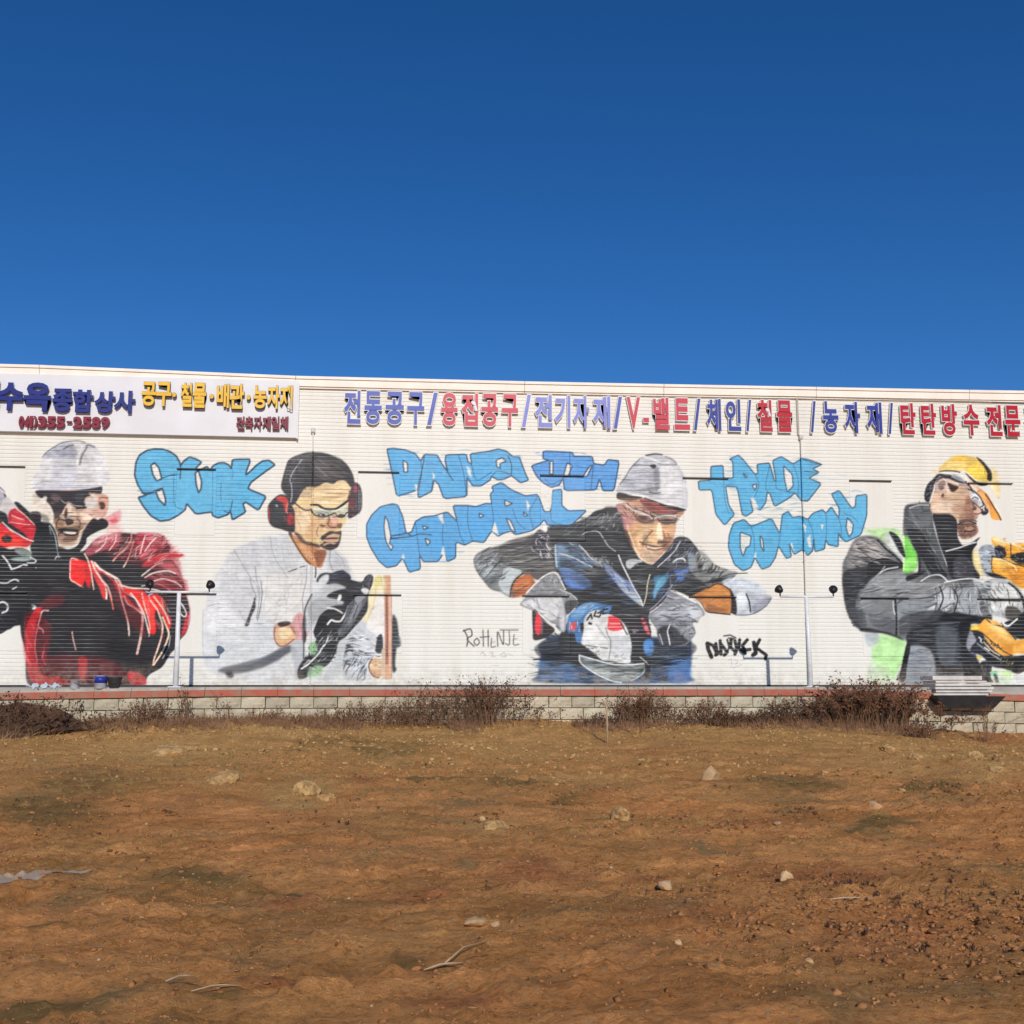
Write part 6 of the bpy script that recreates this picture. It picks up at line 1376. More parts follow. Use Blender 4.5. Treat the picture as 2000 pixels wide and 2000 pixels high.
def bump(nt, b, h, strength=.5, dist=.02):
    bp = N(nt, 'ShaderNodeBump'); bp.inputs['Strength'].default_value = strength; bp.inputs['Distance'].default_value = dist
    nt.links.new(h, bp.inputs['Height']); nt.links.new(bp.outputs[0], b.inputs['Normal'])
def simple(name, c1, c2=None, scale=8, rough=.7, spec=.3, metal=0, bmp=0, bdist=.01, rand=0):
    m, nt, b = newmat(name, rough, spec, metal); c2 = c2 or tuple(v*.8 for v in c1)
    col, h = noise_col(nt, c1, c2, scale)
    if rand:
        oi = N(nt, 'ShaderNodeObjectInfo'); mr = N(nt, 'ShaderNodeMapRange'); mr.inputs[3].default_value = 1-rand; mr.inputs[4].default_value = 1+rand*.5
        nt.links.new(oi.outputs['Random'], mr.inputs[0]); v = N(nt, 'ShaderNodeHueSaturation'); nt.links.new(mr.outputs[0], v.inputs['Value']); nt.links.new(col, v.inputs['Color']); col = v.outputs[0]
    nt.links.new(col, b.inputs['Base Color'])
    if bmp: bump(nt, b, h, bmp, bdist)
    return m
def L(h): return tuple(float(v) for v in s2l(hexc(h)))
def siding_material(name, painted):
    m, nt, b = newmat(name, .42, .35)
    base = N(nt, 'ShaderNodeAttribute', attribute_name='paint').outputs['Color'] if painted else None
    if not painted:
        base, _ = noise_col(nt, L('e9e6db'), L('e2ded2'), .7)
    # thin dust and rain streaks that run down the sheet
    dirt, _ = noise_col(nt, (1, 1, 1), (.9, .88, .84), 1.0, 8, .65, .45, .8, stretch=(2.2, 1, .25))
    fine, f2 = noise_col(nt, (1.02, 1.02, 1.02), (.95, .945, .94), 14, 4, .6, .3, .7, stretch=(1, 1, 3))
    c = mix(nt, 1.0, mix(nt, 1.0, base, dirt, 'MULTIPLY'), fine, 'MULTIPLY')
    # mud splashed up from the yard
    geo = N(nt, 'ShaderNodeNewGeometry'); sp = N(nt, 'ShaderNodeSeparateXYZ'); nt.links.new(geo.outputs['Position'], sp.inputs[0])
    mr = N(nt, 'ShaderNodeMapRange'); mr.inputs[1].default_value = 0; mr.inputs[2].default_value = .5; mr.inputs[3].default_value = .85; mr.inputs[4].default_value = 0
    nt.links.new(sp.outputs['Z'], mr.inputs[0]); sm, sf = noise_col(nt, (0, 0, 0), (1, 1, 1), 5, 8, .75, .42, .72)
    mu = N(nt, 'ShaderNodeMath', operation='MULTIPLY'); nt.links.new(mr.outputs[0], mu.inputs[0]); nt.links.new(sm, mu.inputs[1])
    c = mix(nt, mu.outputs[0], c, (.42, .33, .24))
    nt.links.new(c, b.inputs['Base Color']); bump(nt, b, f2, .06, .01)
    return m
M = {}
M['paint'] = siding_material('painted metal siding', True)
M['siding'] = siding_material('white metal siding', False)
M['trim'] = simple('cream eave trim', L('fbf0e0'), L('f0e4d4'), 3, .5)
M['joint_grey'] = simple('panel joint grey', L('b9b2a6'), L('a39c92'), 4, .5)  # own grey of the vertical panel joint
M['white_panel'] = simple('white sign panel', L('e6e4e4'), L('dedcdb'), 1.5, .35, .4)
M['flash'] = simple('dark steel flashing', L('4a4642'), L('2f2c2a'), 6, .5)
M['pipe'] = simple('white plastic drain pipe', L('d9d6d2'), L('c4c0bc'), 5, .4)
M['post'] = simple('white painted steel post', L('ececea'), L('d6d6d6'), 9, .4, .4)
M['lamp'] = simple('black lamp housing', L('2a2829'), L('1b1a1b'), 9, .4, .4)
M['glass'] = simple('lamp glass', L('d8dcd8'), L('bcc2c0'), 9, .1, .6)
M['blue'] = simple('deep blue letter face', L('2f3f98'), L('2a3688'), 6, .35, .4)
M['navy'] = simple('navy letter face', L('1e2a80'), L('1a2470'), 6, .35, .4)
M['blue2'] = simple('medium blue letter face', L('4558b0'), L('3c4ca4'), 6, .35, .4)
M['faded'] = simple('sun faded blue letter face', L('8288cc'), L('7079c4'), 6, .4, .4)
M['red'] = simple('red letter face', L('cc3344'), L('c02a3c'), 6, .35, .4)
M['red2'] = simple('strong red letter face', L('bb1626'), L('b01020'), 6, .35, .4)
M['maroon'] = simple('maroon letter face', L('8c1c34'), L('7c162c'), 6, .4, .4)
M['yellow'] = simple('yellow letter face', L('f0c02c'), L('e6b020'), 6, .35, .4)
M['white_side'] = simple('white letter backing', L('e9e6e4'), L('dcd8d6'), 6, .4, .4)
M['black_side'] = simple('black letter return', L('24201e'), L('1a1716'), 6, .4, .4)
M['concrete'] = simple('pale concrete kerb', (.50, .46, .40), (.36, .33, .28), 5, .9, .2, 0, .5, .01)
M['redpaint'] = simple('faded red painted band', L('b8604c'), L('a37a64'), 7, .85, .2, 0, .4, .008)
def block_material():
    m, nt, b = newmat('split faced concrete block', .92, .15)
    col, h = noise_col(nt, (.68, .60, .45), (.44, .37, .25), 9, 8, .65, .3, .7)
    st, _ = noise_col(nt, (.40, .43, .28), (1, 1, 1), 1.1, 5, .6, .38, .56, stretch=(1, 1, .6))
    c = mix(nt, .55, col, st, 'MULTIPLY')
    oi = N(nt, 'ShaderNodeObjectInfo'); mr = N(nt, 'ShaderNodeMapRange'); mr.inputs[3].default_value = .84; mr.inputs[4].default_value = 1.14
    nt.links.new(oi.outputs['Random'], mr.inputs[0]); v = N(nt, 'ShaderNodeHueSaturation'); nt.links.new(mr.outputs[0], v.inputs['Value']); nt.links.new(c, v.inputs['Color'])
    nt.links.new(v.outputs[0], b.inputs['Base Color']); bump(nt, b, h, .9, .03); return m
M['block'] = block_material()
M['mortar'] = simple('dark mortar core', (.09, .075, .055), (.05, .04, .03), 12, .95, .1)
M['twig'] = simple('dry brown twigs', (.15, .078, .042), (.30, .17, .095), 6, .9, .1)
M['redleaf'] = simple('withered red brown leaves', (.22, .10, .055), (.11, .055, .034), 3, .9, .1)
M['darkleaf'] = simple('dead dark leaves', (.12, .066, .042), (.06, .036, .026), 3, .9, .1)
M['straw'] = simple('straw coloured dry grass', (.66, .42, .19), (.42, .25, .10), 1.4, .9, .1)
M['greenleaf'] = simple('olive green weeds', (.30, .21, .075), (.18, .13, .05), 2, .9, .1)
M['rock'] = simple('pale tan rock', (.66, .44, .23), (.44, .27, .13), 9, .9, .2, 0, .6, .02, .2)
M['clod'] = simple('orange earth clods', (.44, .20, .08), (.24, .11, .045), 7, .95, .1, 0, .5, .02)
M['crumb'] = simple('soil crumbs', (.44, .215, .085), (.24, .12, .052), 5, .95, .1)
M['tan_clod'] = simple('pale sandy clods', (.66, .42, .18), (.40, .23, .09), 14, .95, .1, 0, 1, .06)
M['dark_clod'] = simple('dark shade clods', (.23, .105, .042), (.11, .055, .025), 7, .95, .1, 0, .5, .02)  # dark tone stands in for shade between clods at the lower right
M['wood'] = simple('weathered pale wood', (.52, .37, .22), (.36, .24, .14), 14, .8)
M['board'] = simple('white coated board', (.72, .68, .62), (.55, .50, .45), 6, .6)
M['blackplastic'] = simple('black rubber tray', (.02, .018, .02), (.035, .03, .03), 8, .5)
M['can_white'] = simple('dirty white paint can', (.62, .60, .62), (.42, .40, .43), 9, .5)
M['can_blue'] = simple('blue can label', L('2c3a9c'), L('24308a'), 9, .4)
M['can_grey'] = simple('dark grey bucket', (.06, .065, .065), (.1, .1, .1), 9, .5)
M['sheet'] = simple('pale blue plastic sheet', (.62, .70, .76), (.5, .56, .6), 5, .3, .5)
M['roof'] = simple('grey sheet roof', (.42, .42, .43), (.35, .35, .36), 3, .5)
M['yard'] = simple('concrete yard', (.42, .39, .34), (.33, .30, .26), 2, .9)
def water_material():
    m, nt, b = newmat('thin muddy water', .38, .5)
    col, h = noise_col(nt, (.44, .33, .23), (.32, .22, .14), 3); nt.links.new(col, b.inputs['Base Color']); bump(nt, b, h, .15, .01); return m
M['water'] = water_material()
def ground_material():
    m, nt, b = newmat('bare red earth field', .97, .08)
    big, _ = noise_col(nt, (.80, .385, .155), (.70, .37, .15), .55, 4, .6, .38, .62)
    mid, _ = noise_col(nt, (1.5, 1.40, 1.26), (.80, .74, .64), 2.2, 10, .78, .32, .68)
    c = mix(nt, 1.0, big, mid, 'MULTIPLY')
    band, _ = noise_col(nt, (1.18, 1.16, 1.1), (.74, .69, .58), 1.0, 7, .7, .42, .62, dist=.8, stretch=(.45, 2.2, 1))
    c = mix(nt, .9, c, band, 'MULTIPLY')
    gr, _ = noise_col(nt, (0, 0, 0), (1, 1, 1), .8, 8, .7, .54, .68)
    c = mix(nt, gr, c, (.46, .29, .12))
    redp, _ = noise_col(nt, (0, 0, 0), (1, 1, 1), 1.3, 7, .7, .58, .72, dist=.5)
    c = mix(nt, redp, c, (.64, .25, .10))
    # paler sandier soil towards the block wall
    geo = N(nt, 'ShaderNodeNewGeometry'); sp = N(nt, 'ShaderNodeSeparateXYZ'); nt.links.new(geo.outputs['Position'], sp.inputs[0])
    mr = N(nt, 'ShaderNodeMapRange'); mr.inputs[1].default_value = -11; mr.inputs[2].default_value = -3.2; mr.inputs[3].default_value = 0; mr.inputs[4].default_value = 1
    nt.links.new(sp.outputs['Y'], mr.inputs[0])
    sand, sf = noise_col(nt, (.86, .52, .19), (.40, .24, .08), 3.0, 8, .75, .35, .65)
    mu = N(nt, 'ShaderNodeMath', operation='MULTIPLY'); nt.links.new(mr.outputs[0], mu.inputs[0]); mu.inputs[1].default_value = .75
    c = mix(nt, mu.outputs[0], c, sand)
    sp2, _ = noise_col(nt, (.66, .61, .56), (1.2, 1.18, 1.16), 24, 6, .8, .36, .52)
    at = N(nt, 'ShaderNodeAttribute', attribute_name='soil'); sc_ = N(nt, 'ShaderNodeSeparateColor'); nt.links.new(at.outputs['Color'], sc_.inputs[0])
    def patch(c, k, amp, c1, c2, scale):
        pc, pf_ = noise_col(nt, c1, c2, scale, 9, .78, .36, .64)
        a = N(nt, 'ShaderNodeMath', operation='MULTIPLY'); nt.links.new(sc_.outputs[k], a.inputs[0]); a.inputs[1].default_value = 1.9
        q = N(nt, 'ShaderNodeMath', operation='MULTIPLY'); nt.links.new(a.outputs[0], q.inputs[0]); nt.links.new(pf_, q.inputs[1])
        w = N(nt, 'ShaderNodeMapRange'); w.inputs[1].default_value = .22; w.inputs[2].default_value = .75; w.inputs[4].default_value = amp; nt.links.new(q.outputs[0], w.inputs[0])
        return mix(nt, w.outputs[0], c, pc)
    c = patch(c, 2, .8, (.74, .28, .11), (.50, .19, .075), 5)
    c = patch(c, 0, .85, (1.0, .60, .22), (.66, .37, .13), 6)
    c = patch(c, 1, .85, (.40, .26, .09), (.17, .12, .045), 6)
    c = mix(nt, .85, c, sp2, 'MULTIPLY')
    lt, _ = noise_col(nt, (0, 0, 0), (1, 1, 1), 17, 6, .75, .57, .66, dist=.6)
    c = mix(nt, lt, c, (.80, .47, .22))
    dk, _ = noise_col(nt, (0, 0, 0), (1, 1, 1), 7, 9, .8, .62, .68, dist=.4)
    c = mix(nt, dk, c, (.27, .15, .06))
    peb, pf = noise_col(nt, (0, 0, 0), (1, 1, 1), 60, 2, .5, .68, .72)
    c = mix(nt, peb, c, (.60, .42, .24))
    nt.links.new(c, b.inputs['Base Color'])
    tc = N(nt, 'ShaderNodeTexCoord'); n1 = N(nt, 'ShaderNodeTexNoise'); n1.inputs['Scale'].default_value = 9; n1.inputs['Detail'].default_value = 12; n1.inputs['Roughness'].default_value = .8
    nt.links.new(tc.outputs['Object'], n1.inputs['Vector']); bump(nt, b, n1.outputs['Fac'], 1.0, .12)
    return m
M['ground'] = ground_material()

# ---------------------------------------------------------------- layout from image pixels
# The mural is laid out in image pixels (u across, v down, about 1 cm a unit); these plane-to-plane
# constants of the camera view carry wall metres (x, z) and field metres (x, y) to image pixels.
HW = np.array([[104.55929647, 6.85338633, 1000.], [5.67991452, -92.7573939, 1341.15143663], [.004261, .00685339, 1.]])
HG = np.array([[105.01993145, 36.02786302, 1000.], [5.70493733, 56.62529157, 1406.68612936], [.00427977, .04555061, 1.]])
HWi, HGi = np.linalg.inv(HW), np.linalg.inv(HG)
def W(u, v):  # image pixel to wall metres
    q = HWi @ np.array([u, v, 1.0]); return q[0]/q[2], q[1]/q[2]
def sheet(x, z):  # wall metres to image pixels
    w = HW[2, 0]*x+HW[2, 1]*z+1; return (HW[0, 0]*x+HW[0, 1]*z+HW[0, 2])/w, (HW[1, 0]*x+HW[1, 1]*z+HW[1, 2])/w
def ground_z(x, y):
    x = np.asarray(x, float); y = np.asarray(y, float)
    base = -.64+.04*np.clip(y, -45, -2.3)
    z = base-.012*np.clip(x-2, 0, 9)-.006*np.clip(-x-4, 0, 6)
    z = z+.06*fbm(x*.35, y, 1.1, 3, 133)+.025*fbm(x*.5, y, 3.0, 2, 137)
    z = z+.10*fbm(x, y, .22, 3, 3)+.05*fbm(x, y, .9, 3, 9)
    z = z+.16*np.exp(-((y+2.6)/1.1)**2)*np.exp(-((x+1)/7.5)**4)*(1+1.0*vnoise(x*.7, x*0+.5, 31))
    rough = .55+.9*np.clip(fbm(x, y, .35, 3, 41)+.35, 0, 1)
    z = z+rough*(.042*fbm(x, y, 3.1, 3, 57, .6)+.034*np.maximum(fbm(x, y, 8, 3, 71, .6)-.06, 0)*2)
    # broken clods where a machine has turned the soil, smooth where wheels packed it
    turned = np.exp(-((x-1.3)/1.3)**2-((y+15.4)/1.3)**2)+.55*np.clip(fbm(x, y, .45, 3, 301)*4-.2, 0, 1)+.35*np.exp(-((y+5.5)/2.5)**2)
    z = z+np.clip(turned, 0, 1)*(.075*np.maximum(fbm(x, y, 6.5, 3, 311), 0)+.05*np.maximum(fbm(x, y, 14, 2, 317), 0))
    return z
def gp(u, v):  # image pixel to a point on the field
    q = HGi @ np.array([u, v, 1.0]); x, y = q[0]/q[2], q[1]/q[2]; return x, y, float(ground_z(x, y))

# ================================================================ ground, yard
def axis(lo, hi, fine, far):
    a = [lo]; k = fine
    while a[-1] < hi: a.append(a[-1]+fine)
    left = []; d = fine; p = lo
    while p > -far: d *= 1.35; p -= d; left.append(p)
    right = []; d = fine; p = a[-1]
    while p < far: d *= 1.35; p += d; right.append(p)
    return np.array(left[::-1]+a+right)
gx = axis(-10.5, 11.8, .031, 420)
ys = [-17.4]
while ys[-1] < -2.2: ys.append(ys[-1]+.018+.0032*(ys[-1]+17.4))
near = []; d = .03; p = -17.4
while p > -420: d *= 1.35; p -= d; near.append(p)
far = []; d = .1; p = ys[-1]
while p < 420: d *= 1.4; p += d; far.append(p)
gy = np.array(near[::-1]+ys+far)
GX, GY = np.meshgrid(gx, gy); GZ = ground_z(GX, GY)
nx, ny = len(gx), len(gy)
ii = (np.arange(ny-1)[:, None]*nx+np.arange(nx-1)[None, :]).ravel()
quads = np.stack([ii, ii+1, ii+nx+1, ii+nx], 1)
ground = link('ground', grid_mesh('ground', np.stack([GX.ravel(), GY.ravel(), GZ.ravel()], 1), quads), M['ground'])
tag(ground, kind='structure')
# soil map: sandy rises, dark olive patches and ruts, redder subsoil, placed by image pixels
SAND = ((330, 1475, 190, 24, 1), (540, 1442, 170, 14, .8), (440, 1535, 62, 22, 1), (600, 1550, 80, 34, 1), (960, 1610, 66, 14, .9), (880, 1414, 70, 9, 1), (1210, 1600, 50, 20, .6),
        (1760, 1476, 130, 30, .8), (1930, 1500, 80, 30, .8), (90, 1500, 120, 30, .5), (1150, 1520, 160, 16, .6), (1010, 1455, 260, 16, .5), (1390, 1560, 130, 12, .5), (720, 1600, 120, 14, .5), (1700, 1590, 40, 10, .6), (200, 1655, 200, 14, .4))
OLIVE = ((80, 1585, 150, 42, 1), (210, 1530, 160, 30, .7), (880, 1516, 130, 6, 1.2), (1010, 1524, 90, 6, 1.1), (700, 1458, 170, 10, .7), (1560, 1528, 170, 13, .8), (1830, 1532, 70, 15, 1.2), (1720, 1600, 70, 9, 1),
        (400, 1715, 150, 14, .9), (640, 1737, 200, 8, .8), (320, 1756, 55, 7, .9), (60, 1806, 80, 6, .8), (780, 1885, 60, 26, .7), (60, 1975, 130, 30, 1.1), (430, 1950, 90, 9, .7), (610, 1825, 35, 5, .8), (1090, 1560, 40, 8, 1), (740, 1625, 200, 16, .5), (1280, 1880, 70, 12, .6), (1000, 1830, 120, 10, .4), (330, 1420, 300, 10, .5), (1600, 1420, 340, 14, .6))
REDS = ((600, 1765, 70, 14, 1), (850, 1738, 60, 11, 1), (540, 1935, 90, 14, 1), (1060, 1700, 120, 20, 1), (1290, 1700, 70, 15, 1.1), (1600, 1700, 150, 20, 1), (1750, 1850, 240, 90, .7), (1500, 1600, 90, 13, .9), (880, 1962, 120, 18, .9), (1900, 1425, 110, 14, 1), (1350, 1800, 200, 30, .6), (1250, 1470, 120, 14, .6), (700, 1520, 140, 14, .6))
wg = HG[2, 0]*GX+HG[2, 1]*GY+1
okv = wg > .12; wg = np.where(okv, wg, 1)
GU, GV = (HG[0, 0]*GX+HG[0, 1]*GY+HG[0, 2])/wg, (HG[1, 0]*GX+HG[1, 1]*GY+HG[1, 2])/wg
GU = GU+60*fbm(GX, GY, 1.1, 3, 401)*okv; GV = GV+26*fbm(GX, GY, 1.3, 4, 403)*okv
soil = np.zeros((ny, nx, 4), np.float32); soil[..., 3] = 1
for ch, tab in enumerate((SAND, OLIVE, REDS)):
    for u_, v_, a_, b_, k_ in tab: soil[..., ch] = np.maximum(soil[..., ch], k_*np.exp(-((GU-u_)/a_)**2-((GV-v_)/b_)**2)*okv)
ground.data.color_attributes.new('soil', 'FLOAT_COLOR', 'POINT').data.foreach_set('color', soil.ravel())
del GU, GV, wg, soil
yard = MB().box(-40, 40, -2.42, 40, -1.6, -.002).build('yard', M['yard']); tag(yard, kind='structure')

# ================================================================ the warehouse with its mural
for k, s in enumerate((RED_WORKER, GREY_WORKER, BLUE_WORKER, YELLOW_WORKER, LETTERS)): paint(s, 4+k)
ware = thing('warehouse', 'long white metal clad warehouse covered with a mural of four workers', 'building', (0, 0, 0))
PITCH, XA, XB = .075, -10.9, 11.9
XL, XR, ZT, ZM = -14.0, 15.0, 5.93, 5.325
WIN = []
for u0, u1, v0, v1 in ((-45, 52, 913, 1040), (340, 424, 918, 1044), (697, 782, 924, 1050), (1055, 1142, 931, 1056), (1336, 1424, 936, 1060), (1664, 1742, 941, 1066), (1898, 1978, 946, 1072),
                       (-40, 55, 1158, 1272), (322, 425, 1161, 1275), (688, 786, 1163, 1276), (1020, 1114, 1165, 1278), (1348, 1440, 1167, 1280), (1686, 1776, 1169, 1282), (1915, 2000, 1171, 1284)):
    xa, zb = W(u0, v1); xb, za = W(u1, v0); WIN.append((xa, xb, zb, za))
def rib(z):
    t = (z/PITCH) % 1.0
    return np.where(t < .60, 0.0, np.where(t < .72, (t-.60)/.12, np.where(t < .9, 1.0, (1-t)/.1)))*.0088
def rows(z0, z1):
    out = []
    k = int(math.floor(z0/PITCH+1e-6))
    while k*PITCH < z1-1e-6:
        out += [(k+q)*PITCH for q in (0.0, .2, .4, .60, .72, .9)]; k += 1
    out = [z for z in out if z0-1e-6 <= z <= z1+1e-6]
    if out[-1] < z1-1e-4: out.append(z1)
    return np.array(out)
def siding_grid(xs, zs):
    X, Z = np.meshgrid(xs, zs); Y = rib(Z)+.004*fbm(X, Z, .35, 2, 5)
    for xa, xb, zb, za in WIN:
        m = (X > xa) & (X < xb) & (Z > zb) & (Z < za); Y = np.where(m, -.006, Y)
    return X, Y, Z
xs = np.arange(XA, XB, .0150); zs = rows(0.0, ZM)
X, Y, Z = siding_grid(xs, zs)
U, V = sheet(X, Z)
cu = np.clip((U-CX0)*SS-.5, 0, NW-1.001); cv = np.clip((V-CY0)*SS-.5, 0, NH-1.001)
i0, j0 = cu.astype(int), cv.astype(int); fu, fv = (cu-i0)[..., None], (cv-j0)[..., None]
lin = s2l(np.clip(canvas, 0, 1)).astype(np.float32)
for ch in range(3): lin[..., ch] = .5*lin[..., ch]+.5*boxblur(lin[..., ch], 1)          # soft edge of the spray can
C = (lin[j0, i0]*(1-fu)+lin[j0, i0+1]*fu)*(1-fv)+(lin[j0+1, i0]*(1-fu)+lin[j0+1, i0+1]*fu)*fv
outside = (U < CX0) | (U > CX0+CW-2) | (V < CY0)
C[outside] = s2l(WALLC)
# rib highlights put into the mural colour as pale lines along the grooves
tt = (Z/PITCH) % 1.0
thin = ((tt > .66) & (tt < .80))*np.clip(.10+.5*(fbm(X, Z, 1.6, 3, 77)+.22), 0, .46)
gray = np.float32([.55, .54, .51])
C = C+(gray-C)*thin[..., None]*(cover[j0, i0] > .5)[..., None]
# soft unevenness and speckle of the spray
C = C*(1+((.26*fbm(X, Z*1.5, 5, 3, 91)+.26*fbm(X*.5, Z*1.3, 13, 2, 93))*np.where(owner[j0, i0] == 2, .4, 1.0))[..., None]*((cover[j0, i0] > .3)*(owner[j0, i0] < 5))[..., None])
C = C*(1+.16*fbm(X, Z, 22, 2, 90)[..., None]*(cover[j0, i0] > .3)[..., None])
C = np.clip(C, 0, 1)
own = owner[j0, i0]; own[outside] = 0
nr, nc = X.shape
cell = (np.arange(nr-1)[:, None]*nc+np.arange(nc-1)[None, :])
cell_own = own[:-1, :-1]
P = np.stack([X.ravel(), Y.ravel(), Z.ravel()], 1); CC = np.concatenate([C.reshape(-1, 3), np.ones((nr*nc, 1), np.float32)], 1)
umid = .5*(U[:-1, :-1]+U[1:, 1:]); vmid = .5*(V[:-1, :-1]+V[1:, 1:])
word = np.zeros(cell_own.shape, int)
word[(cell_own == 5) & (umid < 640)] = 5
word[(cell_own == 5) & (umid > 640) & (vmid < 968-.03*(umid-740)) & (umid < 1250)] = 7
word[(cell_own == 5) & (umid > 640) & (umid < 1250) & (word == 0)] = 8
word[(cell_own == 5) & (umid > 1250) & (vmid < 1028-.25*(umid-1380))] = 9
word[(cell_own == 5) & (umid > 1250) & (word == 0)] = 10
word[(cell_own == 6) & (umid < 1200)] = 11
word[(cell_own == 6) & (umid >= 1200)] = 12
for k in (1, 2, 3, 4): word[cell_own == k] = k
names = {0: ('siding', None),
         1: ('painted_worker', 'painted worker in a red and black jacket and white helmet aiming a red drill'),
         2: ('painted_worker', 'painted bearded worker in a pale coat and red ear defenders holding a sander'),
         3: ('painted_worker', 'painted worker in a white helmet bending over a blue and white grinder'),
         4: ('painted_worker', 'painted worker in a yellow cap and grey jacket with yellow power tools'),
         5: ('painted_word', 'blue graffiti word reading SUOK'), 7: ('painted_word', 'blue graffiti words reading DANGJIN'),
         8: ('painted_word', 'blue graffiti word reading GENERAL'), 9: ('painted_word', 'blue graffiti word reading TRADE'),
         10: ('painted_word', 'blue graffiti word reading COMPANY'), 11: ('painted_signature', 'thin grey signature sprayed on the wall'),
         12: ('painted_signature', 'bold black scrawled signature tag')}
for key, (nm, lab) in names.items():
    ids = cell[word == key]
    if not len(ids): continue
    q = np.stack([ids, ids+1, ids+nc+1, ids+nc], 1); used = np.unique(q); remap = np.zeros(nr*nc, np.int64); remap[used] = np.arange(len(used))
    me = grid_mesh(nm, P[used], remap[q], False)
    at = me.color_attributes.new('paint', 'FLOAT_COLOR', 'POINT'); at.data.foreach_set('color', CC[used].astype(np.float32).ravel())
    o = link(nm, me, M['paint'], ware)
    if lab: o['label'] = lab
# plain sheet above the mural and beyond its ends
def plain(xs, zs):
    X, Y, Z = siding_grid(xs, zs); nr, nc = X.shape
    Y = rib(Z)+.004*fbm(X, Z, .35, 2, 5)
    ids = (np.arange(nr-1)[:, None]*nc+np.arange(nc-1)[None, :]).ravel()
    me = grid_mesh('siding', np.stack([X.ravel(), Y.ravel(), Z.ravel()], 1), np.stack([ids, ids+1, ids+nc+1, ids+nc], 1), False)
    link('siding', me, M['siding'], ware)
plain(np.arange(XL, XR+.3, .4), rows(zs[-1], ZT))
plain(np.linspace(XL, XA, 6), zs); plain(np.linspace(xs[-1], XR+.2, 6), zs)
XRR = XR+.2
MB().box(XL, XRR, .03, 14, 0, 5.9).build('wall_core', M['siding'], ware)
MB().add([(XL-.1, -.06, 6.0), (XRR+.1, -.06, 6.0), (XRR+.1, 7, 6.9), (XL-.1, 7, 6.9), (XL-.1, 14.1, 6.0), (XRR+.1, 14.1, 6.0),
          (XL-.1, -.06, 5.9), (XRR+.1, -.06, 5.9), (XRR+.1, 14.1, 5.9), (XL-.1, 14.1, 5.9)],
         [(0, 1, 2, 3), (3, 2, 5, 4), (6, 9, 8, 7), (0, 3, 4, 9, 6), (1, 7, 8, 5, 2)]).build('roof', M['roof'], ware)
# eave: a slightly uneven trim in lengths, with a lip and a shadow groove
seg = [-14.1, -9.2, -4.3, .25, 3.1, 6.3, 9.6, 12.7, 15.3]
top = [6.165, 6.16, 6.07, 6.075, 6.09, 6.11, 6.13, 6.16, 6.165]
for k in range(8):
    a, b, za, zb = seg[k]+.004, seg[k+1]-.004, top[k], top[k+1]
    mb = MB()
    for y0, d0, d1 in ((-.10, 0.0, .055), (-.075, .055, .20), (-.045, .20, .235)):
        mb.add([(a, y0, za-d0), (b, y0, zb-d0), (b, y0, zb-d1), (a, y0, za-d1), (a, .06, za-d0), (b, .06, zb-d0), (b, .06, zb-d1), (a, .06, za-d1)],
               [(0, 1, 2, 3), (4, 7, 6, 5), (0, 4, 5, 1), (3, 2, 6, 7), (0, 3, 7, 4), (1, 5, 6, 2)])
    mb.build('eave_trim', M['trim'], ware)
for k, (xa, xb, zb, za) in enumerate(WIN):
    MB().box(xa-.0, xb-.02, -.05, .03, za, za+.017).build('window_flashing', M['flash'], ware)
# base flashing and drain pipes
MB().box(XL, XRR, -.02, .02, .002, .035).build('base_flashing', M['flash'], ware)
def pipe(u0, v0, u1, v1, r):
    x0, z0 = W(u0, v0); x1, _ = W(u1, v1)
    n = 160; mb = MB().tube([(x0+(x1-x0)*t, -.045, z0+(.02-z0)*t) for t in [q/n for q in range(n+1)]], r, 8)
    o = mb.build('drain_pipe', M['paint'], ware)
    co = np.array([v.co[:] for v in o.data.vertices]); uu, vv = sheet(co[:, 0], co[:, 2])     # the mural runs on over the pipe
    a = np.clip(((uu-CX0)*SS).astype(int), 0, NW-1); b = np.clip(((vv-CY0)*SS).astype(int), 0, NH-1); c4 = np.ones((len(co), 4), np.float32); c4[:, :3] = lin[b, a]*.96
    o.data.color_attributes.new('paint', 'FLOAT_COLOR', 'POINT').data.foreach_set('color', c4.ravel())
    MB().box(x0-.04, x0+.04, -.085, 0, z0-.01, z0+.08, .01).build('rain_head', M['pipe'], ware)
    for t in (.25, .5, .75): 
        zz = z0*(1-t); xx = x0*(1-t)+x1*t; MB().box(xx-.022, xx+.022, -.062, 0, zz-.006, zz+.006).build('pipe_bracket', M['pipe'], ware)
pipe(612, 845, 606, 1335, .016); pipe(1563, 858, 1578, 1335, .016)
MB().box(W(1556, 780)[0]-.02, W(1556, 780)[0]+.02, -.03, .0, W(1556, 850)[1], W(1556, 772)[1]).build('panel_joint', M['joint_grey'], ware)

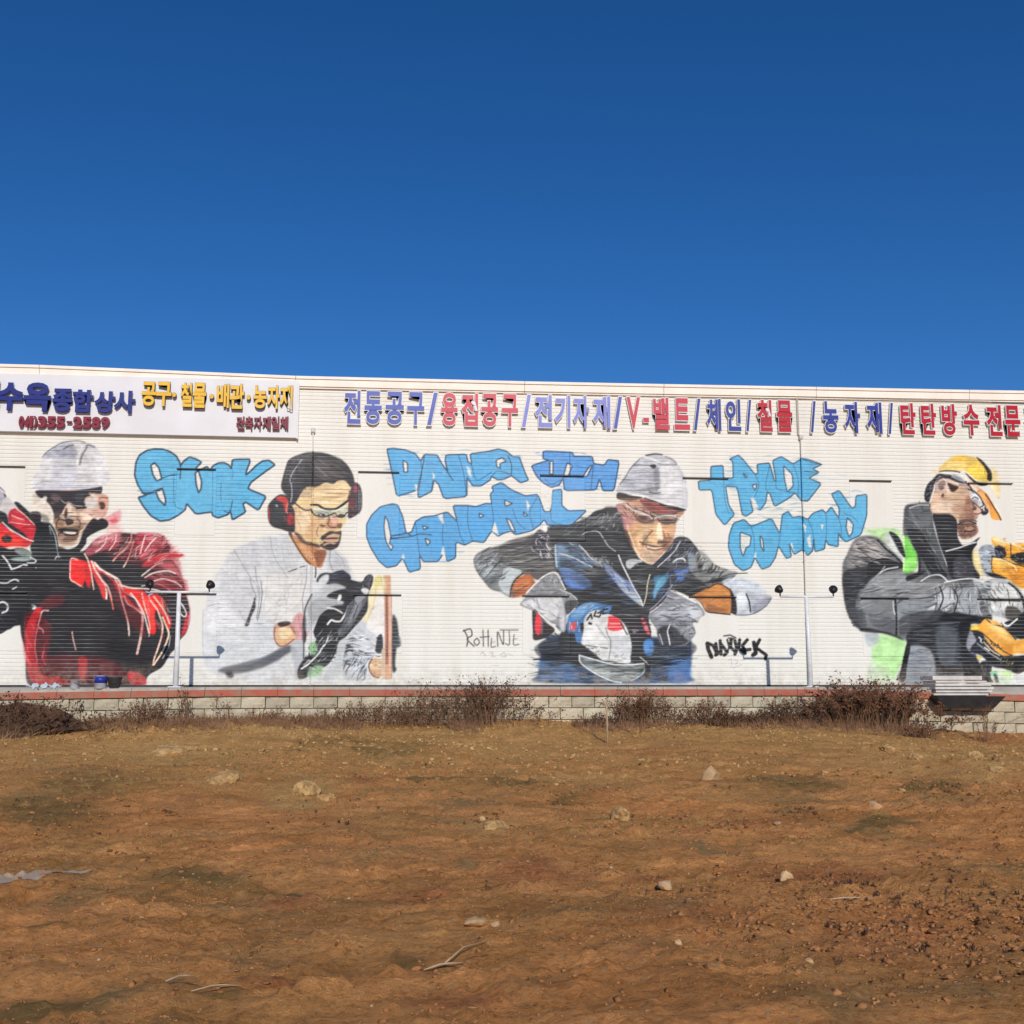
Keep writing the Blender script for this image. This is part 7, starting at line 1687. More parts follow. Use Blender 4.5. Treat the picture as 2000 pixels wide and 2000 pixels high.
# ================================================================ shop signs: raised letters
font_cache = {}
def glyph(ch, grow, depth):
    key = (ch, round(grow, 4), depth)
    if key in font_cache: return font_cache[key]
    cu = bpy.data.curves.new('letter', 'FONT'); cu.body = ch; cu.offset = grow; cu.extrude = depth; cu.resolution_u = 3
    o = bpy.data.objects.new('letter', cu); COL.objects.link(o)
    me = bpy.data.meshes.new_from_object(o.evaluated_get(bpy.context.evaluated_depsgraph_get()))
    bpy.data.objects.remove(o); bpy.data.curves.remove(cu)
    n = len(me.vertices); co = np.zeros(n*3); me.vertices.foreach_get('co', co); co = co.reshape(-1, 3)
    font_cache[key] = (me, co); return font_cache[key]
def letter(ch, u0, u1, v0, v1, face, side, parent, y=-.05, th=.03, grow=.028, rimw=.03, rot=0):
    """one raised letter: coloured face on a slightly larger backing tray, boxed into its image pixels on the wall"""
    x0, z1 = W(u0, v0); x1, z0 = W(u1, v1)
    k = 1-y/22*1.0
    out = []
    me0, co0 = glyph(ch, grow+rimw, .01); lo, hi = co0.min(0), co0.max(0)
    for nm, g, ya, yb, mt in (('letter', grow, y-th-.008, y-th+.004, face), ('letter_tray', grow+rimw, y-th, y, side)):
        me, co = glyph(ch, g, .01); n = me.copy()
        c = co.copy(); c[:, 0] = x0+(c[:, 0]-lo[0])/(hi[0]-lo[0])*(x1-x0); zz = z0+(co[:, 1]-lo[1])/(hi[1]-lo[1])*(z1-z0)
        t = (co[:, 2]-lo[2])/(hi[2]-lo[2]); yy = yb+(ya-yb)*t
        c = np.stack([c[:, 0], yy, zz], 1)
        org = np.array([(x0+x1)/2, y, (z0+z1)/2]); n.vertices.foreach_set('co', (c-org).ravel()); n.update(); n.materials.clear(); n.materials.append(M[mt])
        o = bpy.data.objects.new(nm, n); COL.objects.link(o)
        if nm == 'letter': o.location = org; o.parent = parent; base = o
        else: o.parent = base
    return base
sign = thing('shop_sign', 'white panel shop sign with blue, yellow and dark red raised letters under the eave', 'sign')
xs0, zt0 = W(-90, 727); xs1, zt1 = W(583, 748); _, zb0 = W(-60, 842); _, zb1 = W(580, 857)
zt = .5*(W(100, 731)[1]+W(583, 749)[1]); zb = W(583, 857)[1]; zbl = W(0, 843.5)[1]
MB().add([(xs0, -.10, zbl), (xs1, -.10, zb), (xs1, -.10, zt), (xs0, -.10, zt), (xs0, 0, zbl), (xs1, 0, zb), (xs1, 0, zt), (xs0, 0, zt)],
         [(0, 1, 2, 3), (4, 7, 6, 5), (0, 4, 5, 1), (3, 2, 6, 7), (0, 3, 7, 4), (1, 5, 6, 2)]).build('sign_panel', M['white_panel'], sign)
MB().box(xs1+.002, xs1+.03, -.11, 0, zb-.02, zt).build('frame_edge', M['white_side'], sign)
yp = -.10-.045
for ch, u0, u1, v0, v1 in (('진', -46, 4, 748, 800), ('수', 2, 49, 751, 806), ('옥', 54, 103, 751, 808), ('종', 109, 145, 763, 809), ('합', 148, 186, 765, 810), ('상', 190, 228, 768, 811), ('사', 228, 267, 767, 811)):
    letter(ch, u0, u1, v0, v1, 'navy', 'navy', sign, yp, .035, .035, .012)
for ch, u0, u1, v0, v1 in (('공', 282, 308, 750, 798), ('구', 310, 338, 750, 799), ('·', 340, 348, 771, 781), ('철', 357, 378, 752, 800), ('물', 381, 405, 752, 802), ('·', 412, 421, 774, 784), ('배', 427, 450, 754, 802), ('관', 452, 479, 754, 804), ('·', 484, 492, 776, 786), ('농', 498, 523, 757, 803), ('자', 525, 548, 757, 804), ('재', 549, 573, 757, 805)):
    letter(ch, u0, u1, v0, v1, 'yellow', 'black_side', sign, yp, .045, .032, .012)
u = 43
for ch, w in zip('041)355-2589', (10, 9, 6, 8, 17, 17, 17, 14, 17, 17, 17, 17)):
    dy = (u-43)*.012
    if ch == '-': letter(ch, u+2, u+w-2, 825+dy, 829+dy, 'maroon', 'maroon', sign, yp, .03, .05, .01)
    else: letter(ch, u, u+w-1, 816+dy, 839+dy, 'maroon', 'maroon', sign, yp, .03, .05, .012)
    u += w+.9
u = 464
for ch in '건축자재일체': letter(ch, u, u+15.5, 817, 843, 'maroon', 'black_side', sign, yp, .03, .03, .01); u += 17
band = thing('raised_lettering', 'row of raised red and blue letters along the top of the siding', 'sign')
row = [('전', 672, 705, 'blue2'), ('동', 712, 746, 'blue2'), ('공', 753, 789, 'blue2'), ('구', 795, 829, 'blue2'), ('/', 833, 856, 'blue2'), ('용', 861, 894, 'red'), ('접', 900, 934, 'red'), ('공', 939, 973, 'red'), ('구', 979, 1012, 'red'),
       ('/', 1017, 1038, 'faded'), ('전', 1043, 1079, 'faded'), ('기', 1082, 1114, 'faded'), ('자', 1118, 1150, 'faded'), ('재', 1156, 1192, 'faded'), ('/', 1195, 1216, 'blue2'), ('V', 1221, 1251, 'red'), ('-', 1254, 1267, 'red'), ('밸', 1273, 1307, 'red'), ('트', 1314, 1347, 'red'),
       ('/', 1351, 1369, 'blue'), ('체', 1377, 1408, 'blue'), ('인', 1414, 1447, 'blue'), ('/', 1453, 1468, 'blue'), ('철', 1475, 1508, 'red2'), ('물', 1513, 1547, 'red2'), ('/', 1578, 1594, 'blue'), ('농', 1603, 1637, 'blue'), ('자', 1645, 1679, 'blue'), ('재', 1688, 1722, 'blue'),
       ('/', 1729, 1745, 'blue'), ('탄', 1754, 1788, 'red2'), ('탄', 1794, 1828, 'red2'), ('방', 1834, 1869, 'red2'), ('수', 1876, 1912, 'red2'), ('전', 1921, 1956, 'red2'), ('문', 1957, 1992, 'red2'), ('점', 1997, 2030, 'red2')]
for ch, u0, u1, mt in row:
    v0 = 763+(u0-680)*.0225; v1 = v0+68-(u0-680)*.0035
    if ch == '-': v0 += 40; v1 = v0+11
    letter(ch, u0, u1, v0, v1, mt, 'white_side', band, -.04, .028, .03, .024)

# ================================================================ retaining wall of concrete blocks
wall = thing('retaining_wall', 'low retaining wall of beige concrete blocks with a red painted band on top', 'wall')
WY = -2.5
def sag(x): return -.022-.085*max(0, (-x-5)/6)-.16*max(0, (x-5.2)/6)
xk = np.arange(-30, 31, .6)
for k in range(len(xk)-1):
    a, b = xk[k]+.003, xk[k+1]-.003; za, zb = sag(a) if abs(a) < 14 else sag(math.copysign(14, a)), sag(b) if abs(b) < 14 else sag(math.copysign(14, b))
    if abs(xk[k]) > 13.5: continue
    j = rnd.uniform(-.006, .006)
    def slab(y0, y1, t, bt, nm, mt):
        MB().add([(a, y0, za+bt), (b, y0, zb+bt), (b, y1, zb+bt), (a, y1, za+bt), (a, y0, za+t), (b, y0, zb+t), (b, y1, zb+t), (a, y1, za+t)],
                 [(0, 1, 2, 3), (4, 7, 6, 5), (0, 4, 5, 1), (1, 5, 6, 2), (2, 6, 7, 3), (3, 7, 4, 0)]).build(nm, M[mt], wall)
    slab(WY-.03+j, -2.40, -.015, -.125, 'band_slab', 'redpaint')
    slab(WY+.0+j, -2.36, .03, -.015, 'kerb_slab', 'concrete')
def rough_block(seed):
    r = random.Random(seed); me = MB(); w, h, d = .387, .187, .12; nxx, nzz = 5, 3; v = []; f = []
    for j in range(nzz+1):
        for i in range(nxx+1):
            e = (i in (0, nxx)) or (j in (0, nzz)); v.append((-w/2+w*i/nxx, -d/2+(.016 if e else r.uniform(-.012, .004)), -h/2+h*j/nzz))
    for j in range(nzz):
        for i in range(nxx): q = j*(nxx+1)+i; f.append((q, q+1, q+nxx+2, q+nxx+1))
    b0 = len(v); v += [(-w/2, d/2, -h/2), (w/2, d/2, -h/2), (w/2, d/2, h/2), (-w/2, d/2, h/2)]
    c = [0, nxx, (nzz+1)*(nxx+1)-1, nzz*(nxx+1)]
    top = [nzz*(nxx+1)+i for i in range(nxx, -1, -1)]; bot = list(range(nxx+1)); lf = [j*(nxx+1) for j in range(nzz, -1, -1)]; rg = [j*(nxx+1)+nxx for j in range(nzz+1)]
    f += [tuple(bot[::-1]+[b0, b0+1]), tuple(top[::-1][::-1]+[b0+3, b0+2]), tuple(lf+[b0, b0+3]), tuple(rg+[b0+2, b0+1]), (b0, b0+3, b0+2, b0+1)]
    me.add(v, f); o = me.build('block', M['block']); m = o.data; bpy.data.objects.remove(o); return m
BM = [rough_block(k) for k in range(8)]
nb = 0
for c in range(4):
    x = -12.6+(.2 if c % 2 else 0)
    while x < 13.2:
        z = sag(max(-14, min(14, x)))-.128-.1-c*.2
        if c < 3 or (c == 3 and (x > 3.5 or rnd.random() < .25)):
            o = bpy.data.objects.new('block', BM[rnd.randrange(8)]); COL.objects.link(o); o.parent = wall
            o.location = (x+rnd.uniform(-.003, .003), WY+.055+rnd.uniform(-.008, .006), z); o.rotation_euler = (rnd.uniform(-.02, .03), 0, rnd.uniform(-.012, .012)); nb += 1
        x += .4
print('blocks', nb)
MB().box(-30, 30, WY+.05, -2.38, -1.5, -.19).build('mortar_core', M['mortar'], wall)
for sx in (-1, 1):
    a, b = (-30, -12.83) if sx < 0 else (13.25, 30)
    MB().box(a, b, WY, WY+.1, -1.4, -.2).build('block_run', M['block'], wall)

# ================================================================ lamp posts on the yard
def lamp_post(u_base, u_bar, span, label):
    """twin floodlight on a short white post, 2 m in front of the warehouse"""
    # parallax of the yard line is folded into positions read off image pixels
    t = thing('lamp_post', label, 'lamp post', (u_base, -2.02, 0), 0, 'twin headed lamp posts in front of the warehouse')
    MB().tube([(0, 0, .0), (0, 0, .7), (-.01, 0, 1.62)], [.05, .042, .035], 12).build('post', M['post'], t)
    MB().box(-.11, .11, -.11, .11, 0, .015).build('base_plate', M['post'], t)
    MB().tube([(-.5, 0, 1.63), (.5, 0, 1.63)], .021, 8).build('crossbar', M['post'], t)
    for s in (-1, 1):
        h = MB().lathe([(.03, -.05), (.05, -.03), (.078, .04), (.082, .055)], 16, (0, 0, 0))
        o = h.build('lamp_head', M['lamp'], t, (s*.5, 0, 1.745)); o.rotation_euler = (rad(-50), rad(35 if s > 0 else -35), 0)
        g = MB().lathe([(.074, .048), (.072, .054)], 16).build('lamp_glass', M['glass'], o)
        MB().tube([(s*.5, 0, 1.63), (s*.5, 0, 1.72)], .014, 6).build('bracket', M['lamp'], t)
lamp_post(-5.98, 0, 1, 'short white twin lamp post in front of the painted red jacket')
lamp_post(5.22, 0, 1, 'short white twin lamp post beside the black signature tag')

# ================================================================ things standing on the yard kerb
def can(name, label, x, y, r, h, body, lab, g=None):
    t = thing(name, label, 'can', (x, y, .03+min(0, sag(x))+.0), rnd.uniform(0, 3), g)
    MB().lathe([(r*.96, 0), (r, .004), (r, h*.97), (r*1.04, h*.975), (r*1.04, h)], 20).build('can_body', M[body], t)
    if lab: MB().lathe([(r*1.012, h*.42), (r*1.012, h*.9)], 20).build('paper_label', M[lab], t)
    MB().lathe([(r*.9, h*1.001), (r*.9, h*1.01)], 20).build('lid', M['can_grey'], t)
    MB().tube([(-r*1.03, 0, h*.8), (-r*.9, -r*.7, h*.55), (0, -r*1.15, h*.45), (r*.9, -r*.7, h*.55), (r*1.03, 0, h*.8)], .004, 5).build('handle', M['flash'], t)
def kx(u, y=-2.43): return -2.0796+math.tan(math.atan((u-1000)/2200)+rad(5.4))*(22+y)
can('paint_can', 'small dirty white paint can on the kerb left of the blue can', kx(156), -2.44, .075, .14, 'can_white', None, 'paint cans on the kerb')
can('paint_can', 'larger paint can with a blue label standing on the kerb', kx(206), -2.44, .10, .22, 'can_white', 'can_blue', 'paint cans on the kerb')
b = thing('bucket', 'dark grey bucket right behind the blue labelled can', 'bucket', (kx(232), -2.40, .0), 0)
MB().lathe([(.09, 0), (.12, .16), (.128, .165), (.128, .175)], 20).build('bucket_body', M['can_grey'], b)
MB().tube([(-.12, 0, .17), (-.1, -.08, .1), (0, -.13, .06), (.1, -.08, .1), (.12, 0, .17)], .004, 5).build('handle', M['flash'], b)
b = MB()
n = 40; v = []; f = []
for j in range(4):
    for i in range(n): v.append((kx(62)+.55*i/(n-1), -2.44+.09*j/3, -.03+.03+.022*math.sin(i*.55+j)+.012*math.sin(i*1.3+2*j)+.018*j))
for j in range(3):
    for i in range(n-1): q = j*n+i; f.append((q, q+1, q+n+1, q+n))
b.add(v, f, True); o = b.build('plastic_sheet', M['sheet']); tag(o, 'crumpled pale blue plastic sheet on the kerb left of the cans', 'plastic sheet')
st = thing('board_stack', 'stack of white boards resting on the black tray at the right end', 'board stack', (kx(1862), -2.42, 0))
xa, xb = kx(1808)-kx(1862), kx(1918)-kx(1862)
for k, (a, b_, z0, h, sh) in enumerate(((-.05, -.10, -.145, .035, 0), (0, -.02, -.095, .035, .01), (-.02, 0, -.042, .045, -.01), (0, -.03, .02, .04, .02), (.0, -.12, .075, .035, 0), (-.05, -.2, .125, .07, .01))):
    MB().box(xa+a, xb+b_, -.22+sh, .3, z0, z0+h, .004).build('board', M['board'], st)
tr = MB(); x0, x1 = kx(1800), kx(1930)
tr.add([(x0, -2.82, -.16), (x1, -2.82, -.16), (x1, -2.45, -.16), (x0, -2.45, -.16), (x0+.12, -2.78, -.36), (x1-.2, -2.78, -.36), (x1-.2, -2.52, -.36), (x0+.12, -2.52, -.36)],
       [(0, 1, 2, 3), (4, 7, 6, 5), (0, 4, 5, 1), (1, 5, 6, 2), (2, 6, 7, 3), (3, 7, 4, 0)])
o = tr.build('rubber_tray', M['blackplastic']); tag(o, 'black rubber tray hanging in front of the block wall under white boards', 'tray')
mm = MB(); mm.add(*(lambda r: ([(r*math.cos(a)*(1+.2*math.sin(3*a)), r*.6*math.sin(a), z) for z, r in ((0, .16), (.08, .15), (.13, .08)) for a in [k*PI/5 for k in range(10)]], [(j*10+k, j*10+(k+1) % 10, (j+1)*10+(k+1) % 10, (j+1)*10+k) for j in range(2) for k in range(10)]+[tuple(range(20, 30))]))(1), True)
for i, p in enumerate(mm.v): mm.v[i] = (p[0]*.16*[1, .95, .5][i//10], p[1]*.16*[1, .9, .5][i//10], p[2])
o = mm.build('rag', M['blackplastic'], None, (kx(-4), -2.45, .03-.08)); tag(o, 'dark crumpled rag lying on the kerb at the far left', 'rag')

# ================================================================ plants, sticks, stones
def stems(mb, n, spread, h, lean, r=.004, seed=0, branch=2, leaf=None, leaf_n=0, leaf_s=.02, dy=.35, z0=0):
    rr = random.Random(seed)
    for _ in range(n):
        bx = rr.gauss(0, spread*.5); by = rr.gauss(0, spread*dy*.5); hh = h*rr.uniform(.45, 1)*max(.35, 1-(bx/spread/1.3)**2)
        dx = rr.gauss(0, lean)*hh+bx*.25; dyy = rr.gauss(0, lean)*hh*.6
        p = [Vector((bx+dx*t*t, by+dyy*t*t, z0+hh*t)) for t in (0, .35, .7, 1)]
        rad_ = r*rr.uniform(.6, 1.3)
        mb.tube(p, [rad_, rad_*.8, rad_*.55, rad_*.15], 3, False)
        pts = [p[2], p[3]]
        for k in range(branch):
            t = rr.uniform(.3, .95); q = p[1].lerp(p[3], t); a = rr.uniform(0, 2*PI); l = hh*rr.uniform(.15, .4)
            e = q+Vector((math.cos(a)*l*.7, math.sin(a)*l*.45, l*rr.uniform(.2, .9))); mid = q.lerp(e, .5)+Vector((0, 0, l*.08))
            mb.tube([q, mid, e], [rad_*.5, rad_*.4, rad_*.12], 3, False); pts += [mid, e]
        if leaf is not None:
            for k in range(leaf_n):
                q = rr.choice(pts)+Vector((rr.gauss(0, .02), rr.gauss(0, .02), rr.gauss(0, .025))); s_ = leaf_s*rr.uniform(.5, 1.4)
                a = Vector((rr.gauss(0, 1), rr.gauss(0, 1), rr.gauss(0, 1))).normalized(); b_ = a.orthogonal().normalized()
                leaf.add([q-a*s_, q+b_*s_*.45, q+a*s_, q-b_*s_*.45+a*s_*.1], [(0, 1, 2, 3)])
def bush(label, u, v, spread, h, n, lean=.25, leafmat='redleaf', leaf_n=6, name='dry_bush', cat='bush', seed=0, r=.0045, group=None, branch=3, leaf_s=.022, y=None):
    x, yy, z = gp(u, v)
    if yy > -2.95: x = -2.08+(x+2.08)*(22-2.95)/(22+yy); yy = -2.95; z = float(ground_z(x, yy))
    if y is not None: yy = y; z = float(ground_z(x, yy))
    t = thing(name, label, cat, (x, yy, z-.02), 0, group); a, b_ = MB(), MB()
    stems(a, n, spread, h, lean, r, seed, branch, b_, leaf_n, leaf_s)
    tag(a.build('stems', M['twig'], t), kind='stuff')
    if b_.v: tag(b_.build('leaves', M[leafmat], t), kind='stuff')
    return t
bush('largest dry red brown bush sprawling against the block wall at the right', 1700, 1424, 1.2, .85, 330, .35, 'redleaf', 16, seed=1, leaf_s=.03, r=.005)
bush('dark tangled dead bush left of the middle of the block wall', 940, 1408, .9, .8, 220, .35, 'darkleaf', 9, seed=2)
bush('tall thin dead weeds left of the darker central bush', 845, 1404, .7, .76, 110, .25, 'redleaf', 4, seed=3)
bush('round brown bush right of the thin wooden stake', 1250, 1408, .55, .62, 180, .35, 'redleaf', 11, seed=4)
bush('small brown bush between the round bush and the signature tag', 1382, 1414, .5, .44, 110, .35, 'redleaf', 9, seed=5)
bush('brown bush in front of the blocks below the right lamp post', 1535, 1418, .5, .5, 130, .3, 'darkleaf', 9, seed=6)
bush('low pale brown weeds below the painted board', 720, 1402, .9, .42, 220, .4, 'redleaf', 5, seed=7)
bush('low matted brush left of the round brown bush', 1170, 1408, .4, .22, 60, .5, 'darkleaf', 7, seed=8)
bush('low dark matted brush under the signature tag', 1460, 1424, 1.0, .26, 260, .6, 'darkleaf', 7, seed=9)
bush('tall upright dead stalks beneath the left lamp post', 362, 1410, .16, .72, 22, .12, 'darkleaf', 5, seed=10, r=.007, name='dead_stalks', cat='weeds')
bush('leaning dead stalk right of the left lamp post', 436, 1408, .12, .5, 9, .3, 'redleaf', 5, seed=11, r=.006, name='dead_stalks', cat='weeds')
bush('brown fuzzy weeds left of the tall upright stalks', 285, 1408, .5, .42, 130, .3, 'redleaf', 5, seed=12, name='dead_stalks', cat='weeds')
bush('tall dark bent stalk in front of the blocks at the far right', 1928, 1436, .14, .78, 14, .16, 'darkleaf', 5, seed=13, r=.009, name='dead_stalks', cat='weeds')
bush('thin dry stalks in front of the grey signature', 905, 1404, .25, 1.08, 8, .06, 'redleaf', 2, seed=14, r=.004, name='dead_stalks', cat='weeds', branch=2)
bush('sparse weeds right of the leaning stalk', 520, 1404, .5, .3, 40, .3, 'redleaf', 4, seed=15, name='dead_stalks', cat='weeds')
bush('short reddish weeds under the right end of the big bush', 1800, 1436, .4, .28, 60, .4, 'redleaf', 7, seed=16, name='dead_stalks', cat='weeds')
# heap of dead brush at the left end
x, y = kx(48, -3.3), -3.3; z = float(ground_z(x, y))
hp = thing('brush_heap', 'dark brown heap of dead brush at the left end of the field', 'brush heap', (x, y, z-.02))
nn, mmv, ff = 26, [], []
for j in range(12):
    for i in range(nn):
        a = 2*PI*i/nn; t = j/11; rr_ = math.sqrt(1-t*t)
        bumpy = 1+.14*math.sin(a*3+j)+.10*rnd.uniform(-1, 1)
        mmv.append((1.05*rr_*math.cos(a)*bumpy, .42*rr_*math.sin(a)*bumpy, .50*t*(1+.14*rnd.uniform(-1, 1))))
for j in range(11):
    for i in range(nn): ff.append((j*nn+i, j*nn+(i+1) % nn, (j+1)*nn+(i+1) % nn, (j+1)*nn+i))
MB().add(mmv, ff, False).build('rotten_core', M['darkleaf'], hp)
a, b_ = MB(), MB(); stems(a, 320, 1.1, .66, .6, .005, 21, 2, b_, 9, .026, .5); tag(a.build('stems', M['twig'], hp), kind='stuff'); tag(b_.build('leaves', M['darkleaf'], hp), kind='stuff')
c_ = MB(); stems(c_, 90, 1.2, .22, .6, .0035, 22, 1, None, 0, .02, .9); o = c_.build('straw', M['straw'], hp); o.location = (0, -.45, 0); tag(o, kind='stuff')
# wooden stake, sticks
x, y, z = gp(1186, 1450)
o = MB().tube([(0, 0, -.05), (.004, .01, .35), (0, .02, .66)], [.017, .016, .013], 6).build('wooden_stake', M['wood'], None, (x, y, z)); tag(o, 'thin pale wooden stake standing upright in the field', 'stake')
def stick(u0, v0, u1, v1, r, label, bend=.05, fork=False):
    x0, y0, z0 = gp(u0, v0); x1, y1, z1 = gp(u1, v1)
    zt_ = max(z0, z1, float(ground_z((x0+x1)/2, (y0+y1)/2)))+.006; a, b_ = Vector((x0, y0, max(z0, zt_-.02)+r)), Vector((x1, y1, max(z1, zt_-.02)+r*2)); bend *= .35; m = a.lerp(b_, .5)+Vector((0, bend, .008))
    mb = MB().tube([a-m, a.lerp(b_, .25)-m+Vector((0, bend*.55, .006)), a.lerp(b_, .4)-m+Vector((0, bend*.9, .01)), Vector((0, 0, 0)), a.lerp(b_, .62)-m+Vector((0, bend*.85, .008)), b_-m], [r*.6, r*.9, r, r, r*.8, r*.4], 6)
    if fork: mb.tube([Vector((0, 0, 0)), Vector((.1, .12, .05)), Vector((.22, .2, .06))], [r*.8, r*.6, r*.3], 5)
    o = mb.build('stick', M['wood'], None, m); tag(o, label, 'stick')
stick(322, 1948, 380, 1932, .006, 'short pale stick at the bottom left of the field')
stick(828, 1898, 905, 1892, .006, 'forked pale stick in the lower middle of the field', .03, True)
stick(1600, 1773, 1712, 1762, .006, 'long straight pale stick on the right of the field', .02)
stick(372, 1955, 470, 1940, .004, 'thin dark curved twig beside the short pale stick', .06)
def stone(label, u, v, sx, sz, mat='rock', seed=0, name='rock', cat='rock', group=None, sub=2):
    r = random.Random(seed+100); bm = bmesh.new(); bmesh.ops.create_icosphere(bm, subdivisions=sub+(mat == 'tan_clod'), radius=1)
    ph = [r.uniform(0, 6) for _ in range(6)]
    cuts = [(Vector((r.gauss(0, 1), r.gauss(0, 1), r.gauss(0, .7))).normalized(), r.uniform(.62, .85)) for _ in range(7)]
    for vv in bm.verts:
        p = vv.co.copy()
        for nn_, dd in cuts:
            e = p.dot(nn_)-dd
            if e > 0: p -= nn_*e*.9
        p *= 1+.07*math.sin(3*p.x+ph[0])*math.cos(4*p.y+ph[1])+(.13 if mat == 'tan_clod' else .05)*r.uniform(-1, 1)
        vv.co = Vector((p.x*sx, p.y*sx*.8, p.z*sz))
    me = bpy.data.meshes.new(name); bm.to_mesh(me); bm.free()
    x, y, z = gp(u, v); o = link(name, me, M[mat], None, (x, y, z+sz*(.15 if mat == 'tan_clod' else .22))); o.rotation_euler = (r.uniform(-.2, .2), r.uniform(-.2, .2), r.uniform(0, 6)); tag(o, label, cat, group); return o
for k, (lab, u, v, sx, sz, mt) in enumerate((
    ('largest pale tan boulder alone in the right half of the field', 1388, 1510, .155, .14, 'rock'),
    ('pale crumbly rock at the left below the dead stalks', 442, 1534, .20, .11, 'tan_clod'),
    ('smaller pale rock just left of the crumbly one', 418, 1540, .09, .06, 'tan_clod'),
    ('yellowish lump in the left half beside a smaller lump', 597, 1552, .17, .12, 'tan_clod'),
    ('smaller yellowish lump right of the bigger yellow one', 640, 1562, .10, .07, 'tan_clod'),
    ('tan rock with a dark left side near the middle of the field', 1212, 1604, .115, .105, 'tan_clod'),
    ('pale tan clod cluster left of the middle rock', 968, 1612, .13, .06, 'tan_clod'),
    ('small white pebble left of the pale clods', 942, 1600, .035, .03, 'rock'),
    ('upright white pebble in the lower right of the field', 1536, 1716, .05, .06, 'rock'),
    ('elongated pale stone below and left of the upright pebble', 1300, 1728, .07, .035, 'rock'),
    ('flat pale stone pair member, the larger, in the lower middle', 930, 1802, .07, .033, 'rock'),
    ('smaller flat pale stone right of its larger partner', 967, 1804, .036, .02, 'rock'),
    ('tiny white pebble above the elongated pale stone', 1194, 1684, .028, .022, 'rock'),
    ('pale stone near the dark weeds at right', 1708, 1568, .075, .05, 'rock'),
    ('orange pale rock on the right under the big bush', 1732, 1462, .13, .09, 'tan_clod'),
    ('tan rock below the tall bent stalk', 1905, 1474, .12, .10, 'tan_clod'),
    ('sandy lump right of the tan rock pair', 1945, 1500, .11, .06, 'tan_clod'),
    ('sandy clod lying left of the right hand tan rocks', 1788, 1484, .12, .08, 'tan_clod'),
    ('long low sandy mound behind the crumbly rock', 340, 1478, .34, .10, 'tan_clod'),
    ('pale pebble at the far lower right edge of the pebbly strip', 1325, 1865, .03, .022, 'rock'),
    ('pale stone half buried near the rusty clods', 1520, 1605, .06, .03, 'rock'),
    ('small pale stone right of the wooden stake', 1330, 1416, .07, .04, 'rock'),
    ('pale stone on the stony patch in the lower right', 1580, 1915, .028, .02, 'rock'))):
    stone(lab, u, v, sx, sz, mt, k)

# small stuff scattered over the field
def scatter_blobs(name, mat, pts, label=None):
    """each item a small uneven lump"""
    t = (1+5**.5)/2
    ico = np.array([(-1, t, 0), (1, t, 0), (-1, -t, 0), (1, -t, 0), (0, -1, t), (0, 1, t), (0, -1, -t), (0, 1, -t), (t, 0, -1), (t, 0, 1), (-t, 0, -1), (-t, 0, 1)])/1.902
    tri = np.array([(0, 11, 5), (0, 5, 1), (0, 1, 7), (0, 7, 10), (0, 10, 11), (1, 5, 9), (5, 11, 4), (11, 10, 2), (10, 7, 6), (7, 1, 8), (3, 9, 4), (3, 4, 2), (3, 2, 6), (3, 6, 8), (3, 8, 9), (4, 9, 5), (2, 4, 11), (6, 2, 10), (8, 6, 7), (9, 8, 1)])
    g = np.random.default_rng(len(name)); n = len(pts); pts = np.array(pts)
    s = pts[:, 3][:, None, None]*g.uniform(.35, 1.5, (n, 12, 1))*g.uniform(.5, 1.4, (n, 1, 3))*np.array([1, .9, .65])
    v = ico[None]*s+pts[:, None, :3]; f = tri[None]+(np.arange(n)*12)[:, None, None]
    me = bpy.data.meshes.new(name); v = v.reshape(-1, 3); f = f.reshape(-1, 3)
    me.vertices.add(len(v)); me.vertices.foreach_set('co', v.astype(np.float32).ravel()); me.loops.add(f.size); me.loops.foreach_set('vertex_index', f.astype(np.int32).ravel())
    me.polygons.add(len(f)); me.polygons.foreach_set('loop_start', np.arange(len(f), dtype=np.int32)*3); me.update(calc_edges=True)
    o = link(name, me, M[mat]); tag(o, label, kind='stuff'); return o
g = np.random.default_rng(5)
def sample(n, dens, smin, smax, ylo=-17.2, yhi=-2.7, power=2.2):
    out = []
    while len(out) < n:
        m = 4000; y = g.uniform(ylo, yhi, m); half = (y+22)*.5+.6; x = -2.08+(y+22)*.095+g.uniform(-1, 1, m)*half
        keep = g.uniform(0, 1, m) < dens(x, y); x, y = x[keep], y[keep]; z = ground_z(x, y)
        s = smin+(smax-smin)*g.uniform(0, 1, len(x))**power
        out += list(zip(x, y, z+s*.15, s))
    return out[:n]
def rightclods(x, y): return np.clip(.03+1.0*np.exp(-((x-1.0)/1.0)**2-((y+15.7)/1.0)**2)+.16*(fbm(x, y, .5, 3, 12) > .12), 0, 1)
scatter_blobs('soil_clods', 'clod', sample(7500, rightclods, .004, .024), 'loose orange earth clods strewn over the field')
def nearwall(x, y): return np.clip(.0+.7*np.exp(-((y+5)/2.6)**2)*(fbm(x, y, .45, 3, 22) > -.02), 0, 1)
scatter_blobs('sandy_clods', 'tan_clod', sample(800, nearwall, .01, .045), 'pale sandy clods in the rear half of the field')
def dark(x, y): return np.clip(.01+1.1*np.exp(-((x-1.1)/.8)**2-((y+15.6)/.9)**2)+.12*(fbm(x, y, .6, 3, 33) > .22), 0, 1)
clus = []
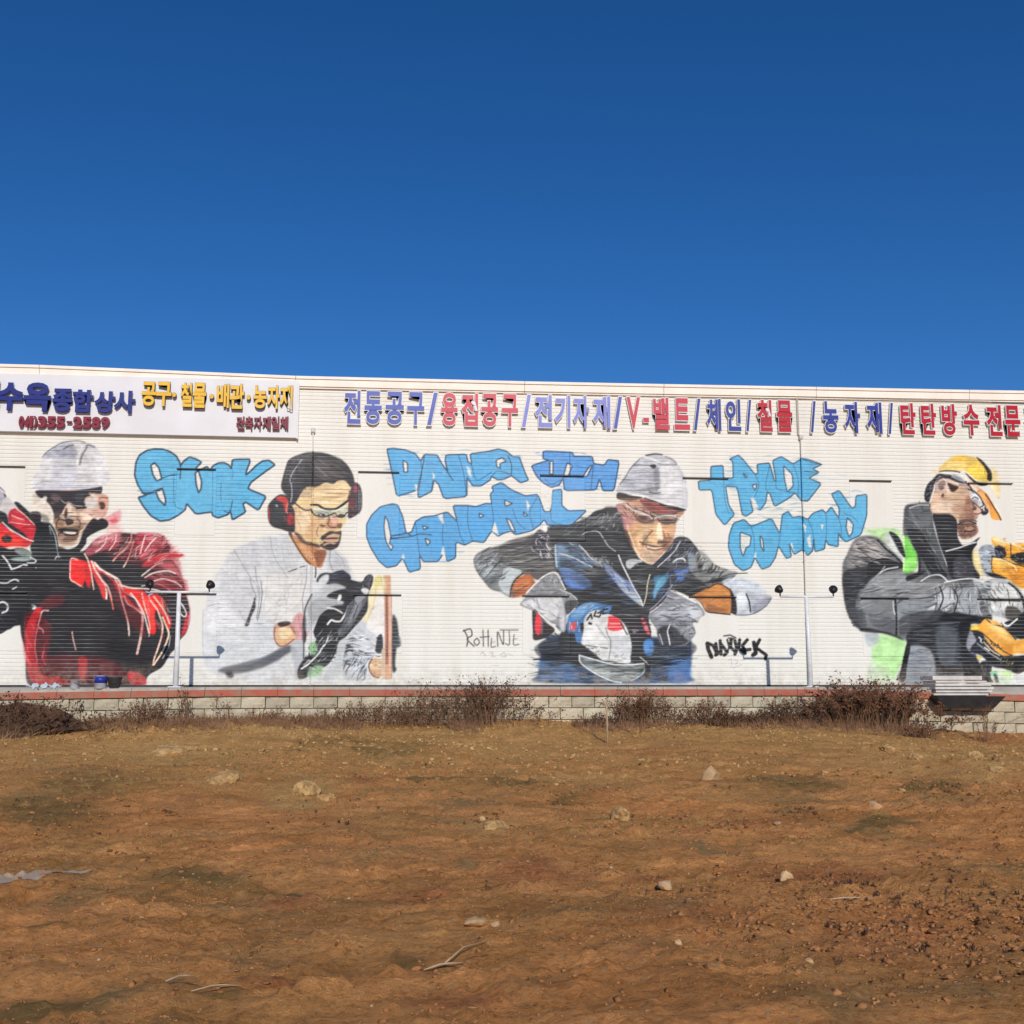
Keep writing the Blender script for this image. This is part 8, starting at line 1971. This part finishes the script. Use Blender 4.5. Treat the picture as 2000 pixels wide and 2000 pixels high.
for u_, v_, n_, su, sv in ((330, 1590, 26, 10, 4), (636, 1612, 14, 5, 5), (500, 1850, 10, 6, 5), (248, 1803, 14, 8, 4), (1470, 1845, 30, 14, 7), (1205, 1598, 14, 8, 6), (1560, 1576, 60, 34, 8), (1420, 1612, 40, 24, 7), (1850, 1662, 40, 40, 8), (1390, 1742, 20, 14, 6), (820, 1738, 24, 26, 5), (950, 1720, 10, 8, 5), (1620, 1710, 50, 40, 10), (120, 1600, 60, 90, 22), (700, 1515, 16, 14, 5), (1095, 1560, 20, 16, 5), (1750, 1780, 40, 40, 12), (1900, 1800, 90, 50, 26), (1940, 1930, 60, 40, 30), (1660, 1830, 26, 20, 10), (1760, 1950, 26, 20, 16), (960, 1600, 24, 26, 6), (1860, 1545, 50, 40, 8), (60, 1560, 30, 50, 12)):
    for _ in range(n_):
        x_, y_, z_ = gp(u_+g.normal(0, su), v_+g.normal(0, sv)); sz_ = g.uniform(.3, 1)*.0023*(22+y_); clus.append((x_, y_, z_+sz_*.2, sz_))
scatter_blobs('dark_clods', 'dark_clod', clus+sample(600, dark, .005, .022), 'dark shade clods, thickest at the lower right, standing in for shade there')  # dark lumps coloured to stand in for shade in the rough soil
scatter_blobs('soil_crumbs', 'crumb', sample(10000, lambda x, y: np.clip(.25+.75*(fbm(x, y, .9, 3, 212) > .03), 0, 1)*np.clip((-6-y)/6, .05, 1), .003, .012, power=1.3), 'fine crumbs of the same soil')
scatter_blobs('coarse_crumbs', 'crumb', sample(4500, lambda x, y: np.clip(.1+.9*(fbm(x, y, .8, 3, 232) > .0), 0, 1)*(y > -13), .006, .024, power=1.8), 'coarse crumbs of soil in the rear half of the field')
scatter_blobs('pebbles', 'rock', sample(420, lambda x, y: np.clip(.2+.6*(fbm(x, y, .6, 3, 44) > .12), 0, 1), .004, .016), 'small pale pebbles')
def tufts(name, mat, n, dens, h0, h1, label, seed=3, w=.003):
    gg = np.random.default_rng(seed); v = []; f = []
    pts = sample(n, dens, h0, h1, -17.2, -2.6, 1.5)
    for x, y, z, h in pts:
        for k in range(gg.integers(4, 9)):
            a = gg.uniform(0, 6.28); l = h*gg.uniform(.5, 1.2); dx, dy = math.cos(a)*l*gg.uniform(.1, .9), math.sin(a)*l*gg.uniform(.1, .7); bx, by = x+gg.normal(0, h*.3), y+gg.normal(0, h*.3)
            b = len(v); v += [(bx-w, by, z-h*.1), (bx+w, by, z-h*.1), (bx+dx*.5+w*.7, by+dy*.5, z+l*.6), (bx+dx*.5-w*.7, by+dy*.5, z+l*.6), (bx+dx, by+dy, z+l*.85)]
            f += [(b, b+1, b+2, b+3), (b+3, b+2, b+4)]
    me = bpy.data.meshes.new(name); me.from_pydata(v, [], f); me.update(); o = link(name, me, M[mat]); tag(o, label, kind='stuff'); return o
tufts('dry_grass', 'straw', 1100, lambda x, y: np.clip(.8*np.exp(-((y+3.4)/1.3)**2)+.35*(fbm(x, y, .5, 3, 61) > .12)*(y > -9), 0, 1), .012, .045, 'straw coloured dry grass, thickest along the block wall')
tufts('dead_litter', 'twig', 3200, lambda x, y: np.clip(.9*np.exp(-((y+2.95)/.4)**2)*(fbm(x, y*0, .5, 2, 68) > -.12), 0, 1), .03, .17, 'brown plant litter along the wall foot', 4)
tufts('green_weeds', 'greenleaf', 1500, lambda x, y: np.clip(.0+.6*(fbm(x*.6, y, .45, 3, 81) > .12)*(y > -13), 0, 1), .01, .035, 'small olive green weeds in patches', 6, .004)
tufts('dark_weeds', 'darkleaf', 260, lambda x, y: np.clip(.9*np.exp(-((x-1.2)/.9)**2-((y+15.4)/.9)**2)+.1*(fbm(x, y, .7, 3, 91) > .2)*(y > -12), 0, 1), .012, .04, 'dark withered weeds, thickest at the lower right', 7, .004)

# shallow puddle in the wheel rut at the left edge
top_ = ((-60, 1707), (20, 1700), (70, 1694), (130, 1688), (200, 1681), (236, 1684)); bot_ = ((-60, 1716), (20, 1707), (70, 1700), (130, 1692), (200, 1684), (238, 1684.6))
pv, pf, K = [], [], 60
for i in range(K+1):
    t = i/K*5; a_ = min(4, int(t)); fr_ = t-a_
    A = [top_[a_][k]*(1-fr_)+top_[a_+1][k]*fr_ for k in (0, 1)]; B = [bot_[a_][k]*(1-fr_)+bot_[a_+1][k]*fr_ for k in (0, 1)]
    wob = .8*math.sin(i*.31)+.5*math.sin(i*.83)
    for q in range(5):
        x, y, z = gp(A[0]*(1-q/4)+B[0]*q/4, A[1]*(1-q/4)+B[1]*q/4+wob*(q-2)/2); pv.append((x, y, z+.006))
for i in range(K):
    for q in range(4): pf.append((i*5+q, i*5+q+1, i*5+q+6, i*5+q+5))
me = bpy.data.meshes.new('puddle'); me.from_pydata(pv, [], pf); me.update()
o = link('puddle', me, M['water']); tag(o, kind='structure')

# bare tree tops that just clear the roof at the left
def tree(label, x, y, h, seed):
    r = random.Random(seed); t = thing('bare_tree', label, 'tree', (x, y, 0), 0, 'bare trees behind the warehouse'); mb = MB(); cr = MB()
    mb.tube([(0, 0, 0), (.1, 0, h*.35), (0, .1, h*.62)], [.16, .12, .08], 8).build('trunk', M['twig'], t)
    def br(p, d, l, rr_, lvl):
        q = p+d*l; cr.tube([p, p.lerp(q, .5)+Vector((r.gauss(0, .04), r.gauss(0, .04), 0)), q], [rr_, rr_*.8, rr_*.5], 4, False)
        if lvl:
            for _ in range(3): br(q, (d+Vector((r.gauss(0, .5), r.gauss(0, .5), r.gauss(.15, .3)))).normalized(), l*.68, rr_*.55, lvl-1)
    for k in range(6): br(Vector((0, .1, h*(.35+.045*k))), Vector((r.gauss(0, .6), r.gauss(0, .6), 1)).normalized(), h*.17, .05, 3)
    cr.build('crown', M['darkleaf'], t)
tree('bare dark tree whose twigs just clear the roof at the far left', -16.2, 19, 11.75, 3)
tree('bare tree whose twigs barely show above the roof right of the first', -14.1, 20.5, 12.0, 8)
